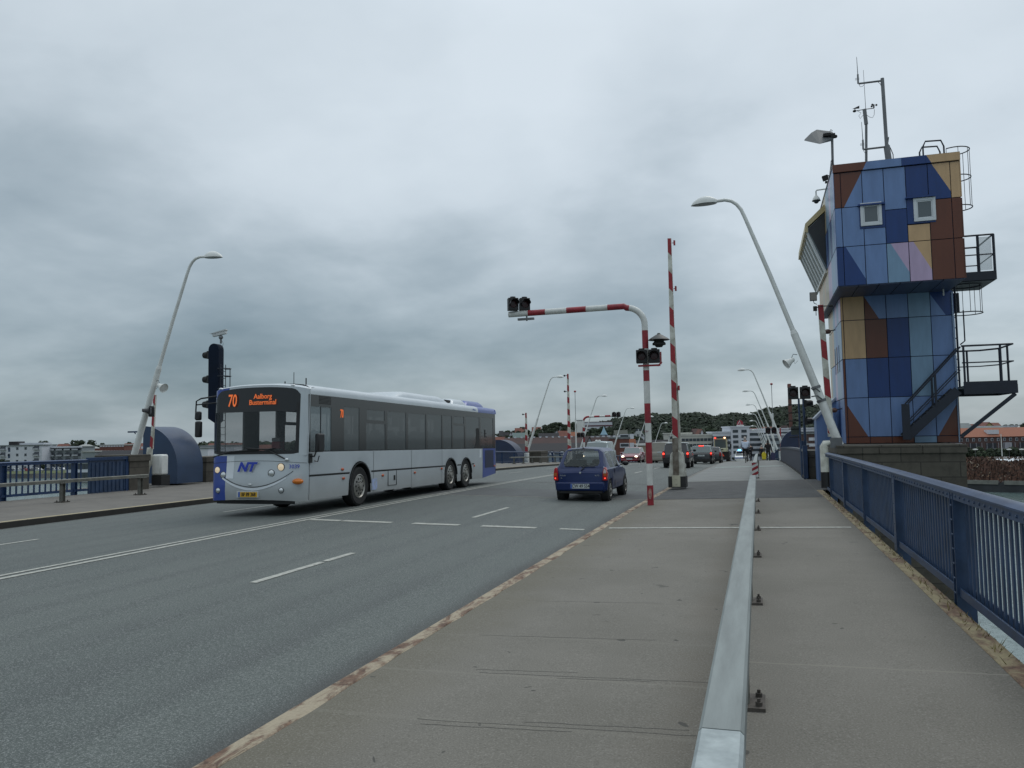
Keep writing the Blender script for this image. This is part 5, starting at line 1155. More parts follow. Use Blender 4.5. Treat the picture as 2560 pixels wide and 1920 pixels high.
# ================================================================ CARS
glassc = mat('car_glass', (.025,.038,.038), .05, 0, var=0, spec=.6, alpha=.55)
glassk = mat('car_glass_dark', (.012,.014,.016), .05, 0, var=0, spec=.8)
def loft(keys, step=.05):
    """keys: list of (y, rows[(x,z)...], tag). returns stations with interpolated rows and the tag of the interval"""
    out = []
    for (ya, ra, ta), (yb, rb, tb) in zip(keys[:-1], keys[1:]):
        n = max(1, int(math.ceil((yb-ya)/step)))
        for i in range(n):
            u = i/n; out.append((ya+(yb-ya)*u, [(a[0]+(b[0]-a[0])*u, a[1]+(b[1]-a[1])*u) for a, b in zip(ra, rb)], ta))
    out.append((keys[-1][0], keys[-1][1], None)); return out
def car(name, label, cat, loc, heading, spec, group=None):
    """local: y=0 at the REAR bumper, +y towards the front"""
    P = dict(L=4.0, W=1.6, H=1.45, zb=.20, belt=.88, hood=.80, hoodtip=.66, cabr=.10, cabf=1.25, roofr=.45, rooff=2.1, wheels=(.75, 3.1), wr=.29, paint=None, glass=glassk, bt=.90, rear=True, lit='rear')
    P.update(spec); L, W, H = P['L'], P['W']/2, P['H']; zb = P['zb']
    t_ = thing(name, label, cat, loc, heading, group)
    def rows(wf, belt, roof=None, tw=.80, zz=zb):
        w_ = W*wf
        if roof is None: return [(w_*.80, zz), (w_*.96, zz+.07), (w_, zz+(belt-zz)*.55), (w_*.975, belt-.03), (w_*.93, belt), (w_*.84, belt+.012), (w_*.76, belt+.018), (0, belt+.03)]
        return [(w_*.80, zz), (w_*.96, zz+.07), (w_, zz+(belt-zz)*.55), (w_*.975, belt-.03), (w_*.945, belt), (w_*tw, roof-(.105 if P.get('thickrear') else .055)), (w_*(tw-(.15 if P.get('thickrear') else .08)), roof-.022), (0, roof+.012)]
    b, hd, ht = P['belt'], P['hood'], P['hoodtip']; cf, cr = L-P['cabf'], P['cabr']
    keys = [(0, rows(.80, b*.84 if P.get('boot') is None else P['boot']), 'b'), (.02, rows(.88, b*.88 if P.get('boot') is None else P['boot']), 'b'), (.05, rows(.94, b*.93 if P.get('boot') is None else P['boot']), 'b'), (.085, rows(.975, b*.97 if P.get('boot') is None else P['boot']), 'b'), (.16 if cr > .16 else cr, rows(1.0, b if P.get('boot') is None else P['boot']), 'b')]
    if cr > .2: keys.append((cr, rows(1, b), 'rw'))
    else: keys[-1] = (keys[-1][0], keys[-1][1], 'rw')
    rr, rf = P['roofr'], P['rooff']; keys.append((rr, rows(1, b, H*.985, P.get('tw', .80)), 'p')); keys.append((rr+.12, rows(1, b, H, P.get('tw', .80)+.01), 's'))
    pil = P.get('pillars', [(rr+rf)/2])
    for p in pil: keys.append((p-.03, rows(1, b, H+.005, P.get('tw', .80)+.02), 'p')); keys.append((p+.03, rows(1, b, H+.005, P.get('tw', .80)+.02), 's'))
    keys.append((rf-.08, rows(1, b, H*.995, .81), 's')); keys.append((rf, rows(1, b, H*.975, .79), 'ws')); keys.append((cf, rows(.99, hd+.03), 'b'))
    keys += [(L-.45, rows(.97, (hd+ht)/2+.03), 'b'), (L-.12, rows(.90, ht), 'b'), (L, rows(.78, ht*.86), 'b')]
    keys.sort(key=lambda k: k[0]); st = loft(keys)
    body = MB(); gl = MB()
    def full(y, r_):
        h = []
        for i, (x, z) in enumerate(r_):
            if i < 2:
                for wc in P['wheels']:
                    d = abs(y-wc); ra = P['wr']+.05
                    if d < ra: z = max(z, P['wr']+math.sqrt(ra*ra-d*d))
            h.append((x, z))
        # keep rows monotonic
        for i in range(1, 3): h[i] = (h[i][0], max(h[i][1], h[i-1][1]+.004))
        return [(-x, y, z) for x, z in h]+[(x, y, z) for x, z in h[::-1][1:]]
    pr = None
    for (y, r_, tg) in st:
        cur = full(y, r_)
        if pr is not None:
            n = len(cur)
            for j in range(n-1):
                jj = j if j < 7 else 13-j; q = [prc[j], prc[j+1], cur[j+1], cur[j]]
                isg = (pt == 's' and jj == 4) or (pt in ('ws', 'rw') and jj in ((5, 6) if not (pt == 'rw' and P.get('thickrear')) else (6,))) or (pt in ('ws',) and jj == 4 and False)
                (gl if isg else body).add(q, [(0,1,2,3)])
        prc, pt, pr = cur, tg, True
    body.add(full(*st[0][:2]), [tuple(range(15))]); body.add(full(*st[-1][:2]), [tuple(range(14, -1, -1))])
    paint = P['paint']
    bm = body
    me_o = bm.build('body', paint, t_, ang=28)
    bmm = bmesh.new(); bmm.from_mesh(me_o.data); bmesh.ops.remove_doubles(bmm, verts=bmm.verts, dist=.0005); bmesh.ops.recalc_face_normals(bmm, faces=bmm.faces); bmm.to_mesh(me_o.data); bmm.free(); me_o.data.shade_smooth(); me_o.data.set_sharp_from_angle(angle=R(26))
    go = gl.build('glazing', P['glass'], t_, ang=28)
    mb = MB(); mb.box(-W*.78, W*.78, .12, L-.12, zb-.01, zb+.09); mb.build('underbody', blkm, t_)
    for i, wc in enumerate(P['wheels']):
        for sg in (1, -1):
            o = wheel(t_, (sg*(W-.095), wc, P['wr']), P['wr'], .165, P['wr']*.64, sg, holes=7)
            mb = MB(); mb.lathe([(P['wr']+.045, -sg*.0), (P['wr']+.045, -sg*.2)], (sg*(W-.03), wc, P['wr']+.0), 'x', 20); mb.build('wheel_well', blkm, t_)
    return t_, me_o, go, P, W, L
def add(mbf, name, m, par, **k): mb = MB(); mbf(mb); return mb.build(name, m, par, **k)
blue_paint = mat('car_blue_paint', (.004,.018,.088), .32, .0, var=.06, scale=2, coat=.25, spec=.3)
# small blue hatchback
a0 = math.radians(-1.0)
t_, bo, go, P, W, L = car('hatchback_car', 'small blue hatchback seen from behind, driving away in the lane beside the kerb', 'car', (-4.43, 20.35, zroad(-4.43)+g(21.5)+.0), a0,
    dict(L=3.25, W=1.42, H=1.37, zb=.22, belt=.84, hood=.80, hoodtip=.62, cabr=.10, cabf=.95, roofr=.42, rooff=1.75, wheels=(.47, 2.68), wr=.265, paint=blue_paint, glass=glassc, pillars=[1.12], thickrear=True, tw=.735))
add(lambda m: m.box(-W*.90, W*.90, -.055, .10, .27, .50), 'rear_bumper', blue_paint, t_, bevel=.04)
add(lambda m: m.box(-W*.80, W*.80, -.03, .08, .20, .28), 'bumper_skirt', blkm, t_, bevel=.02)
def rwp(fx_, u): xb, xt = W*.76, W*(.735-.15); return (fx_*(xb+(xt-xb)*u), .10+.32*u-.006, .858+(1.37*.985-.022-.858)*u+.012*(1-abs(fx_)))
for sg in (-1, 1): add(lambda m: (m.add([rwp(sg, 0), rwp(sg*.72, 0), rwp(sg*.83, .10), rwp(sg*.93, .24), rwp(sg, .46)], [(0,1,2,3,4)]), m.add([rwp(sg, 1), rwp(sg*.80, 1), rwp(sg*.91, .94), rwp(sg, .80)], [(0,1,2,3)]), m.add([rwp(sg, 0), rwp(sg, 1), rwp(sg*.955, 1), rwp(sg*.955, 0)], [(0,1,2,3)])), 'window_corner', blue_paint, t_)
add(lambda m: m.add([rwp(-1, 0), rwp(1, 0), rwp(1, .09), rwp(-1, .09)], [(0,1,2,3)]), 'window_lower_trim', blue_paint, t_); add(lambda m: m.add([rwp(-1, .93), rwp(1, .93), rwp(1, 1), rwp(-1, 1)], [(0,1,2,3)]), 'window_upper_trim', blue_paint, t_)
for sg in (-1, 1):
    h = add(lambda m: m.prism([(sg*.585,.54),(sg*.70,.54),(sg*.705,.70),(sg*.685,.82),(sg*.655,.875),(sg*.625,.85),(sg*.595,.74)], 'y', -.028, .16), 'tail_light', mat('tail_red', (.40,.008,.010), .2, var=.1), t_, bevel=.008)
    add(lambda m: m.prism([(sg*.615,.66),(sg*.69,.66),(sg*.69,.735),(sg*.615,.735)], 'y', -.034, -.027), 'amber_segment', mat('tail_amber', (.42,.10,.012), .25, var=.05), h)
    if sg > 0: add(lambda m: m.prism([(.612,.72),(.69,.72),(.678,.80),(.655,.845),(.635,.83),(.617,.77)], 'y', -.034, -.027), 'clear_segment', mat('tail_clear', (.60,.52,.50), .2, var=.1), h)
    add(lambda m: m.lathe([(.018, -.040), (.001, -.045)], (sg*.655, 0, .595), 'y', 10, caps=False), 'glowing_bulb', mat('tail_bulb', (.6,.05,.03), .3, var=0, emit=(1,.06,.03), estr=2.0), h)
pm = add(lambda m: m.box(-.25, .25, -.068, -.055, .335, .455), 'number_plate', mat('plate_white', (.48,.52,.52), .4, var=.03), t_)
add(lambda m: m.box(-.25, -.205, -.070, -.0685, .337, .453), 'plate_strip', mat('plate_blue', (.05,.12,.4), .5, var=0), pm)
text('plate_text', 'CW 49 554', .118, mat('plate_black', (.01,.01,.01), .5, var=0), pm, (.022, -.0695, .395), sx=.82, ext=.001, bold=.002)
chr_t = mat('badge_chrome', (.45,.47,.48), .3, .6, var=0)
text('badge_lettering', 'SUZUKI', .045, chr_t, t_, (-.46, -.004, .665), ext=.002); text('badge_lettering', 'ALTO', .045, chr_t, t_, (.44, -.004, .665), ext=.002); text('badge_lettering', 'GL', .04, chr_t, t_, (-.50, -.004, .60), ext=.002)
add(lambda m: m.lathe([(.028, -.006), (.018, -.010), (.001, -.008)], (0, 0, .735), 'y', 8, caps=False), 'front_emblem', chr_t, t_)
add(lambda m: (m.tube([(.02,.02,.80),(.10,.07,.87),(.10,.07,.87)], .012, 6), m.tube([(-.42,.10,.90),(-.05,.10,.895)], .009, 5), m.tube([(.02,.085,.89),(.38,.095,.885)], .009, 5)), 'rear_wiper', rubber, t_)
add(lambda m: m.box(-.01, .01, .40, .47, 1.36, 1.38), 'roof_aerial_base', blkm, t_)
for sg in (-1, 1):
    add(lambda m: (m.ell((sg*(W+.09), 2.15, .90), (.09,.05,.065)), m.beam((sg*W*.92, 2.15, .86), (sg*(W+.05), 2.15, .88), .04, .03)), 'door_mirror', blk, t_)
    add(lambda m: m.box(sg*W*.955-.012, sg*W*.955+.012, 1.40, 1.52, .73, .755), 'door_handle', blkm, t_)
    add(lambda m: m.box(sg*(W-.008)-.003, sg*(W-.008)+.005, 1.05, 1.058, .30, .82), 'door_seam', blkm, t_)
add(lambda m: (m.tube([(-.15, .0, .22), (-.15, .3, .24)], .025, 8), m.ell((-.05, .35, .22), (.16,.12,.05))), 'exhaust', rustbolt, t_)
for sx in (-.33, .33):
    add(lambda m: (m.box(sx-.2, sx+.2, 1.30, 1.42, .45, 1.03), m.box(sx-.11, sx+.11, 1.31, 1.39, 1.05, 1.19), m.box(sx-.2, sx+.2, 1.42, 1.85, .38, .52)), 'seat', mat('car_seat', (.03,.032,.035), .9, var=.1), t_, bevel=.03)
add(lambda m: (m.box(-.55, .55, .55, .68, .45, .92), m.box(-.42, -.2, .57, .65, .93, 1.06), m.box(.2, .42, .57, .65, .93, 1.06)), 'rear_seat', mat('car_seat', (.03,.032,.035), .9, var=.1), t_, bevel=.03)
add(lambda m: m.box(-.6, .6, 2.0, 2.2, .6, .86), 'dashboard', blkm, t_, bevel=.03)
# generic rear and front lamp sets
lit_red = mat('lit_brake_lamp', (.6,.02,.01), .3, var=0, emit=(1,.05,.03), estr=3.2)
lit_white = mat('lit_headlamp_white', (.9,.85,.7), .2, var=0, emit=(1,.86,.62), estr=5.0)
def rear_set(t_, W, P, z, m=None, w_=.14, h_=.16, plate='', col=None):
    for sg in (-1, 1):
        h = add(lambda q: q.box(sg*(W-.09)-w_/2, sg*(W-.09)+w_/2, -.02, .12, z-h_, z+h_), 'tail_light', redlens, t_, bevel=.015)
        if m: add(lambda q: q.lathe([(.06, -.024), (.001, -.035)], (sg*(W-.09), 0, z+h_*.2), 'y', 10, caps=False), 'glowing_bulb', m, h)
    add(lambda q: q.box(-W*.90, W*.90, -.05, .08, P['zb']+.02, P['zb']+.24), 'rear_bumper', col or blkm, t_, bevel=.03)
    p_ = add(lambda q: q.box(-.24, .24, -.03, -.012, z-.18, z-.07), 'number_plate', mat('plate_white', (.48,.52,.52), .4, var=.03), t_)
    if plate: text('plate_text', plate, .09, mat('plate_black', (.01,.01,.01), .5, var=0), p_, (0, -.031, z-.125), sx=.8)
blackp = mat('car_black_paint', (.010,.011,.013), .25, .1, var=.05, coat=.7)
X = -4.62
t_, bo, go, P, W, L = car('dark_suv', 'black off-road car with glowing brake lights behind the barrier cabinet', 'car', (X, 47.2, zroad(X)+g(48.5)), 0,
    dict(L=4.1, W=1.55, H=1.44, zb=.30, belt=.92, hood=.88, hoodtip=.75, cabr=.08, roofr=.28, rooff=2.3, wheels=(.75, 3.2), wr=.32, paint=blackp, glass=mat('grey_car_glass', (.08,.11,.11), .06, var=0, spec=.9), pillars=[1.0, 1.9]))
rear_set(t_, W, P, .82, lit_red, .13, .20); add(lambda m: m.box(-W*.78, W*.78, .30, 2.3, 1.455, 1.475), 'roof_sheen_panel', mat('roof_sheen', (.35,.38,.39), .3, .4, var=.05), t_, bevel=.01)  # pale plate over the black roof: sky sheen put into its colour
for sg in (-1, 1): add(lambda m: m.ell((sg*(W+.1), 2.75, .98), (.1,.05,.08)), 'door_mirror', blk, t_)
X = -4.12
t_, bo, go, P, W, L = car('estate_car', 'black estate car with three red brake lights in the queue ahead', 'car', (X, 61.2, zroad(X)+g(63)), 0,
    dict(L=4.3, W=1.62, H=1.40, zb=.20, belt=.88, hood=.84, hoodtip=.68, cabr=.10, roofr=.42, rooff=2.6, wheels=(.8, 3.3), wr=.29, paint=blackp, glass=mat('grey_car_glass', (.08,.11,.11), .06, var=0, spec=.9), pillars=[1.1, 2.0]))
rear_set(t_, W, P, .80, lit_red, .15, .15, 'CX 31 208'); add(lambda m: m.box(-.18, .18, .36, .42, 1.375, 1.42), 'high_brake_light', lit_red, t_)
for sg in (-1, 1): add(lambda m: m.ell((sg*(W+.1), 2.95, .93), (.09,.05,.07)), 'door_mirror', blk, t_)
X = -3.1
t_, bo, go, P, W, L = car('dark_car', 'dark car half hidden ahead of the estate car, close to the kerb', 'car', (-3.75, 68.5, zroad(-3.7)+g(70)), 0,
    dict(L=3.6, W=1.55, H=1.36, paint=blackp, glass=glassk, wheels=(.7, 2.8))); rear_set(t_, W, P, .78)
X = -7.55
t_, bo, go, P, W, L = car('silver_van', 'champagne silver people carrier in the inner lane, seen from behind beside the gantry post', 'van', (X, 65.0, zroad(X)+g(66.5)), 0,
    dict(L=4.2, W=1.70, H=1.70, zb=.22, belt=.98, hood=.92, hoodtip=.75, cabr=.06, roofr=.20, rooff=2.9, wheels=(.75, 3.2), wr=.30, paint=mat('van_champagne', (.27,.25,.21), .35, .4, var=.05, coat=.5), glass=glassk, pillars=[1.1, 2.1]))
rear_set(t_, W, P, 1.02, None, .12, .24, col=mat('van_champagne', (.2,.2,.2)))
X = -10.3
t_, bo, go, P, W, L = car('red_car', 'red car with bright headlights approaching on the left side of the gantry post', 'car', (X, 70.6, zroad(X)+g(68.6)), math.pi,
    dict(L=4.0, W=1.66, H=1.32, zb=.20, belt=.82, hood=.78, hoodtip=.62, cabf=1.35, roofr=.7, rooff=2.05, cabr=.3, boot=.84, wheels=(.75, 3.2), wr=.28, paint=mat('car_red_paint', (.20,.010,.022), .28, .1, var=.05, coat=.7), glass=mat('grey_car_glass', (.08,.11,.11), .06, var=0, spec=.9), pillars=[1.35]))
for sg in (-1, 1):
    h = add(lambda m: m.ell((sg*(W-.28), L-.10, .58), (.17,.07,.085)), 'headlight', chrome, t_); add(lambda m: m.ell((sg*(W-.28), L-.035, .58), (.105,.03,.085)), 'glowing_bulb', lit_white, h)
    add(lambda m: m.ell((sg*(W+.1), 2.6, .86), (.1,.05,.07)), 'door_mirror', mat('car_red_paint', (.2,0,0)), t_)
add(lambda m: m.box(-.42, .42, L-.03, L+.02, .45, .56), 'grille', blkm, t_); p_ = add(lambda m: m.box(-.25, .25, L+.01, L+.04, .33, .44), 'number_plate', mat('plate_white', (.48,.52,.52), .4, var=.03), t_)
add(lambda m: m.box(-W*.86, W*.86, L-.12, L+.03, .22, .40), 'front_bumper', mat('car_red_paint', (.2,0,0)), t_, bevel=.05)
X = -10.35
t_, bo, go, P, W, L = car('pale_car', 'pale silver-blue car with roof lamps, coming this way behind the blue hatchback', 'car', (X, 55.6, zroad(X)+g(53.5)), math.pi,
    dict(L=4.3, W=1.70, H=1.62, zb=.24, belt=.96, hood=.92, hoodtip=.75, cabf=1.2, roofr=.3, rooff=2.5, wheels=(.75, 3.3), wr=.31, paint=mat('car_ice_paint', (.38,.45,.46), .3, .3, var=.05, coat=.5), glass=mat('grey_car_glass', (.08,.11,.11), .06, var=0, spec=.9), pillars=[1.3]))
for sg in (-1, 1):
    h = add(lambda m: m.ell((sg*(W-.25), L-.08, .70), (.16,.07,.09)), 'headlight', chrome, t_); add(lambda m: m.ell((sg*(W-.25), L-.02, .70), (.08,.03,.07)), 'glowing_bulb', lit_white, h)
    add(lambda m: m.ell((sg*.10, 2.2, 1.68), (.10,.10,.06)), 'roof_lamp', white_p, t_); add(lambda m: m.ell((sg*(W+.1), 2.9, 1.0), (.1,.05,.08)), 'door_mirror', white_p, t_)
q = aty(1660+1075*.18083, 1000+815*.18083, 112)
t_, bo, go, P, W, L = car('police_car', 'white patrol car with a blue flashing light, just beyond the crest of the bridge', 'car', (q.x, 114, g(112)), math.pi,
    dict(L=4.3, W=1.75, H=1.45, paint=white_p, glass=glassk))
add(lambda m: m.ell((.25, 2.2, 1.56), (.22,.12,.10)), 'blue_light', mat('blue_beacon', (.05,.3,1), .3, var=0, emit=(.1,.5,1), estr=6), t_); add(lambda m: m.box(-.6, .6, 2.1, 2.35, 1.46, 1.50), 'light_bar', mat('plate_blue', (.05,.12,.4)), t_)
add(lambda m: m.box(-W*.98, W*.98, L-.02, L+.02, .55, .68), 'blue_stripe', mat('plate_blue', (.05,.12,.4)), t_)
# road machine in the queue
RX, RY_ = -3.52, 79.5; RZ = zroad(RX)+g(80)
t_ = thing('road_roller', 'tall black and cream road machine with lit roof lamps and orange triangle in the queue', 'machine', (RX, RY_, RZ)); cream = mat('machine_cream', (.50,.49,.33), .45, var=.08)
add(lambda m: m.box(-.70, .78, 0, 1.8, .25, 1.02), 'engine_block', blkm, t_, bevel=.04)
add(lambda m: m.box(-.62, .66, -.05, 1.2, 1.02, 1.36), 'rear_cowl', cream, t_, bevel=.04); text('machine_lettering', 'HAMM', .17, blkm, t_, (.02, -.056, 1.22), bold=.005)
add(lambda m: (m.box(-.60, -.50, .0, .1, 1.36, 2.28), m.box(.52, .62, .0, .1, 1.36, 2.28), m.box(-.6, .62, .0, .1, 2.2, 2.3), m.box(-.60, -.50, 1.2, 1.3, 1.0, 2.28), m.box(.52, .62, 1.2, 1.3, 1.0, 2.28)), 'cab_frame', cream, t_, bevel=.02)
add(lambda m: m.box(-.50, .52, .03, .06, 1.40, 2.2), 'cab_glass', mat('cab_glass', (.08,.10,.10), .08, var=0), t_)
add(lambda m: (m.box(-.76, .78, -.15, 1.5, 2.42, 2.50), m.box(-.72, -.66, -.1, .0, 1.0, 2.42), m.box(.70, .76, -.1, .0, 1.0, 2.42)), 'roof_frame', blkm, t_)
for sx, c in ((-.46, lit_red), (.42, mat('lit_amber', (.8,.4,.2), .3, var=0, emit=(1,.55,.3), estr=4))): add(lambda m: m.ell((sx, -.12, 2.36), (.09,.05,.08)), 'roof_lamp', c, t_)
add(lambda m: m.prism([(-.02,.60),(.34,.60),(.16,.90)], 'y', -.03, -.005), 'warning_triangle', mat('triangle_orange', (.65,.06,.02), .5, var=0, emit=(1,.1,.03), estr=.15), t_)
for sg in (-1, 1): wheel(t_, (sg*.66, .55, .52), .52, .34, .28, sg); wheel(t_, (sg*.66, 2.6, .52), .52, .34, .28, sg)
add(lambda m: m.box(-.45, .5, 1.8, 3.0, .4, 1.1), 'front_frame', blkm, t_)
for sg in (-1, 1): add(lambda m: (m.tube([(sg*.62, .1, 1.9), (sg*.95, .0, 1.8)], .02, 5), m.box(sg*.95-.08, sg*.95+.08, -.02, .04, 1.4, 1.75)), 'door_mirror', blk, t_)
# ================================================================ PEOPLE
skin_m = mat('skin', (.42,.26,.19), .6, var=.08)
def skinbody(name, joints, edges, m, parent, root=0):
    me = bpy.data.meshes.new(name); me.from_pydata([j[0] for j in joints], edges, []); me.materials.append(m)
    o = bpy.data.objects.new(name, me); COL.objects.link(o); o.parent = parent
    sk = o.modifiers.new('skin', 'SKIN'); sk.use_smooth_shade = True
    if not me.skin_vertices: 
        pass
    for i, j in enumerate(joints):
        v = me.skin_vertices[0].data[i]; v.radius = (j[1], j[1]*(j[2] if len(j) > 2 else 1)); v.use_root = (i == root)
    ss_ = o.modifiers.new('sub', 'SUBSURF'); ss_.levels = 1; ss_.render_levels = 1; return o
def make_skin_layer(me):
    bm = bmesh.new(); bm.from_mesh(me); bm.verts.layers.skin.verify(); bm.to_mesh(me); bm.free()
_old = skinbody
def skinbody(name, joints, edges, m, parent, root=0):
    me = bpy.data.meshes.new(name); me.from_pydata([j[0] for j in joints], edges, []); me.materials.append(m); make_skin_layer(me)
    o = bpy.data.objects.new(name, me); COL.objects.link(o); o.parent = parent
    sk = o.modifiers.new('skin', 'SKIN'); sk.use_smooth_shade = True
    for i, j in enumerate(joints):
        v = me.skin_vertices[0].data[i]; k = j[2] if len(j) > 2 else 1; v.radius = (j[1]*k, j[1]); v.use_root = (i == root)
    ss_ = o.modifiers.new('sub', 'SUBSURF'); ss_.levels = 1; ss_.render_levels = 1; return o
def hand(parent, w_, d, s=1.0):
    """small hand: palm, four curled fingers, thumb. w_ wrist, d direction"""
    w_ = Vector(w_); d = Vector(d).normalized(); sd_ = d.cross(Vector((0, 1, .01))).normalized(); up = sd_.cross(d)
    mb = MB(); mb.beam(w_, w_+d*.085*s, .075*s, .03*s, up=tuple(up))
    for i, l in enumerate((.062, .075, .07, .055)):
        b_ = w_+d*.08*s+sd_*(i-1.5)*.02*s; mb.tube([b_, b_+d*l*.6*s, b_+d*l*s+up*.018*s], [.009*s, .008*s, .006*s], 6)
    mb.tube([w_+d*.02*s+sd_*.035*s, w_+d*.05*s+sd_*.062*s, w_+d*.08*s+sd_*.068*s], [.011*s, .009*s, .007*s], 6); return mb.build('hand', skin_m, parent)
def person(label, loc, rz, pose, cloth, group=None, s=1.0):
    """pose dict of joints in a 1.75 m body; +y is forward"""
    t_ = thing('person', label, 'person', loc, rz, group); t_.scale = (s, s, s); J = pose
    names = ['pelvis','waist','chest','neck','head','top','hipL','kneeL','ankL','toeL','hipR','kneeR','ankR','toeR','shL','elL','wrL','shR','elR','wrR']
    rad = dict(pelvis=(.125,1.25), waist=(.115,1.25), chest=(.135,1.3), neck=(.05,1), head=(.085,.9), top=(.07,.9), hipL=(.095,1), kneeL=(.06,1), ankL=(.04,1), toeL=(.035,1.2), shL=(.062,1), elL=(.042,1), wrL=(.028,1))
    for k in list(rad):
        if k.endswith('L'): rad[k[:-1]+'R'] = rad[k]
    js = [(J[n], rad[n][0], rad[n][1]) for n in names]; ix = {n: i for i, n in enumerate(names)}
    E_ = [('pelvis','waist'),('waist','chest'),('chest','neck'),('neck','head'),('head','top'),('pelvis','hipL'),('hipL','kneeL'),('kneeL','ankL'),('ankL','toeL'),('pelvis','hipR'),('hipR','kneeR'),('kneeR','ankR'),('ankR','toeR'),('chest','shL'),('shL','elL'),('elL','wrL'),('chest','shR'),('shR','elR'),('elR','wrR')]
    skinbody('body', js, [(ix[a], ix[b]) for a, b in E_], skin_m, t_)
    up = ['waist','pelvis','chest','shL','elL','wrL','shR','elR','wrR']; iu = {n: i for i, n in enumerate(up)}
    ju = [(J[n], rad[n][0]*cloth.get('puff', 1.13)+.006, rad[n][1]) for n in up]
    skinbody('jacket', ju, [(iu[a], iu[b]) for a, b in E_ if a in iu and b in iu]+([] if ('pelvis','waist') in E_ else []), cloth['top'], t_, 0)
    lo = ['pelvis','hipL','kneeL','ankL','hipR','kneeR','ankR']; il = {n: i for i, n in enumerate(lo)}
    jl_ = [(J[n], rad[n][0]*1.10+.008, rad[n][1]) for n in lo]
    skinbody('trousers', jl_, [(il[a], il[b]) for a, b in E_ if a in il and b in il], cloth['legs'], t_, 0)
    for s_ in 'LR':
        a = Vector(J['ank'+s_]); b = Vector(J['toe'+s_]); mb = MB(); m_ = (a+b)/2; mb.beam(a+(a-b).normalized()*.05-Vector((0,0,.03)), b+(b-a).normalized()*.03-Vector((0,0,.0)), .09, .07); mb.build('shoe', blkm, t_, bevel=.02)
        w_ = Vector(J['wr'+s_]); d = w_-Vector(J['el'+s_]); hand(t_, w_, d)
    h = Vector(J['head']); tp = Vector(J['top'])
    c = (h+tp)/2; mb = MB()
    if cloth.get('long'): mb.ell(c+Vector((0,-.025,.03)), (.10,.115,.125)); mb.add([], []); mb.ell(c+Vector((0,-.06,-.13)), (.10,.07,.17))
    else: mb.ell(c+Vector((0,-.035,.02)), (.097,.100,.125))
    mb.build('hair', cloth['hair'], t_)
    mb = MB()
    for sx in (-.032, .032): mb.ell(c+Vector((sx,.088,.0)), (.012,.008,.008), nu=8, nv=6)
    mb.build('eyes', blkm, t_); mb = MB(); mb.ell(c+Vector((0,.10,-.03)), (.013,.018,.022), nu=8, nv=6)
    for sx in (-.092, .092): mb.ell(c+Vector((sx,.0,-.01)), (.01,.018,.03), nu=8, nv=6)
    mb.build('nose_and_ears', skin_m, t_); mb = MB(); mb.ell(c+Vector((0,.088,-.065)), (.024,.008,.006), nu=8, nv=6); mb.build('mouth', mat('lips', (.30,.10,.09), .5, var=0), t_)
    return t_
def walk(st=1):
    return dict(pelvis=(0,0,.95), waist=(0,0,1.10), chest=(0,.01,1.34), neck=(0,.01,1.50), head=(0,.02,1.60), top=(0,.02,1.72),
        hipL=(-.10,0,.90), kneeL=(-.10,.14*st,.50), ankL=(-.10,.20*st-.03,.10), toeL=(-.11,.34*st+.02,.05), hipR=(.10,0,.90), kneeR=(.10,.02,.48), ankR=(.10,-.24*st,.14), toeR=(.11,-.12*st,.05),
        shL=(-.20,0,1.40), elL=(-.26,-.05,1.12), wrL=(-.27,.04,.86), shR=(.20,0,1.40), elR=(.26,-.02,1.12), wrR=(.28,.05,.86))
ride = dict(pelvis=(0,-.02,.98), waist=(0,.02,1.12), chest=(0,.10,1.36), neck=(0,.14,1.51), head=(0,.17,1.60), top=(0,.17,1.72), hipL=(-.10,0,.95), kneeL=(-.12,.34,.72), ankL=(-.11,.22,.36), toeL=(-.11,.36,.30),
    hipR=(.10,0,.95), kneeR=(.11,.20,.55), ankR=(.10,.06,.16), toeR=(.10,.20,.10), shL=(-.20,.10,1.42), elL=(-.27,.26,1.18), wrL=(-.25,.48,1.06), shR=(.20,.10,1.42), elR=(.27,.26,1.18), wrR=(.25,.48,1.06))
def bicycle(label, loc, rz=0):
    t_ = thing('bicycle', label, 'bicycle', loc, rz); r_ = .33
    for y in (-.48, .58):
        mb = MB(); mb.tube([(0, r_*math.cos(a), r_*math.sin(a)) for a in [2*math.pi*k/24 for k in range(25)]], .020, 6, cap=False); o = mb.build('wheel', tyre_m, t_, loc=(0, y, r_))
        mb = MB(); 
        for k in range(12): a = math.pi*k/6; mb.tube([(0, 0, 0), (0, r_*math.cos(a), r_*math.sin(a))], .003, 4)
        mb.tube([(-.05,0,0),(.05,0,0)], .02, 6); mb.build('spokes', grey_m, o)
    mb = MB(); mb.tube([(0,-.48,r_), (0,-.02,.30), (0,.42,.80), (0,-.16,.80), (0,-.02,.30)], .018, 6); mb.tube([(0,-.48,r_), (0,-.16,.80)], .012, 6); mb.tube([(0,.42,.80), (0,.58,r_)], .018, 6); mb.tube([(0,.42,.80), (0,.38,1.0)], .016, 6); mb.tube([(0,-.16,.8),(0,-.18,.92)], .014, 6); mb.build('frame', mat('bike_frame', (.05,.04,.035), .4, .3, var=.1), t_)
    mb = MB(); mb.tube([(-.27,.40,1.0),(-.1,.42,1.02),(.1,.42,1.02),(.27,.40,1.0)], .014, 6); mb.build('handlebar', grey_m, t_); mb = MB(); mb.ell((0,-.18,.94), (.08,.13,.035)); mb.build('saddle', blk, t_)
    mb = MB(); mb.box(-.05,.05,-.75,-.2,.70,.72); mb.box(-.03,.03,-.82,-.78,.45,.62); mb.build('carrier', grey_m, t_)
    mb = MB(); mb.tube([(-.1,.1,.32),(-.06,-.02,.30),(.06,-.02,.30),(.1,-.14,.28)], .012, 6); mb.build('crank', grey_m, t_); return t_
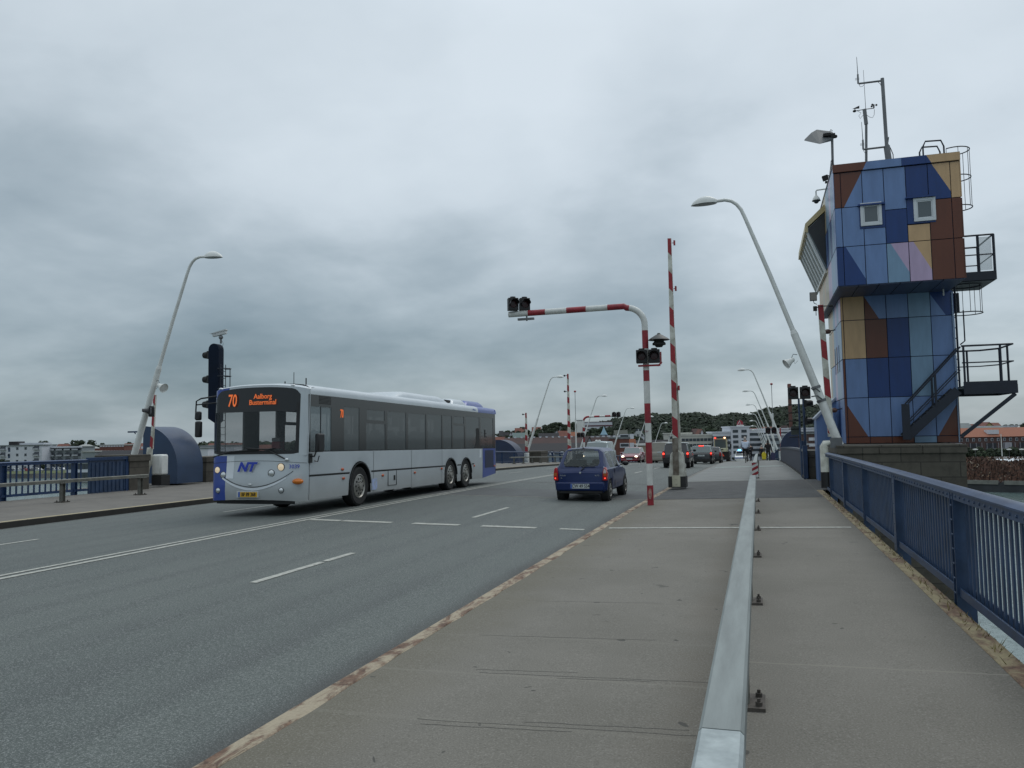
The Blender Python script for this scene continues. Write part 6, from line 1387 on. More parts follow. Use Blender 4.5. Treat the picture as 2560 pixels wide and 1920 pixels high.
dkc = mat('dark_cloth', (.014,.014,.017), .9, var=.2, scale=10); pale_sh = mat('pale_shirt', (.43,.49,.58), .85, var=.1, scale=6); grey_h = mat('grey_hair', (.42,.36,.33), .8, var=.1); dk_h = mat('dark_hair', (.018,.012,.010), .6, var=.2)
Y = 58; X = -.90; Z = zfr(X)+g(Y)+.015
person('cyclist in a pale blue shirt and dark trousers riding away on the cycle path', (X, Y, Z), 0, ride, dict(top=pale_sh, legs=dkc, hair=grey_h, puff=1.42))
bicycle('bicycle ridden by the cyclist in the pale shirt', (X, Y+.08, Z))
Y = 69; X = -.70; Z = zfr(X)+g(Y)+.015
person('second cyclist dressed in dark clothes, riding just ahead of the pale shirt', (X, Y, Z), 0, ride, dict(top=dkc, legs=dkc, hair=dk_h, puff=1.2), s=.82)
bicycle('bicycle under the cyclist in dark clothes', (X, Y+.08, Z))
Y = 67; X = .70; Z = zfr(X)+g(Y)+.015
person('woman with long dark hair and black coat walking away with bags in both hands', (X, Y, Z), 0, walk(1), dict(top=mat('black_coat', (.010,.009,.011), .9, var=.2), legs=dkc, hair=dk_h, long=True, puff=1.28), s=.92)
t_ = thing('carrier_bag', 'yellow carrier bag in the left hand of the woman in black', 'bag', (X-.32, Y+.02, Z)); mb = MB(); mb.prism([(-.16,.10),(.14,.10),(.17,.55),(.10,.66),(-.12,.66),(-.18,.5)], 'y', -.08, .08); mb.build('bag_body', mat('bag_yellow', (.62,.50,.02), .5, var=.15, scale=8), t_, bevel=.03)
mb = MB(); mb.tube([(-.08,0,.64),(.0,0,.76),(.07,0,.64)], .01, 5); mb.build('bag_handle', mat('bag_yellow', (.6,.5,0)), t_)
t_ = thing('carrier_bag', 'dark blue shopping bag in the right hand of the woman in black', 'bag', (X+.36, Y+.02, Z)); mb = MB(); mb.prism([(-.17,.04),(.17,.04),(.18,.62),(-.16,.66)], 'y', -.08, .08); mb.build('bag_body', mat('bag_navy', (.035,.035,.085), .7, var=.15, scale=8), t_, bevel=.03)
mb = MB(); mb.tube([(-.08,0,.62),(.0,0,.78),(.07,0,.62)], .01, 5); mb.build('bag_handle', blkm, t_)
Y = 79; X = .24; Z = zfr(X)+g(Y)+.01
person('man in dark clothes further ahead, left of the woman in black', (X, Y, Z), 0, walk(-1), dict(top=dkc, legs=dkc, hair=grey_h), s=.80)
# bus driver
drv = dict(pelvis=(0,0,.95), waist=(0,.0,1.10), chest=(0,.04,1.34), neck=(0,.05,1.50), head=(0,.07,1.60), top=(0,.07,1.72), hipL=(-.10,.02,.93), kneeL=(-.12,.44,.96), ankL=(-.12,.52,.55), toeL=(-.12,.66,.50), hipR=(.10,.02,.93), kneeR=(.12,.44,.96), ankR=(.12,.52,.55), toeR=(.12,.66,.50),
    shL=(-.20,.03,1.40), elL=(-.28,.16,1.15), wrL=(-.18,.40,1.18), shR=(.20,.03,1.40), elR=(.28,.16,1.15), wrR=(.18,.40,1.18))
person('bus driver in a dark uniform sitting behind the windscreen', (-10.425+.62, 15.12+1.25, .02), math.pi, drv, dict(top=mat('driver_shirt', (.05,.07,.09), .9, var=.1), legs=dkc, hair=dk_h))
# ================================================================ CITY
win_dark = mat('town_window', (.035,.045,.055), .15, var=0, spec=.7); win_blue = mat('town_window_blue', (.03,.06,.12), .2, var=0)
wall_white = mat('render_white', (.58,.60,.64), .85, var=.06, scale=.2); wall_cream = mat('render_cream', (.50,.50,.45), .85, var=.08, scale=.2); wall_brick = mat('town_red_brick', (.15,.060,.045), .9, var=.2, scale=.6); wall_brown = mat('town_brown_brick', (.085,.052,.048), .9, var=.2, scale=.6)
roof_red = mat('roof_red_tile', (.17,.070,.052), .9, var=.2, scale=.5); roof_dark = mat('roof_dark_tile', (.030,.029,.032), .85, var=.2, scale=.3); roof_brown = mat('roof_brown_tile', (.060,.034,.031), .9, var=.2, scale=.3); roof_grey = mat('roof_grey', (.17,.19,.19), .8, var=.15, scale=.4); wall_yel = mat('render_ochre', (.38,.29,.12), .85, var=.1)
def hzx(px): return hz(px)
def D2(px, py, D): return atd(px, py, D)
_wm = {}
def winmesh(w_, h, m):
    k = (round(w_, 2), round(h, 2), m.name)
    if k not in _wm: mb = MB(); mb.box(-w_/2, w_/2, -.12, .0, -h/2, h/2); _wm[k] = mb.mesh('window', m, smooth=False)
    return _wm[k]
def building(name, label, cat, px0, px1, pyt, D, zb=-9.9, rot=None, depth=12, wall=wall_white, roof='flat', rm=roof_grey, rh=3, wins=None, gable_front=False, group=None):
    a = D2(px0, pyt, D); b = D2(px1, pyt, D); wd = (Vector((a.x, a.y))-Vector((b.x, b.y))).length; zt = (a.z+b.z)/2
    rz = math.atan2(b.y-a.y, b.x-a.x) if rot is None else rot
    cx, cy = (a.x+b.x)/2, (a.y+b.y)/2; t_ = thing(name, label, cat, (cx, cy, zb), rz, group); H_ = zt-zb; h2 = wd/2
    mb = MB()
    if roof in ('gable',) and gable_front: mb.prism([(-h2,0),(h2,0),(h2,H_-rh),(0,H_),(-h2,H_-rh)], 'y', 0, depth)
    else: mb.box(-h2, h2, 0, depth, 0, H_-(rh if roof != 'flat' else 0))
    mb.build('wall', wall, t_, smooth=False); mb = MB()
    if roof == 'flat': mb.box(-h2-.3, h2+.3, -.3, depth+.3, H_, H_+.5)
    elif roof == 'gable' and gable_front:
        for s_ in (-1, 1): mb.prism([(0, H_+.02), (s_*(h2+.3), H_-rh-.3), (s_*(h2+.3), H_-rh+.0), (0, H_+.35)], 'y', -.4, depth+.4)
    elif roof == 'gable': mb.prism([(-.4, H_-rh), (depth+.4, H_-rh), (depth/2, H_)], 'x', -h2-.3, h2+.3)
    elif roof == 'hip':
        zz = H_-rh; ins = min(h2*.8, rh*1.3); v = [(-h2-.4,-.4,zz),(h2+.4,-.4,zz),(h2+.4,depth+.4,zz),(-h2-.4,depth+.4,zz),(-h2+ins,depth/2,H_),(h2-ins,depth/2,H_)]
        mb.add(v, [(0,1,5,4),(1,2,5),(2,3,4,5),(3,0,4),(3,2,1,0)])
    mb.build('roof', rm, t_, smooth=False)
    for wsp in (wins or []):
        cols, rows_, z0, dz_, w_, h = wsp[:6]; m_ = wsp[6] if len(wsp) > 6 else win_dark; x0, x1 = (wsp[7], wsp[8]) if len(wsp) > 8 else (-h2+wd/(cols*2), h2-wd/(cols*2))
        for r_ in range(rows_):
            for c in range(cols):
                x = x0+(x1-x0)*(c/(cols-1) if cols > 1 else .5); o = bpy.data.objects.new('window', winmesh(w_, h, m_)); COL.objects.link(o); o.parent = t_; o.location = (x, 0, z0+r_*dz_ if z0 > 0 else H_+z0-r_*dz_)
    return t_, wd, H_
# hills
def hill(name, pts, D0, D1, m, drop=0):
    """pts (px, py top) ; a ridge surface that falls towards the camera"""
    mb = MB(); rows = []
    for px, py in pts:
        top = D2(px, py, D1); row = []
        for k in range(9):
            u = k/8; p = D2(px, py, D0+(D1-D0)*u); z = -9.9+(top.z+9.9)*(math.sin(u*math.pi/2)**1.3); row.append((p.x, p.y, z-.02-drop*min(1, u*3)*min(1, max(0, (px-1480)/60))))
        q = D2(px, py, D1*1.6); row.append((q.x, q.y, -9.9)); rows.append(row)
    mb.grid(rows); return struct(mb.build(name, m))
ridge = [(1100,1098),(1240,1092),(1290,1084),(1330,1078),(1370,1072),(1410,1074),(1450,1070),(1500,1062),(1530,1054),(1560,1048),(1600,1044),(1630,1038),(1660,1040),(1700,1040),(1730,1036),(1760,1038),(1785,1048),(1810,1040),(1840,1038),(1870,1042),(1890,1036),(1920,1026),(1960,1022),(2000,1018),(2060,1018),(2200,1040),(2420,1070),(2560,1074),(2700,1080)]
hill('hill', ridge, 620, 1150, mat('hill_undergrowth', (.022, .030, .017), .95, var=.3, scale=.05), 8.5)
hill('hill', [(-200,1122),(0,1118),(250,1117),(480,1112),(760,1106),(1000,1100),(1240,1094)], 700, 1200, hillg_m)
# leafy clumps
def clump_mesh(mb, c, r_, n=30, m=0, leaf=.34, flat=.8, mats=3):
    for i in range(n):
        u = Vector((random.gauss(0,1), random.gauss(0,1), random.gauss(0,1))).normalized()
        rr = r_*(.62+.42*random.random()); p = Vector(c)+Vector((u.x*rr, u.y*rr, u.z*rr*flat)); s_ = r_*leaf*random.uniform(.6, 1.25)
        a = u.orthogonal().normalized()*s_; b = u.cross(a).normalized()*s_; u2 = u*s_*.35; k = random.randrange(mats)
        j = lambda: Vector((random.uniform(-1,1), random.uniform(-1,1), random.uniform(-1,1)))*s_*.35
        mb.add([p+a+j(), p+b+j()+u2, p-a+j(), p-b+j()], [(0,1,2),(0,2,3)], k)
leaf_ms = [mat('leaf_dark', (.020,.031,.018), .9, var=.3, scale=.4), mat('leaf_mid', (.030,.045,.024), .9, var=.3, scale=.4), mat('leaf_light', (.044,.062,.030), .9, var=.3, scale=.4)]
def inter(pts, x):
    for (a, b), (c, d) in zip(pts[:-1], pts[1:]):
        if a <= x <= c: return b+(d-b)*(x-a)/(c-a)
    return pts[-1][1]
# wooded ridge reads as one mass
random.seed(11); mb = MB(); wood = [p for p in ridge if 1480 <= p[0] <= 2200]
for px in range(1490, 2200, 5):
    for k in range(13):
        u = k/12; D = 1150-430*u**1.05; x = px+random.uniform(-4, 4)
        top = inter(ridge, x)
        dens = 1.0 if x > 1510 else .4
        if u > .72 and (x < 1560 or random.random() < .4): continue
        if random.random() > dens: continue
        tz = D2(x, top, 1150).z; zz = -9.9+(tz+9.9)*(math.sin(max(0, (D-620)/(1150-620))*math.pi/2)**1.3)
        p = D2(x, 1090, D); r_ = random.choice((random.uniform(4, 7), random.uniform(8, 13)))*(1 if u > .05 else .85)
        mb2 = mb; clump_mesh(mb2, (p.x, p.y, zz-r_*.55), r_, n=95, leaf=.21, flat=.8)
wood_ms = [mat('wood_leaf_dark', (.018,.027,.017), .95, var=.2, scale=.05), mat('wood_leaf_mid', (.022,.033,.019), .95, var=.2, scale=.05), mat('wood_leaf_light', (.028,.041,.022), .95, var=.2, scale=.05)]
o = mb.build('hill_wood', wood_ms, smooth=False); tag(o, 'dark green wood covering the hill behind the city', 'wood', kind='stuff')
def tree(label, px, pyt, D, wpx, zb=-9.9, lobes=9, group=None, fl=.8, name='leafy_tree', n=70):
    top = D2(px, pyt, D); r_ = wpx*D/FPX/2; H_ = top.z-zb; t_ = thing(name, label, 'tree', (top.x, top.y, zb), 0, group)
    mb = MB(); mb.tube([(0,0,0),(r_*.03,0,H_*.4),(0,0,H_*.72)], [max(.2, r_*.09), r_*.06, r_*.03], 8)
    for k in range(5):
        a = 1.3*k; mb.tube([(0,0,H_*(.35+.06*k)), (r_*.45*math.cos(a), r_*.45*math.sin(a), H_*(.55+.06*k))], [r_*.04, r_*.015], 6)
    mb.build('trunk', mat('bark', (.045,.036,.028), .95, var=.3), t_)
    cm = MB(); ch = min(H_*.85, r_*1.7); cz = H_-ch*.5
    clump_mesh(cm, (0,0,cz), min(r_*.62, ch*.5), n=n, leaf=.32); clump_mesh(cm, (r_*.06,0,H_-r_*.34), r_*.42, n=n, leaf=.30)
    for k in range(lobes):
        a = 2*math.pi*(k*.382)+random.uniform(-.3, .3); e_ = random.uniform(-.5, .95); cr_ = math.sqrt(max(0, 1-e_*e_)); lr_ = random.uniform(.28, .42)*r_
        clump_mesh(cm, ((r_-lr_*.8)*cr_*math.cos(a), (r_-lr_*.8)*cr_*math.sin(a), min(H_-lr_*.8, cz+e_*(ch*.5-lr_*.5))), lr_, n=n, leaf=.30)
    cm.build('crown', leaf_ms, t_, smooth=False); return t_
# ---- left waterfront
bm_ = mat('balcony_dark', (.10,.11,.13), .6, var=.2)
def balconies(t_, xs, zs, w_=2.6, m=bm_):
    for x in xs:
        for z in zs:
            mb = MB(); mb.box(x-w_/2, x+w_/2, -1.2, 0, z-.12, z); mb.box(x-w_/2, x+w_/2, -1.2, -1.12, z, z+.55); mb.box(x-w_*.4, x+w_*.4, -.05, .0, z+.05, z+1.6, 1); mb.build('balcony', [mat('balcony_pale', (.36,.38,.40), .6, var=.1), bm_], t_, smooth=False)
def LP(x): return x*.15823
t_, wd, H_ = building('apartment_block', 'white waterfront apartment block with dark rooftop box at the far left', 'building', -45, LP(665), 1100+98*.15823, 345, depth=11, wins=[(7, 4, 1.6, 2.75, .9, 1.1, win_dark, -12, 9.5), (1, 4, 1.2, 2.7, .8, 1.5, win_blue, -1.2, -1.1)])
balconies(t_, (-10.4, -3.8, wd/2-2.3), (1.2, 3.9, 6.6, 9.3)); mb = MB(); mb.box(-wd/2+wd*.42, -wd/2+wd*.57, 1, 6, H_+.5, H_+2.0); mb.build('rooftop_box', roof_dark, t_, smooth=False); mb = MB(); mb.box(-wd/2+wd*.57, wd/2-.5, 2, 8, H_+.5, H_+1.3); mb.build('penthouse', wall_white, t_, smooth=False)
t_, wd, H_ = building('apartment_block', 'grey waterfront apartment block with rows of balconies, right of the white one', 'building', LP(672), LP(1292), 1100+120*.15823, 352, depth=11, wall=mat('render_grey', (.24,.27,.28), .85, var=.1), wins=[(9, 4, 1.6, 2.55, 1.1, 1.2)])
balconies(t_, [-wd/2+wd*(k+.5)/5-.8 for k in range(5)], (1.1, 3.65, 6.2, 8.75)); mb = MB(); mb.box(-wd/2-.3, wd/2+.3, -1.0, .3, H_-.1, H_+.55); mb.build('white_cornice', wall_white, t_, smooth=False)
building('brick_building', 'low red brick building with pale roof behind the grey apartment block', 'building', LP(1130), LP(1400), 1100+72*.158, 420, wall=wall_brick, roof='hip', rm=mat('pale_roof', (.33,.34,.32), .8, var=.1), rh=2.2, wins=[(6, 2, 6, 3, 1.2, 1.3)])
building('brick_building', 'long dark red building with pale flat roof near the left leaning lamp', 'building', LP(1575), LP(1960), 1100+88*.158, 400, wall=wall_brick, rm=mat('pale_roof', (.33,.34,.32), .8, var=.1), wins=[(9, 2, 7.2, 3.0, 1.1, 1.2, wall_white)])
building('terrace_row', 'row of houses with orange tiled roof behind the left leaning lamp', 'building', LP(1900), LP(2330), 1100+52*.158, 470, wall=wall_brick, roof='gable', rm=roof_red, rh=4, wins=[(8, 1, 8.5, 3, 1.3, 1.3, wall_white)])
building('house', 'orange roofed house between the trees behind the left apartments', 'house', LP(840), LP(1000), 1100+62*.158, 470, wall=wall_brick, roof='gable', rm=roof_red, rh=5)
building('warehouse', 'long low warehouse with dark roof by the water, behind the left railing', 'building', LP(1480), LP(2500), 1100+165*.158, 330, wall=mat('shed_brown', (.075,.065,.062), .9, var=.1), roof='gable', rm=roof_dark, rh=3.5, depth=16)
building('low_shed', 'low grey shed with white roof edge right of the grey apartment block', 'building', LP(1300), LP(1500), 1100+195*.158, 335, wall=mat('render_grey', (.2,.2,.2)), rm=mat('pale_roof', (.33,.34,.32)), wins=[(4, 1, 3.0, 3, 2.2, 1.2, wall_white)])
t_, wd, H_ = building('boat_house', 'white framed waterfront pavilion with large windows seen through the left railing bars', 'building', LP(1045), LP(1640), 1100+378*.158, 268, zb=-10.6, depth=8, wall=wall_white, wins=[(8, 2, 1.6, 3.0, 2.2, 1.9)])
for i, (x, y, w_, D, lab) in enumerate([(700, 12, 190, 520, 'dark round tree behind the white apartment block'), (1230, 0, 240, 520, 'large dark domed tree, left one of the pair behind the grey apartments'), (1440, -4, 260, 500, 'large dark domed tree, right one of the pair behind the grey apartments'), (1040, 50, 110, 540, 'small dark tree beside the orange roof behind the apartments'), (1500, 90, 150, 450, 'dark tree beside the red brick building on the left shore'), (2030, 28, 90, 560, 'small dark tree on the skyline behind the left leaning lamp'), (1615, 46, 80, 560, 'low dark tree on the skyline between apartments and lamp'), (20, 305, 100, 335, 'yellow green bush in front of the white apartment block'), (110, 318, 60, 330, 'small bush at the foot of the white apartment block'), (680, 385, 90, 320, 'dark tree on the lawn seen through the left railing'), (975, 390, 60, 320, 'slim dark tree on the lawn beside the pavilion')]):
    tree(lab, LP(x), 1100+y*.158, D, w_*.19, lobes=11)
for i in range(14):
    x = 160+62*i; p = D2(LP(x), 1100+480*.158, 312); z = -8.95; c = random.choice([(.4,.42,.44), (.25,.3,.34), (.1,.1,.12), (.3,.05,.05), (.45,.46,.46)])
    if 640 < x < 720: continue
    t_ = thing('parked_car', 'small parked car along the far lawn, %s from the left' % ['first','second','third','fourth','fifth','sixth','seventh','eighth','ninth','tenth','eleventh','twelfth','thirteenth','fourteenth'][i], 'car', (p.x, p.y, -9.0), math.atan2(24, 95)*.2, 'cars parked along the far lawn')
    mb = MB(); mb.prism([(-2,.3),(2,.3),(2,.8),(1.3,.9),(.9,1.35),(-1.0,1.4),(-1.6,.95),(-2,.9)], 'y', -.8, .8); mb.build('body', mat('parked_paint_%d' % (i % 5), c, .3, .2, var=.05), t_, bevel=.06)
    mb = MB(); mb.prism([(-1.4,.95),(1.2,.95),(.85,1.30),(-.95,1.34)], 'y', -.82, .82); mb.build('glazing', glassk, t_)
# ---- behind the bus
for k, (a, b, y, D, w_, r_, rm_, lab) in enumerate([(500, 585, 1116, 330, wall_white, 'flat', roof_grey, 'low white building with flat roof seen through the bus windscreen'), (490, 520, 1122, 320, wall_white, 'flat', roof_grey, 'white building wall left of the bus, above the granite wall'), (515, 560, 1108, 520, wall_brick, 'gable', roof_red, 'orange roofed house behind the front of the bus'), (562, 600, 1108, 520, wall_brick, 'gable', roof_red, 'second orange roofed house behind the bus windscreen'), (600, 700, 1112, 560, wall_brick, 'gable', roof_red, 'long orange roofed row behind the bus')]):
    building('house', lab, 'building', a, b, y, D, wall=w_, roof=r_, rm=rm_, rh=4 if r_ != 'flat' else 0, wins=[(4, 1, 4.5, 3, 1.5, 1.2)])
for k, (px, py, w_, D, lab) in enumerate([(530, 1102, 70, 640, 'broad dark tree on the skyline left of the bus'), (585, 1104, 60, 640, 'dark tree seen through the front of the bus'), (660, 1104, 90, 660, 'dark tree behind the bus driver'), (740, 1102, 80, 660, 'dark tree behind the bus side windows'), (485, 1116, 30, 600, 'small dark tree at the edge of the blue housing')]): tree(lab, px, py, D, w_)
# ---- quay houses between bus and gantry
Z0p = lambda x, y: (1230+x*.09494, 1020+y*.09494); ZGp = lambda x, y: (1440+x*.11754, 1020+y*.11754); Z3p = lambda x, y: (1660+x*.18083, 1000+y*.18083)
t_, wd, H_ = building('harbour_warehouse', 'very long pale blue harbour building with huge brown roof and dormers behind the blue car', 'building', 1262, 1462, Z0p(0, 770)[1], 268, zb=-9.9, depth=26, wall=mat('pale_blue_wall', (.27,.33,.38), .8, var=.06), roof='gable', rm=roof_brown, rh=5.4, wins=[(9, 1, 2.1, 3, 1.1, 1.3, win_blue)])
mb = MB(); mb.prism([(-.6, H_-5.42), (.5, H_-5.42), (7.4, H_-2.3), (7.4, H_-2.1)], 'x', -wd/2-.4, wd/2+.4); mb.build('lower_roof_slope', roof_dark, t_, smooth=False)
for k in range(8):
    x = -wd/2+2.0+k*3.4
    mb = MB(); mb.prism([(x-.8, H_-5.9), (x+.8, H_-5.9), (x+.8, H_-5.0), (x+.5, H_-4.72), (x, H_-4.6), (x-.5, H_-4.72), (x-.8, H_-5.0)], 'y', -.9, 2.0); dn = mb.build('dormer', wall_white, t_, smooth=False)
    mb = MB(); mb.box(x-.35, x+.35, -.95, -.9, H_-5.7, H_-5.1); mb.build('window', win_blue, dn, smooth=False); mb = MB(); mb.tube([(x-1.0, -.9, H_-5.05), (x-.5, -.9, H_-4.66), (x, -.9, H_-4.52), (x+.5, -.9, H_-4.66), (x+1.0, -.9, H_-5.05)], .12, 5); mb.build('dormer_roof', roof_dark, dn)
for k in range(12):
    mb = MB(); mb.box(-wd/2+1+k*2.2, -wd/2+1.7+k*2.2, 12.5, 13.1, H_-.3, H_+.28); mb.build('chimney_vent', wall_white, t_, smooth=False)
building('gabled_warehouse', 'white gable end with brown roof just right of the distant gantry', 'building', ZGp(130,0)[0], ZGp(440,0)[0], ZGp(0,618)[1], 258, depth=14, wall=mat('gable_white', (.38,.40,.41), .8, var=.05), roof='gable', gable_front=True, rm=roof_brown, rh=6.0)
building('brown_roof_row', 'long brown tiled roof running right from the white gable', 'building', ZGp(290,0)[0], ZGp(900,0)[0], ZGp(0,620)[1], 275, depth=18, wall=wall_brown, roof='gable', rm=roof_brown, rh=6.5)
t_, wd, H_ = building('brick_apartments', 'red brown brick apartment house with white bay windows and a pale flat roof edge', 'building', ZGp(860,0)[0], ZGp(1130,0)[0], ZGp(0,648)[1], 262, depth=20, wall=wall_brick, rm=roof_grey, wins=[(1, 4, 2.0, 2.9, 3.0, 1.5, wall_white, .5, .5), (1, 4, 2.1, 2.9, 2.6, .85, win_dark, .52, .52), (1, 4, 2.0, 2.9, 1.4, 1.6, wall_white, wd/2-.9 if False else 2.9, 2.9)])
for o_ in [c for c in t_.children if c.name.startswith('window') and c.data.name.startswith('window') and abs(c.location.x-.52) < .005]: o_.location.y = -.14
t_, wd, H_ = building('orange_gable_house', 'steep orange tiled roof slope right of the brick apartments', 'house', ZGp(1100,0)[0], ZGp(1290,0)[0], ZGp(0,660)[1], 300, depth=10, wall=wall_brick, roof='gable', rm=mat('orange_tile', (.25,.095,.052), .9, var=.2), rh=7)
t_, wd, H_ = building('ribbed_roof_hall', 'hall with many white roof vents on the skyline above the brown roofs', 'building', 1372, ZGp(1050,0)[0], ZGp(0,596)[1], 330, depth=20, wall=wall_brown, roof='gable', rm=roof_dark, rh=3)
for k in range(13): mb = MB(); mb.box(-wd/2+2+k*2.3, -wd/2+3.1+k*2.3, 6, 7, H_-1.2, H_-.2+.25*(k > 8)); mb.build('roof_vent', wall_white, t_, smooth=False)
building('beige_block', 'pale beige low block behind the red car, left of the silver van', 'building', ZGp(1300,0)[0], ZGp(1700,0)[0], ZGp(0,800)[1], 260, wall=mat('beige_render', (.30,.25,.18), .85, var=.08), rm=mat('white_edge', (.5,.5,.48), .6, var=.05), wins=[(5, 1, 2, 2, 1.4, .9)])
building('grey_roof_row', 'dark grey roofs behind the silver van', 'building', ZGp(1280,0)[0], ZGp(2000,0)[0], ZGp(0,680)[1], 330, wall=wall_brown, roof='gable', rm=roof_dark, rh=4)
# villas on the slope
vill = [(470, 620, 620, 560, wall_white, roof_red, 'red roofed villa on the slope, leftmost beside the bus rear'), (610, 850, 525, 600, wall_white, roof_red, 'large red roofed villa high on the slope right of the bus'), (700, 860, 560, 640, wall_cream, roof_red, 'smaller red roofed villa behind the short far barrier'), (1060, 1290, 500, 600, wall_white, roof_red, 'white villa with reddish roof beside the far left lamp'), (190, 290, 600, 560, wall_yel, roof_dark, 'ochre gabled house close to the bus rear'), (300, 440, 640, 560, wall_brown, roof_dark, 'dark house between ochre gable and red roofs'), (420, 560, 630, 520, wall_white, roof_dark, 'white gabled house below the red roofed villas'), (560, 910, 650, 430, mat('teal_shed', (.15,.21,.21), .8, var=.1), mat('teal_roof', (.13,.18,.17), .8, var=.1), 'grey green shed roof right of the far blue housing'), (1740, 1890, 500, 600, wall_white, roof_grey, 'white house high among trees left of the tall far barrier'), (1630, 1760, 575, 560, wall_white, roof_dark, 'white gabled house below trees in the middle of the slope'), (1760, 1990, 600, 500, wall_brick, roof_red, 'orange roofed row in front of the far barrier'), (2060, 2330, 630, 480, wall_brick, mat('orange_tile', (.33,.10,.045)), 'second orange roofed row right of the tall far barrier'), (100, 330, 760, 420, wall_brick, roof_red, 'reddish roof just above the far blue housing'), (1240, 1760, 660, 460, wall_brown, roof_dark, 'broad dark roof in the middle of the slope above the long brown roof')]
for (a, b, y, D, w_, rm_, lab) in vill:
    zb_ = -9.9 if D < 500 else -4; gf = w_ is wall_white and (b-a) < 200
    building('house', lab, 'house', Z0p(a,0)[0], Z0p(b,0)[0], Z0p(0,y)[1], D, zb=-9.9, wall=w_, roof='gable', rm=rm_, rh=3.6 if D < 500 else 4.2, gable_front=gf, wins=[(3, 1, (D2(1300, Z0p(0, y)[1], D).z+9.9)-6.2, 3, 1.5, 1.4)], depth=9)
t_, wd, H_ = building('hillside_flats', 'long white block of flats on the hill crest above the far gantry', 'building', ZGp(185,0)[0], ZGp(770,0)[0], ZGp(0,300)[1], 900, zb=-5, wall=wall_white, rm=mat('mauve_roof_edge', (.13,.06,.07), .8, var=.1), wins=[(9, 2, 8.5, 3.6, 3.4, 1.6), (9, 1, 16.4, 4, 3.4, 1.6, mat('town_window_red', (.12,.05,.06), .5))])
building('villa', 'white villa with grey hipped roof left of the gantry post, below the wood', 'house', ZGp(1265,0)[0], ZGp(1450,0)[0], ZGp(0,445)[1], 560, wall=wall_white, roof='hip', rm=roof_grey, rh=5, wins=[(3, 1, 14.2, 3, 1.4, 1.6), (2, 1, 10.5, 3, 1.2, 1.4)])
building('grey_roof_house', 'low grey roofed house at the foot of the wood, left of the white villa', 'house', ZGp(835,0)[0], ZGp(1105,0)[0], ZGp(0,470)[1], 600, wall=wall_brown, roof='gable', rm=mat('lichen_roof', (.09,.095,.08), .9, var=.2), rh=5)
t_ = thing('church_spire', 'small pale blue spire in front of the wood', 'spire', tuple(D2(*ZGp(595,600), 500))); mb = MB(); mb.box(-2.2,2.2,-2.2,2.2,-16,1.0); mb.build('tower_body', mat('slate_blue', (.07,.10,.15), .8, var=.1), t_, smooth=False); mb = MB(); mb.lathe([(2.3, 1.0), (1.2, 3), (.05, 6.2)], n=8); mb.build('spire', mat('spire_blue', (.24,.38,.46), .6, var=.1), t_)
for (x, y, w_, D, lab) in [(1500, 430, 160, 700, 'dark tree crown at the top of the slope, left of the tall far barrier'), (1670, 370, 110, 720, 'pointed dark tree on the skyline above the blue car'), (1790, 375, 150, 720, 'rounded dark tree on the skyline left of the tall far barrier'), (1950, 430, 170, 700, 'dark tree just left of the tall far barrier'), (2130, 360, 190, 680, 'tall dark tree between the tall far barrier and the slim mast'), (2260, 440, 160, 680, 'dark tree behind the slim red ball mast'), (1400, 490, 150, 640, 'low dark tree beside the white villa with reddish roof'), (1240, 560, 190, 560, 'dark tree in front of the white villa'), (1450, 560, 260, 560, 'broad dark tree in the middle of the slope'), (1560, 520, 200, 600, 'dark tree below the skyline pair'), (800, 495, 170, 640, 'dark tree on the skyline above the red roofs'), (680, 560, 110, 620, 'small tree between the red roofed villas'), (400, 590, 160, 620, 'dark tree left of the red roofed villas'), (280, 620, 140, 600, 'dark tree above the ochre house'), (230, 730, 130, 430, 'yellow green tree above the far blue housing'), (900, 560, 160, 560, 'dark tree behind the short far barrier'), (1180, 640, 200, 480, 'dark tree at the foot of the white villa, beside the far lamp'), (520, 720, 150, 460, 'dark tree below the white gabled house')]:
    tree(lab, Z0p(x,0)[0], Z0p(0,y)[1], D, w_*.135, lobes=12, n=60)
for (x, y, w_, D, lab) in [(350, 420, 220, 620, 'dark trees below the hillside flats, left clump'), (560, 400, 180, 640, 'dark tree below the hillside flats, right clump'), (400, 520, 260, 480, 'broad dark tree above the ribbed roof hall'), (700, 520, 220, 520, 'dark tree right of the blue spire'), (1150, 560, 260, 460, 'dark tree behind the brick apartments'), (1330, 600, 160, 420, 'dark tree below the white hip roofed villa'), (1690, 500, 200, 560, 'dark tree above the silver van'), (1950, 560, 200, 520, 'dark tree behind the black off-road car'), (1600, 620, 160, 420, 'small dark tree left of the silver van')]:
    tree(lab, ZGp(x,0)[0], ZGp(0,y)[1], D, w_*.14, lobes=12, n=60)
random.seed(21); protos = []
for k in range(44):
    px = random.uniform(1242, 1500); sky_ = [(1240,1084),(1270,1078),(1290,1073),(1310,1068),(1330,1071),(1350,1063),(1385,1056),(1405,1058),(1420,1062),(1440,1055),(1460,1068),(1500,1074)]
    py = inter(sky_, px)+random.choice((0, 2, 5, 9, 14)); D = 640-(py-inter(sky_, px))*9+random.uniform(-10, 10); q = D2(px, py, D)
    if k < 5: t_ = tree('small dark tree among the villas on the slope', px, py, D, random.uniform(13, 19), lobes=8, group='small trees among the villas on the slope', n=45); protos.append(t_)
    else:
        t_ = copy_tree(protos[k % 5]); o0 = protos[k % 5]; t_.location = (q.x, q.y, -9.9); zz = random.uniform(.85, 1.2); hs = (q.z+9.9)/max(5, (protos_h[k % 5])); t_.scale = (zz, zz, hs); t_.rotation_euler = (0, 0, random.uniform(0, 6))
    if k < 5:
        if k == 0: protos_h = []
        protos_h.append(q.z+9.9)
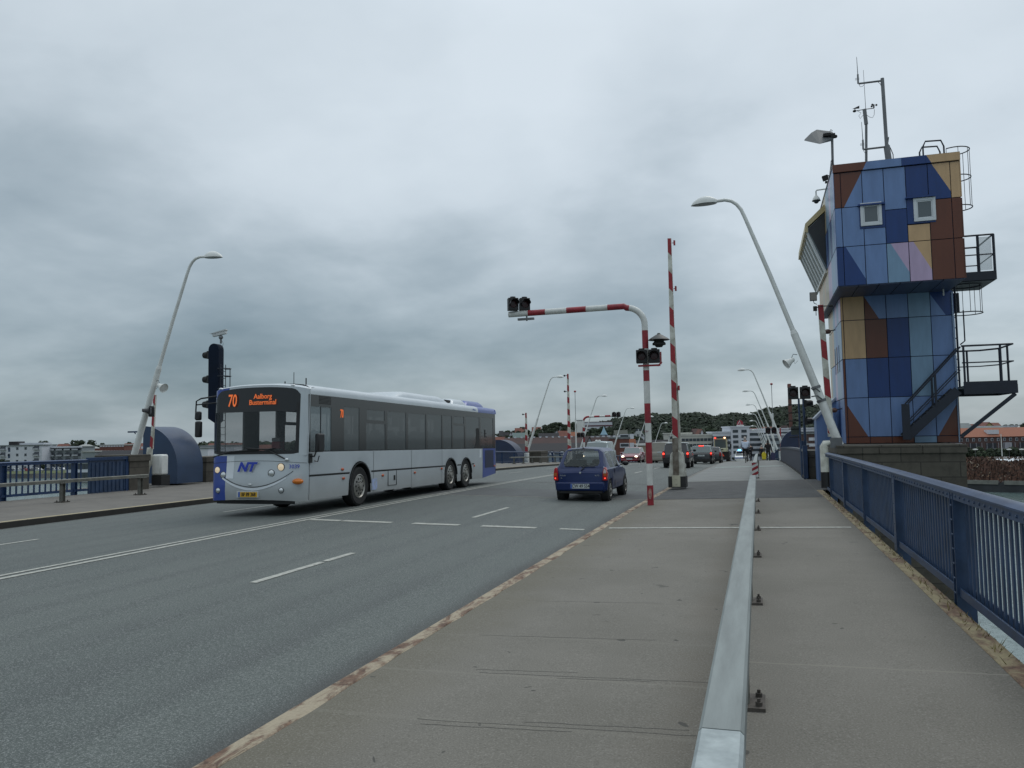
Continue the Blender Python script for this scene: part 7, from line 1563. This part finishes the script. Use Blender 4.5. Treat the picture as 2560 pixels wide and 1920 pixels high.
# ---- white office quarter ahead
t_, wd, H_ = building('bank_tower', 'white office tower with a red logo sign on its roof beyond the bridge', 'building', Z3p(925,0)[0], Z3p(1180,0)[0], Z3p(0,378)[1], 325, depth=14, wall=wall_white, rm=wall_white, wins=[(2, 5, H_ if False else 1.5, 2.35, 2.15, 1.15)])
for c in [c for c in t_.children if c.name.startswith('window')]: c.location.x = (-1 if c.location.x < 0 else 1)*1.75-.25
for c in [c for c in t_.children if c.name.startswith('window')]: c.location.z = H_-1.55-((c.location.z-1.5)/2.35)*2.12
tag(t_, t_['label'], 'building'); sy = H_+.5
mb = MB(); mb.box(-1.4+.6, 1.6+.6, 2, 2.3, sy, sy+.45); mb.build('sign_base', white_p, t_)
mb = MB(); rows = [( .6-1.3*math.cos(a), sy+.45+2.0*math.sin(a)**.9) for a in [math.pi*k/14 for k in range(15)]]; mb.prism([(x, z) for x, z in rows], 'y', 2.05, 2.25); so = mb.build('roof_sign', mat('sign_red', (.30,.02,.035), .5, var=.05), t_, smooth=False)
mb = MB(); mb.beam((-.45,2.0,sy+.6), (.45,2.0,sy+2.2), .1, .32, up=(0,1,0)); mb.beam((.45,2.0,sy+2.2), (.62,2.0,sy+.7), .1, .30, up=(0,1,0)); mb.beam((.35,2.0,sy+.7), (1.7,2.0,sy+.75), .1, .32, up=(0,1,0)); mb.build('sign_letters', mat('sign_white', (.72,.72,.72), .5, var=0), so)
mb = MB(); mb.tube([(-1.7, 3, sy), (-1.7, 3, sy+4.6)], .07, 6); mb.build('flagpole', grey_m, t_)
text('wall_lettering', 'Arbejdernes Landsbank', .75, mat('letter_grey', (.10,.11,.13), .6, var=0), t_, (1.2, -.06, H_-1.55-3.55*2.12+1.1), ext=.02)
t_, wd, H_ = building('bank_wing', 'white left wing of the office tower, behind the road machine', 'building', Z3p(700,0)[0], Z3p(924,0)[0], Z3p(0,452)[1], 326, depth=13, wall=wall_white, rm=wall_white, wins=[(4, 4, -2.0, 2.12, 1.7, 1.15)])
t_, wd, H_ = building('bank_wing', 'white right wing of the office tower, behind the row of lamp posts', 'building', Z3p(1181,0)[0], Z3p(1420,0)[0], Z3p(0,415)[1], 326.5, depth=13, wall=wall_white, rm=wall_white, wins=[(5, 5, -1.7, 2.12, 1.9, 1.1)])
t_, wd, H_ = building('white_house_block', 'pale grey office block with upper terrace at the left of the white quarter', 'building', Z3p(240,0)[0], Z3p(700,0)[0], Z3p(0,492)[1], 330, depth=14, wall=wall_cream, rm=wall_cream, wins=[(9, 3, -1.7, 2.3, 1.3, 1.15)])
t_, wd, H_ = building('stepped_block', 'stepped white block with roof pavilion behind the raised barrier arm', 'building', Z3p(65,0)[0], Z3p(382,0)[0], Z3p(0,468)[1], 338, depth=12, wall=wall_cream, rm=wall_cream, wins=[(6, 3, -1.5, 2.3, 1.3, 1.1)])
building('white_gable_villa', 'white gabled villa with red roof above the office blocks', 'house', Z3p(468,0)[0], Z3p(580,0)[0], Z3p(0,408)[1], 520, wall=wall_white, roof='gable', gable_front=True, rm=roof_red, rh=6, wins=[(2, 1, 10.4, 3, 1.0, 2.2, win_dark, -1.2, 1.2)])
building('house', 'small red roof left of the white gabled villa', 'house', Z3p(415,0)[0], Z3p(500,0)[0], Z3p(0,395)[1], 560, wall=wall_brown, roof='gable', rm=roof_brown, rh=4)
t_, wd, H_ = building('long_white_block', 'long white block with a band of small windows right of the lamp row', 'building', Z3p(1420,0)[0], 2075, Z3p(0,400)[1], 350, depth=12, wall=wall_white, rm=wall_white, wins=[(24, 1, 15.0, 2.3, 1.2, 1.0)])
for c in [c for c in t_.children if c.name.startswith('window')]: c.location.z = H_-1.7
t_, wd, H_ = building('grey_green_block', 'pale grey green block below the long white one, beside the far lamps', 'building', Z3p(1425,0)[0], Z3p(1750,0)[0], Z3p(0,490)[1], 320, depth=12, wall=mat('grey_green_wall', (.26,.30,.32), .8, var=.05), rm=wall_white, wins=[(9, 4, -1.6, 2.3, 1.0, 1.1)])
t_, wd, H_ = building('brick_flats', 'brown brick flats with white windows right of the dark blue housing', 'building', Z3p(1755,0)[0], 2090, Z3p(0,470)[1], 318, depth=12, wall=wall_brown, rm=roof_grey, wins=[(4, 4, -2.0, 2.35, 1.9, 1.2, wall_white, -1, 5)])
balconies(t_, (-3.4,), (1.3, 3.65, 6.0), 2.0)
for a, b, y, lab in ((1400, 1560, 370, 'red roofs behind the far lamp posts'), (1225, 1330, 388, 'small red roof behind the right bank wing')): building('house', lab, 'house', Z3p(a,0)[0], Z3p(b,0)[0], Z3p(0,y)[1], 520, wall=wall_cream, roof='gable', rm=roof_red, rh=3)
building('house', 'pale gabled house left of the brick chimney', 'house', Z3p(1675,0)[0], Z3p(1745,0)[0], Z3p(0,358)[1], 520, wall=wall_cream, roof='gable', gable_front=True, rm=roof_brown, rh=4)
p = D2(1620+1560*.22905, 880+840*.22905, 430); t_ = thing('brick_chimney', 'tall reddish brick chimney standing in front of the wooded hill', 'chimney', (p.x, p.y, -9.9)); zt_ = D2(1620+1555*.22905, 880+345*.22905, 430).z+9.9; rw = 30*.229*430/FPX/1.05
mb = MB(); mb.box(-rw/2*1.3, rw/2*1.3, -rw/2, rw/2, 0, zt_*.93); mb.build('shaft', mat('chimney_brick', (.125,.062,.052), .9, var=.15, scale=.5), t_, smooth=False); mb = MB(); mb.lathe([(rw*.78, zt_*.93), (rw*.98, zt_*.95), (rw*.98, zt_*.985), (rw*.85, zt_)], n=4); o_ = mb.build('crown_ring', mat('chimney_top', (.17,.075,.062), .9, var=.1), t_, smooth=False); o_.rotation_euler = (0,0,R(45))
for (x, y, w_, D, lab) in [(640, 360, 150, 560, 'mid green tree above the grey office block'), (420, 360, 160, 600, 'mid green tree above the stepped white block'), (120, 380, 180, 560, 'mid green tree behind the raised barrier arm'), (840, 380, 170, 560, 'dark tree left of the red logo sign'), (1250, 370, 130, 560, 'dark tree right of the red logo sign'), (960, 790, 60, 240, 'small green bush beyond the crest, right of the road machine')]:
    tree(lab, Z3p(x,0)[0], Z3p(0,y)[1], D, w_*.18, lobes=9, n=60, name='leafy_tree')
# ---- right bank
ZEp = lambda x, y: (2340+x*.18078, 1000+y*.18078)
t_, wd, H_ = building('waterfront_flats', 'long brown brick waterfront flats with orange tiled roof at the right edge', 'building', 2270, 2640, ZEp(0,385)[1], 300, zb=-9.9, depth=14, wall=wall_brown, roof='gable', rm=mat('orange_tile_far', (.27,.105,.062), .9, var=.12), rh=3.4, wins=[(24, 1, 6.0, 2.4, .9, 1.1, wall_white), (24, 1, 6.0, 2.4, .62, .85, win_dark)])
for c in [c for c in t_.children if c.name.startswith('window')]:
    c.location.z = H_-4.45
    if c.data.materials[0] is win_dark: c.location.y = -.13
for k in range(9):
    x = -wd/2+6+k*6.2
    mb = MB(); m_i = k % 3
    if m_i == 2: mb.box(x-1.3, x+1.3, -.5, 0, H_-10.2, H_-5.6, 1)
    for zz in (H_-10.3, H_-8.0): mb.box(x-2.2, x+2.2, -1.1, 0, zz, zz+.15, 1)
    for sx in (-2.2, 0, 2.1): mb.box(x+sx, x+sx+.12, -1.1, -.98, H_-10.3, H_-5.6, 1)
    mb.box(x-2.0, x+2.0, -.06, -.0, H_-10.0, H_-5.8, 0); mb.build('balcony_stack', [mat('balcony_glass', (.03,.032,.04), .3, var=.1), mat('balcony_frame', (.33,.33,.36), .6, var=.05)], t_, smooth=False)
mb = MB(); mb.box(3.0, 7.0, 1.2, 4, H_-2.4, H_-.8); mb.build('roof_dormer', wall_white, t_, smooth=False)
for a, b, y, D, rm_, lab in ((340, 520, 318, 520, roof_grey, 'grey roofed house on the right skyline next to the stair brace'), (520, 640, 330, 520, roof_red, 'red roofed house on the right skyline, left one'), (640, 830, 312, 520, roof_red, 'orange and yellow house in the middle of the right skyline'), (830, 930, 312, 540, roof_red, 'red roofed house on the right skyline, right one'), (350, 1010, 365, 400, roof_grey, 'long grey roofed row above the orange tiled flats')):
    building('house', lab, 'house', ZEp(a,0)[0], ZEp(b,0)[0], ZEp(0,y)[1], D, wall=wall_yel if 'yellow' in lab else wall_brick, roof='gable', rm=rm_, rh=4, gable_front='yellow' in lab)
building('flat_white_shed', 'low white flat roof on the right skyline before the trees', 'building', ZEp(680,0)[0], ZEp(1120,0)[0], ZEp(0,368)[1], 430, wall=wall_white, rm=wall_white)
for (x, y, w_, D, lab) in [(960, 340, 110, 600, 'dark tree on the right skyline beside the red roof'), (1050, 335, 110, 600, 'second dark tree on the right skyline'), (1110, 335, 60, 600, 'slim dark tree on the right skyline'), (1210, 315, 120, 600, 'taller dark tree at the right edge of the skyline')]: tree(lab, ZEp(x,0)[0], ZEp(0,y)[1], D, w_*.18, lobes=7)
random.seed(5)
for k in range(8):
    x = 130+150*k; tree('dense green bush in the hedge below the brown flats, %s from the tower' % ['first','second','third','fourth','fifth','sixth','seventh','eighth'][k], ZEp(x,0)[0], ZEp(0,640+random.uniform(-10,40))[1], 262+random.uniform(-6,6), 215*.181, zb=-12.5, lobes=12, group='bushes along the right waterfront', name='waterfront_bush', n=80)
t_ = thing('flagpole', 'white flagpole in front of the brown waterfront flats', 'flagpole', tuple(D2(*ZEp(910,690), 250))); mb = MB(); mb.tube([(0,0,-2),(0,0,5.0)], [.16,.1], 6); mb.build('pole', white_p, t_)
for k, x in enumerate((545, 1010, 1185)):
    p = D2(*ZEp(x, 685), 255); t_ = thing('street_lamp', 'small white street lamp above the waterfront hedge, %s from the tower' % ['first','second','third'][k], 'street lamp', tuple(p), 0, 'lamps above the waterfront hedge'); mb = MB(); mb.ell((0,0,0), (.8,.3,.25)); mb.build('lamp_head', white_p, t_); mb = MB(); mb.tube([(0,0,-5),(0,0,0)], .06, 5); mb.build('pole', grey_m, t_)
# tent and barge
a = D2(*ZEp(790,880), 215); t_ = thing('tent', 'white pitched marquee roof behind the barge cargo', 'tent', (a.x, a.y, -10), math.atan2(0, 1)); zt_ = D2(*ZEp(830,795), 215).z+10; ze_ = D2(*ZEp(790,885), 215).z+10
mb = MB(); mb.prism([(-.6, ze_), (4.4, zt_), (9.5, ze_)], 'x', 0, 40); o_ = mb.build('roof', mat('tent_white', (.52,.57,.60), .5, var=.04), t_, smooth=False); mb = MB(); mb.box(.1, 40, 0, 9, 0, ze_-.02); mb.build('wall', mat('tent_wall', (.30,.32,.34), .6, var=.05), t_, smooth=False)
pw = lambda px, py, z: (lambda r_: Vector((0,0,EYE))+r_*((z-EYE)/r_.z))(ray(px, py))
b0 = pw(*ZEp(-500,1230), -11.4); b1 = pw(*ZEp(1400,1282), -11.4); dirb = (b1-b0); Lb = dirb.length; rb_ = math.atan2(dirb.y, dirb.x)
t_ = thing('barge', 'long low steel barge loaded with brown scrap on the right', 'barge', (b0.x, b0.y, -11.5), rb_)
mb = MB(); mb.box(0, Lb, 0, 9, -.4, 1.9); mb.build('hull', mat('barge_hull', (.035,.038,.042), .7, var=.2, scale=.5), t_, smooth=False); mb = MB()
for x0, x1 in ((0, Lb*.42), (Lb*.42+.1, Lb*.74), (Lb*.78, Lb)): mb.box(x0, x1, -.25, .25, 1.55, 2.35)
mb.build('gunwale', mat('barge_gunwale', (.17,.17,.15), .8, var=.2, scale=.8), t_, smooth=False)
random.seed(9); mb = MB(); rows = []; nx, ny = 150, 14
for i in range(nx+1):
    row = []
    for j in range(ny+1):
        u = j/ny; x = Lb*i/nx; h = 4.7*math.sin(min(1, u*2.2)*math.pi/2)**.8 if u < .75 else 4.7*(1-(u-.75)*1.5)
        h *= (.93+.07*math.sin(x*.21)+.03*math.sin(x*.9)); row.append((x+random.uniform(-.2,.2), .6+8*u+random.uniform(-.2,.2), 2.0+h+random.uniform(-.45,.45)))
    rows.append(row)
mb.grid(rows); mb.build('scrap_load', mat('rusty_scrap', (.070,.034,.022), .95, var=.7, scale=2.2, bump=.8, bscale=3, col2=(.020,.012,.009)), t_, smooth=False)
mb = MB()
for i in range(1600):
    x = random.uniform(0, Lb); u = random.random(); h = 4.7*math.sin(min(1, u*2.2)*math.pi/2)**.8; p = Vector((x, .5+8*u*.75, 2.1+h)); s_ = random.uniform(.1, .42)
    mb.add([p+Vector((random.uniform(-s_,s_), random.uniform(-s_,s_)-.1, random.uniform(-s_,s_))) for _ in range(3)], [(0,1,2)], random.choice((0, 0, 0, 1, 2)))
mb.build('loose_scrap', [mat('scrap_dark', (.05,.022,.014), .9, var=.2), mat('scrap_tan', (.16,.095,.055), .9, var=.2), mat('scrap_pale', (.26,.21,.16), .8, var=.2)], t_, smooth=False)['kind'] = 'stuff'
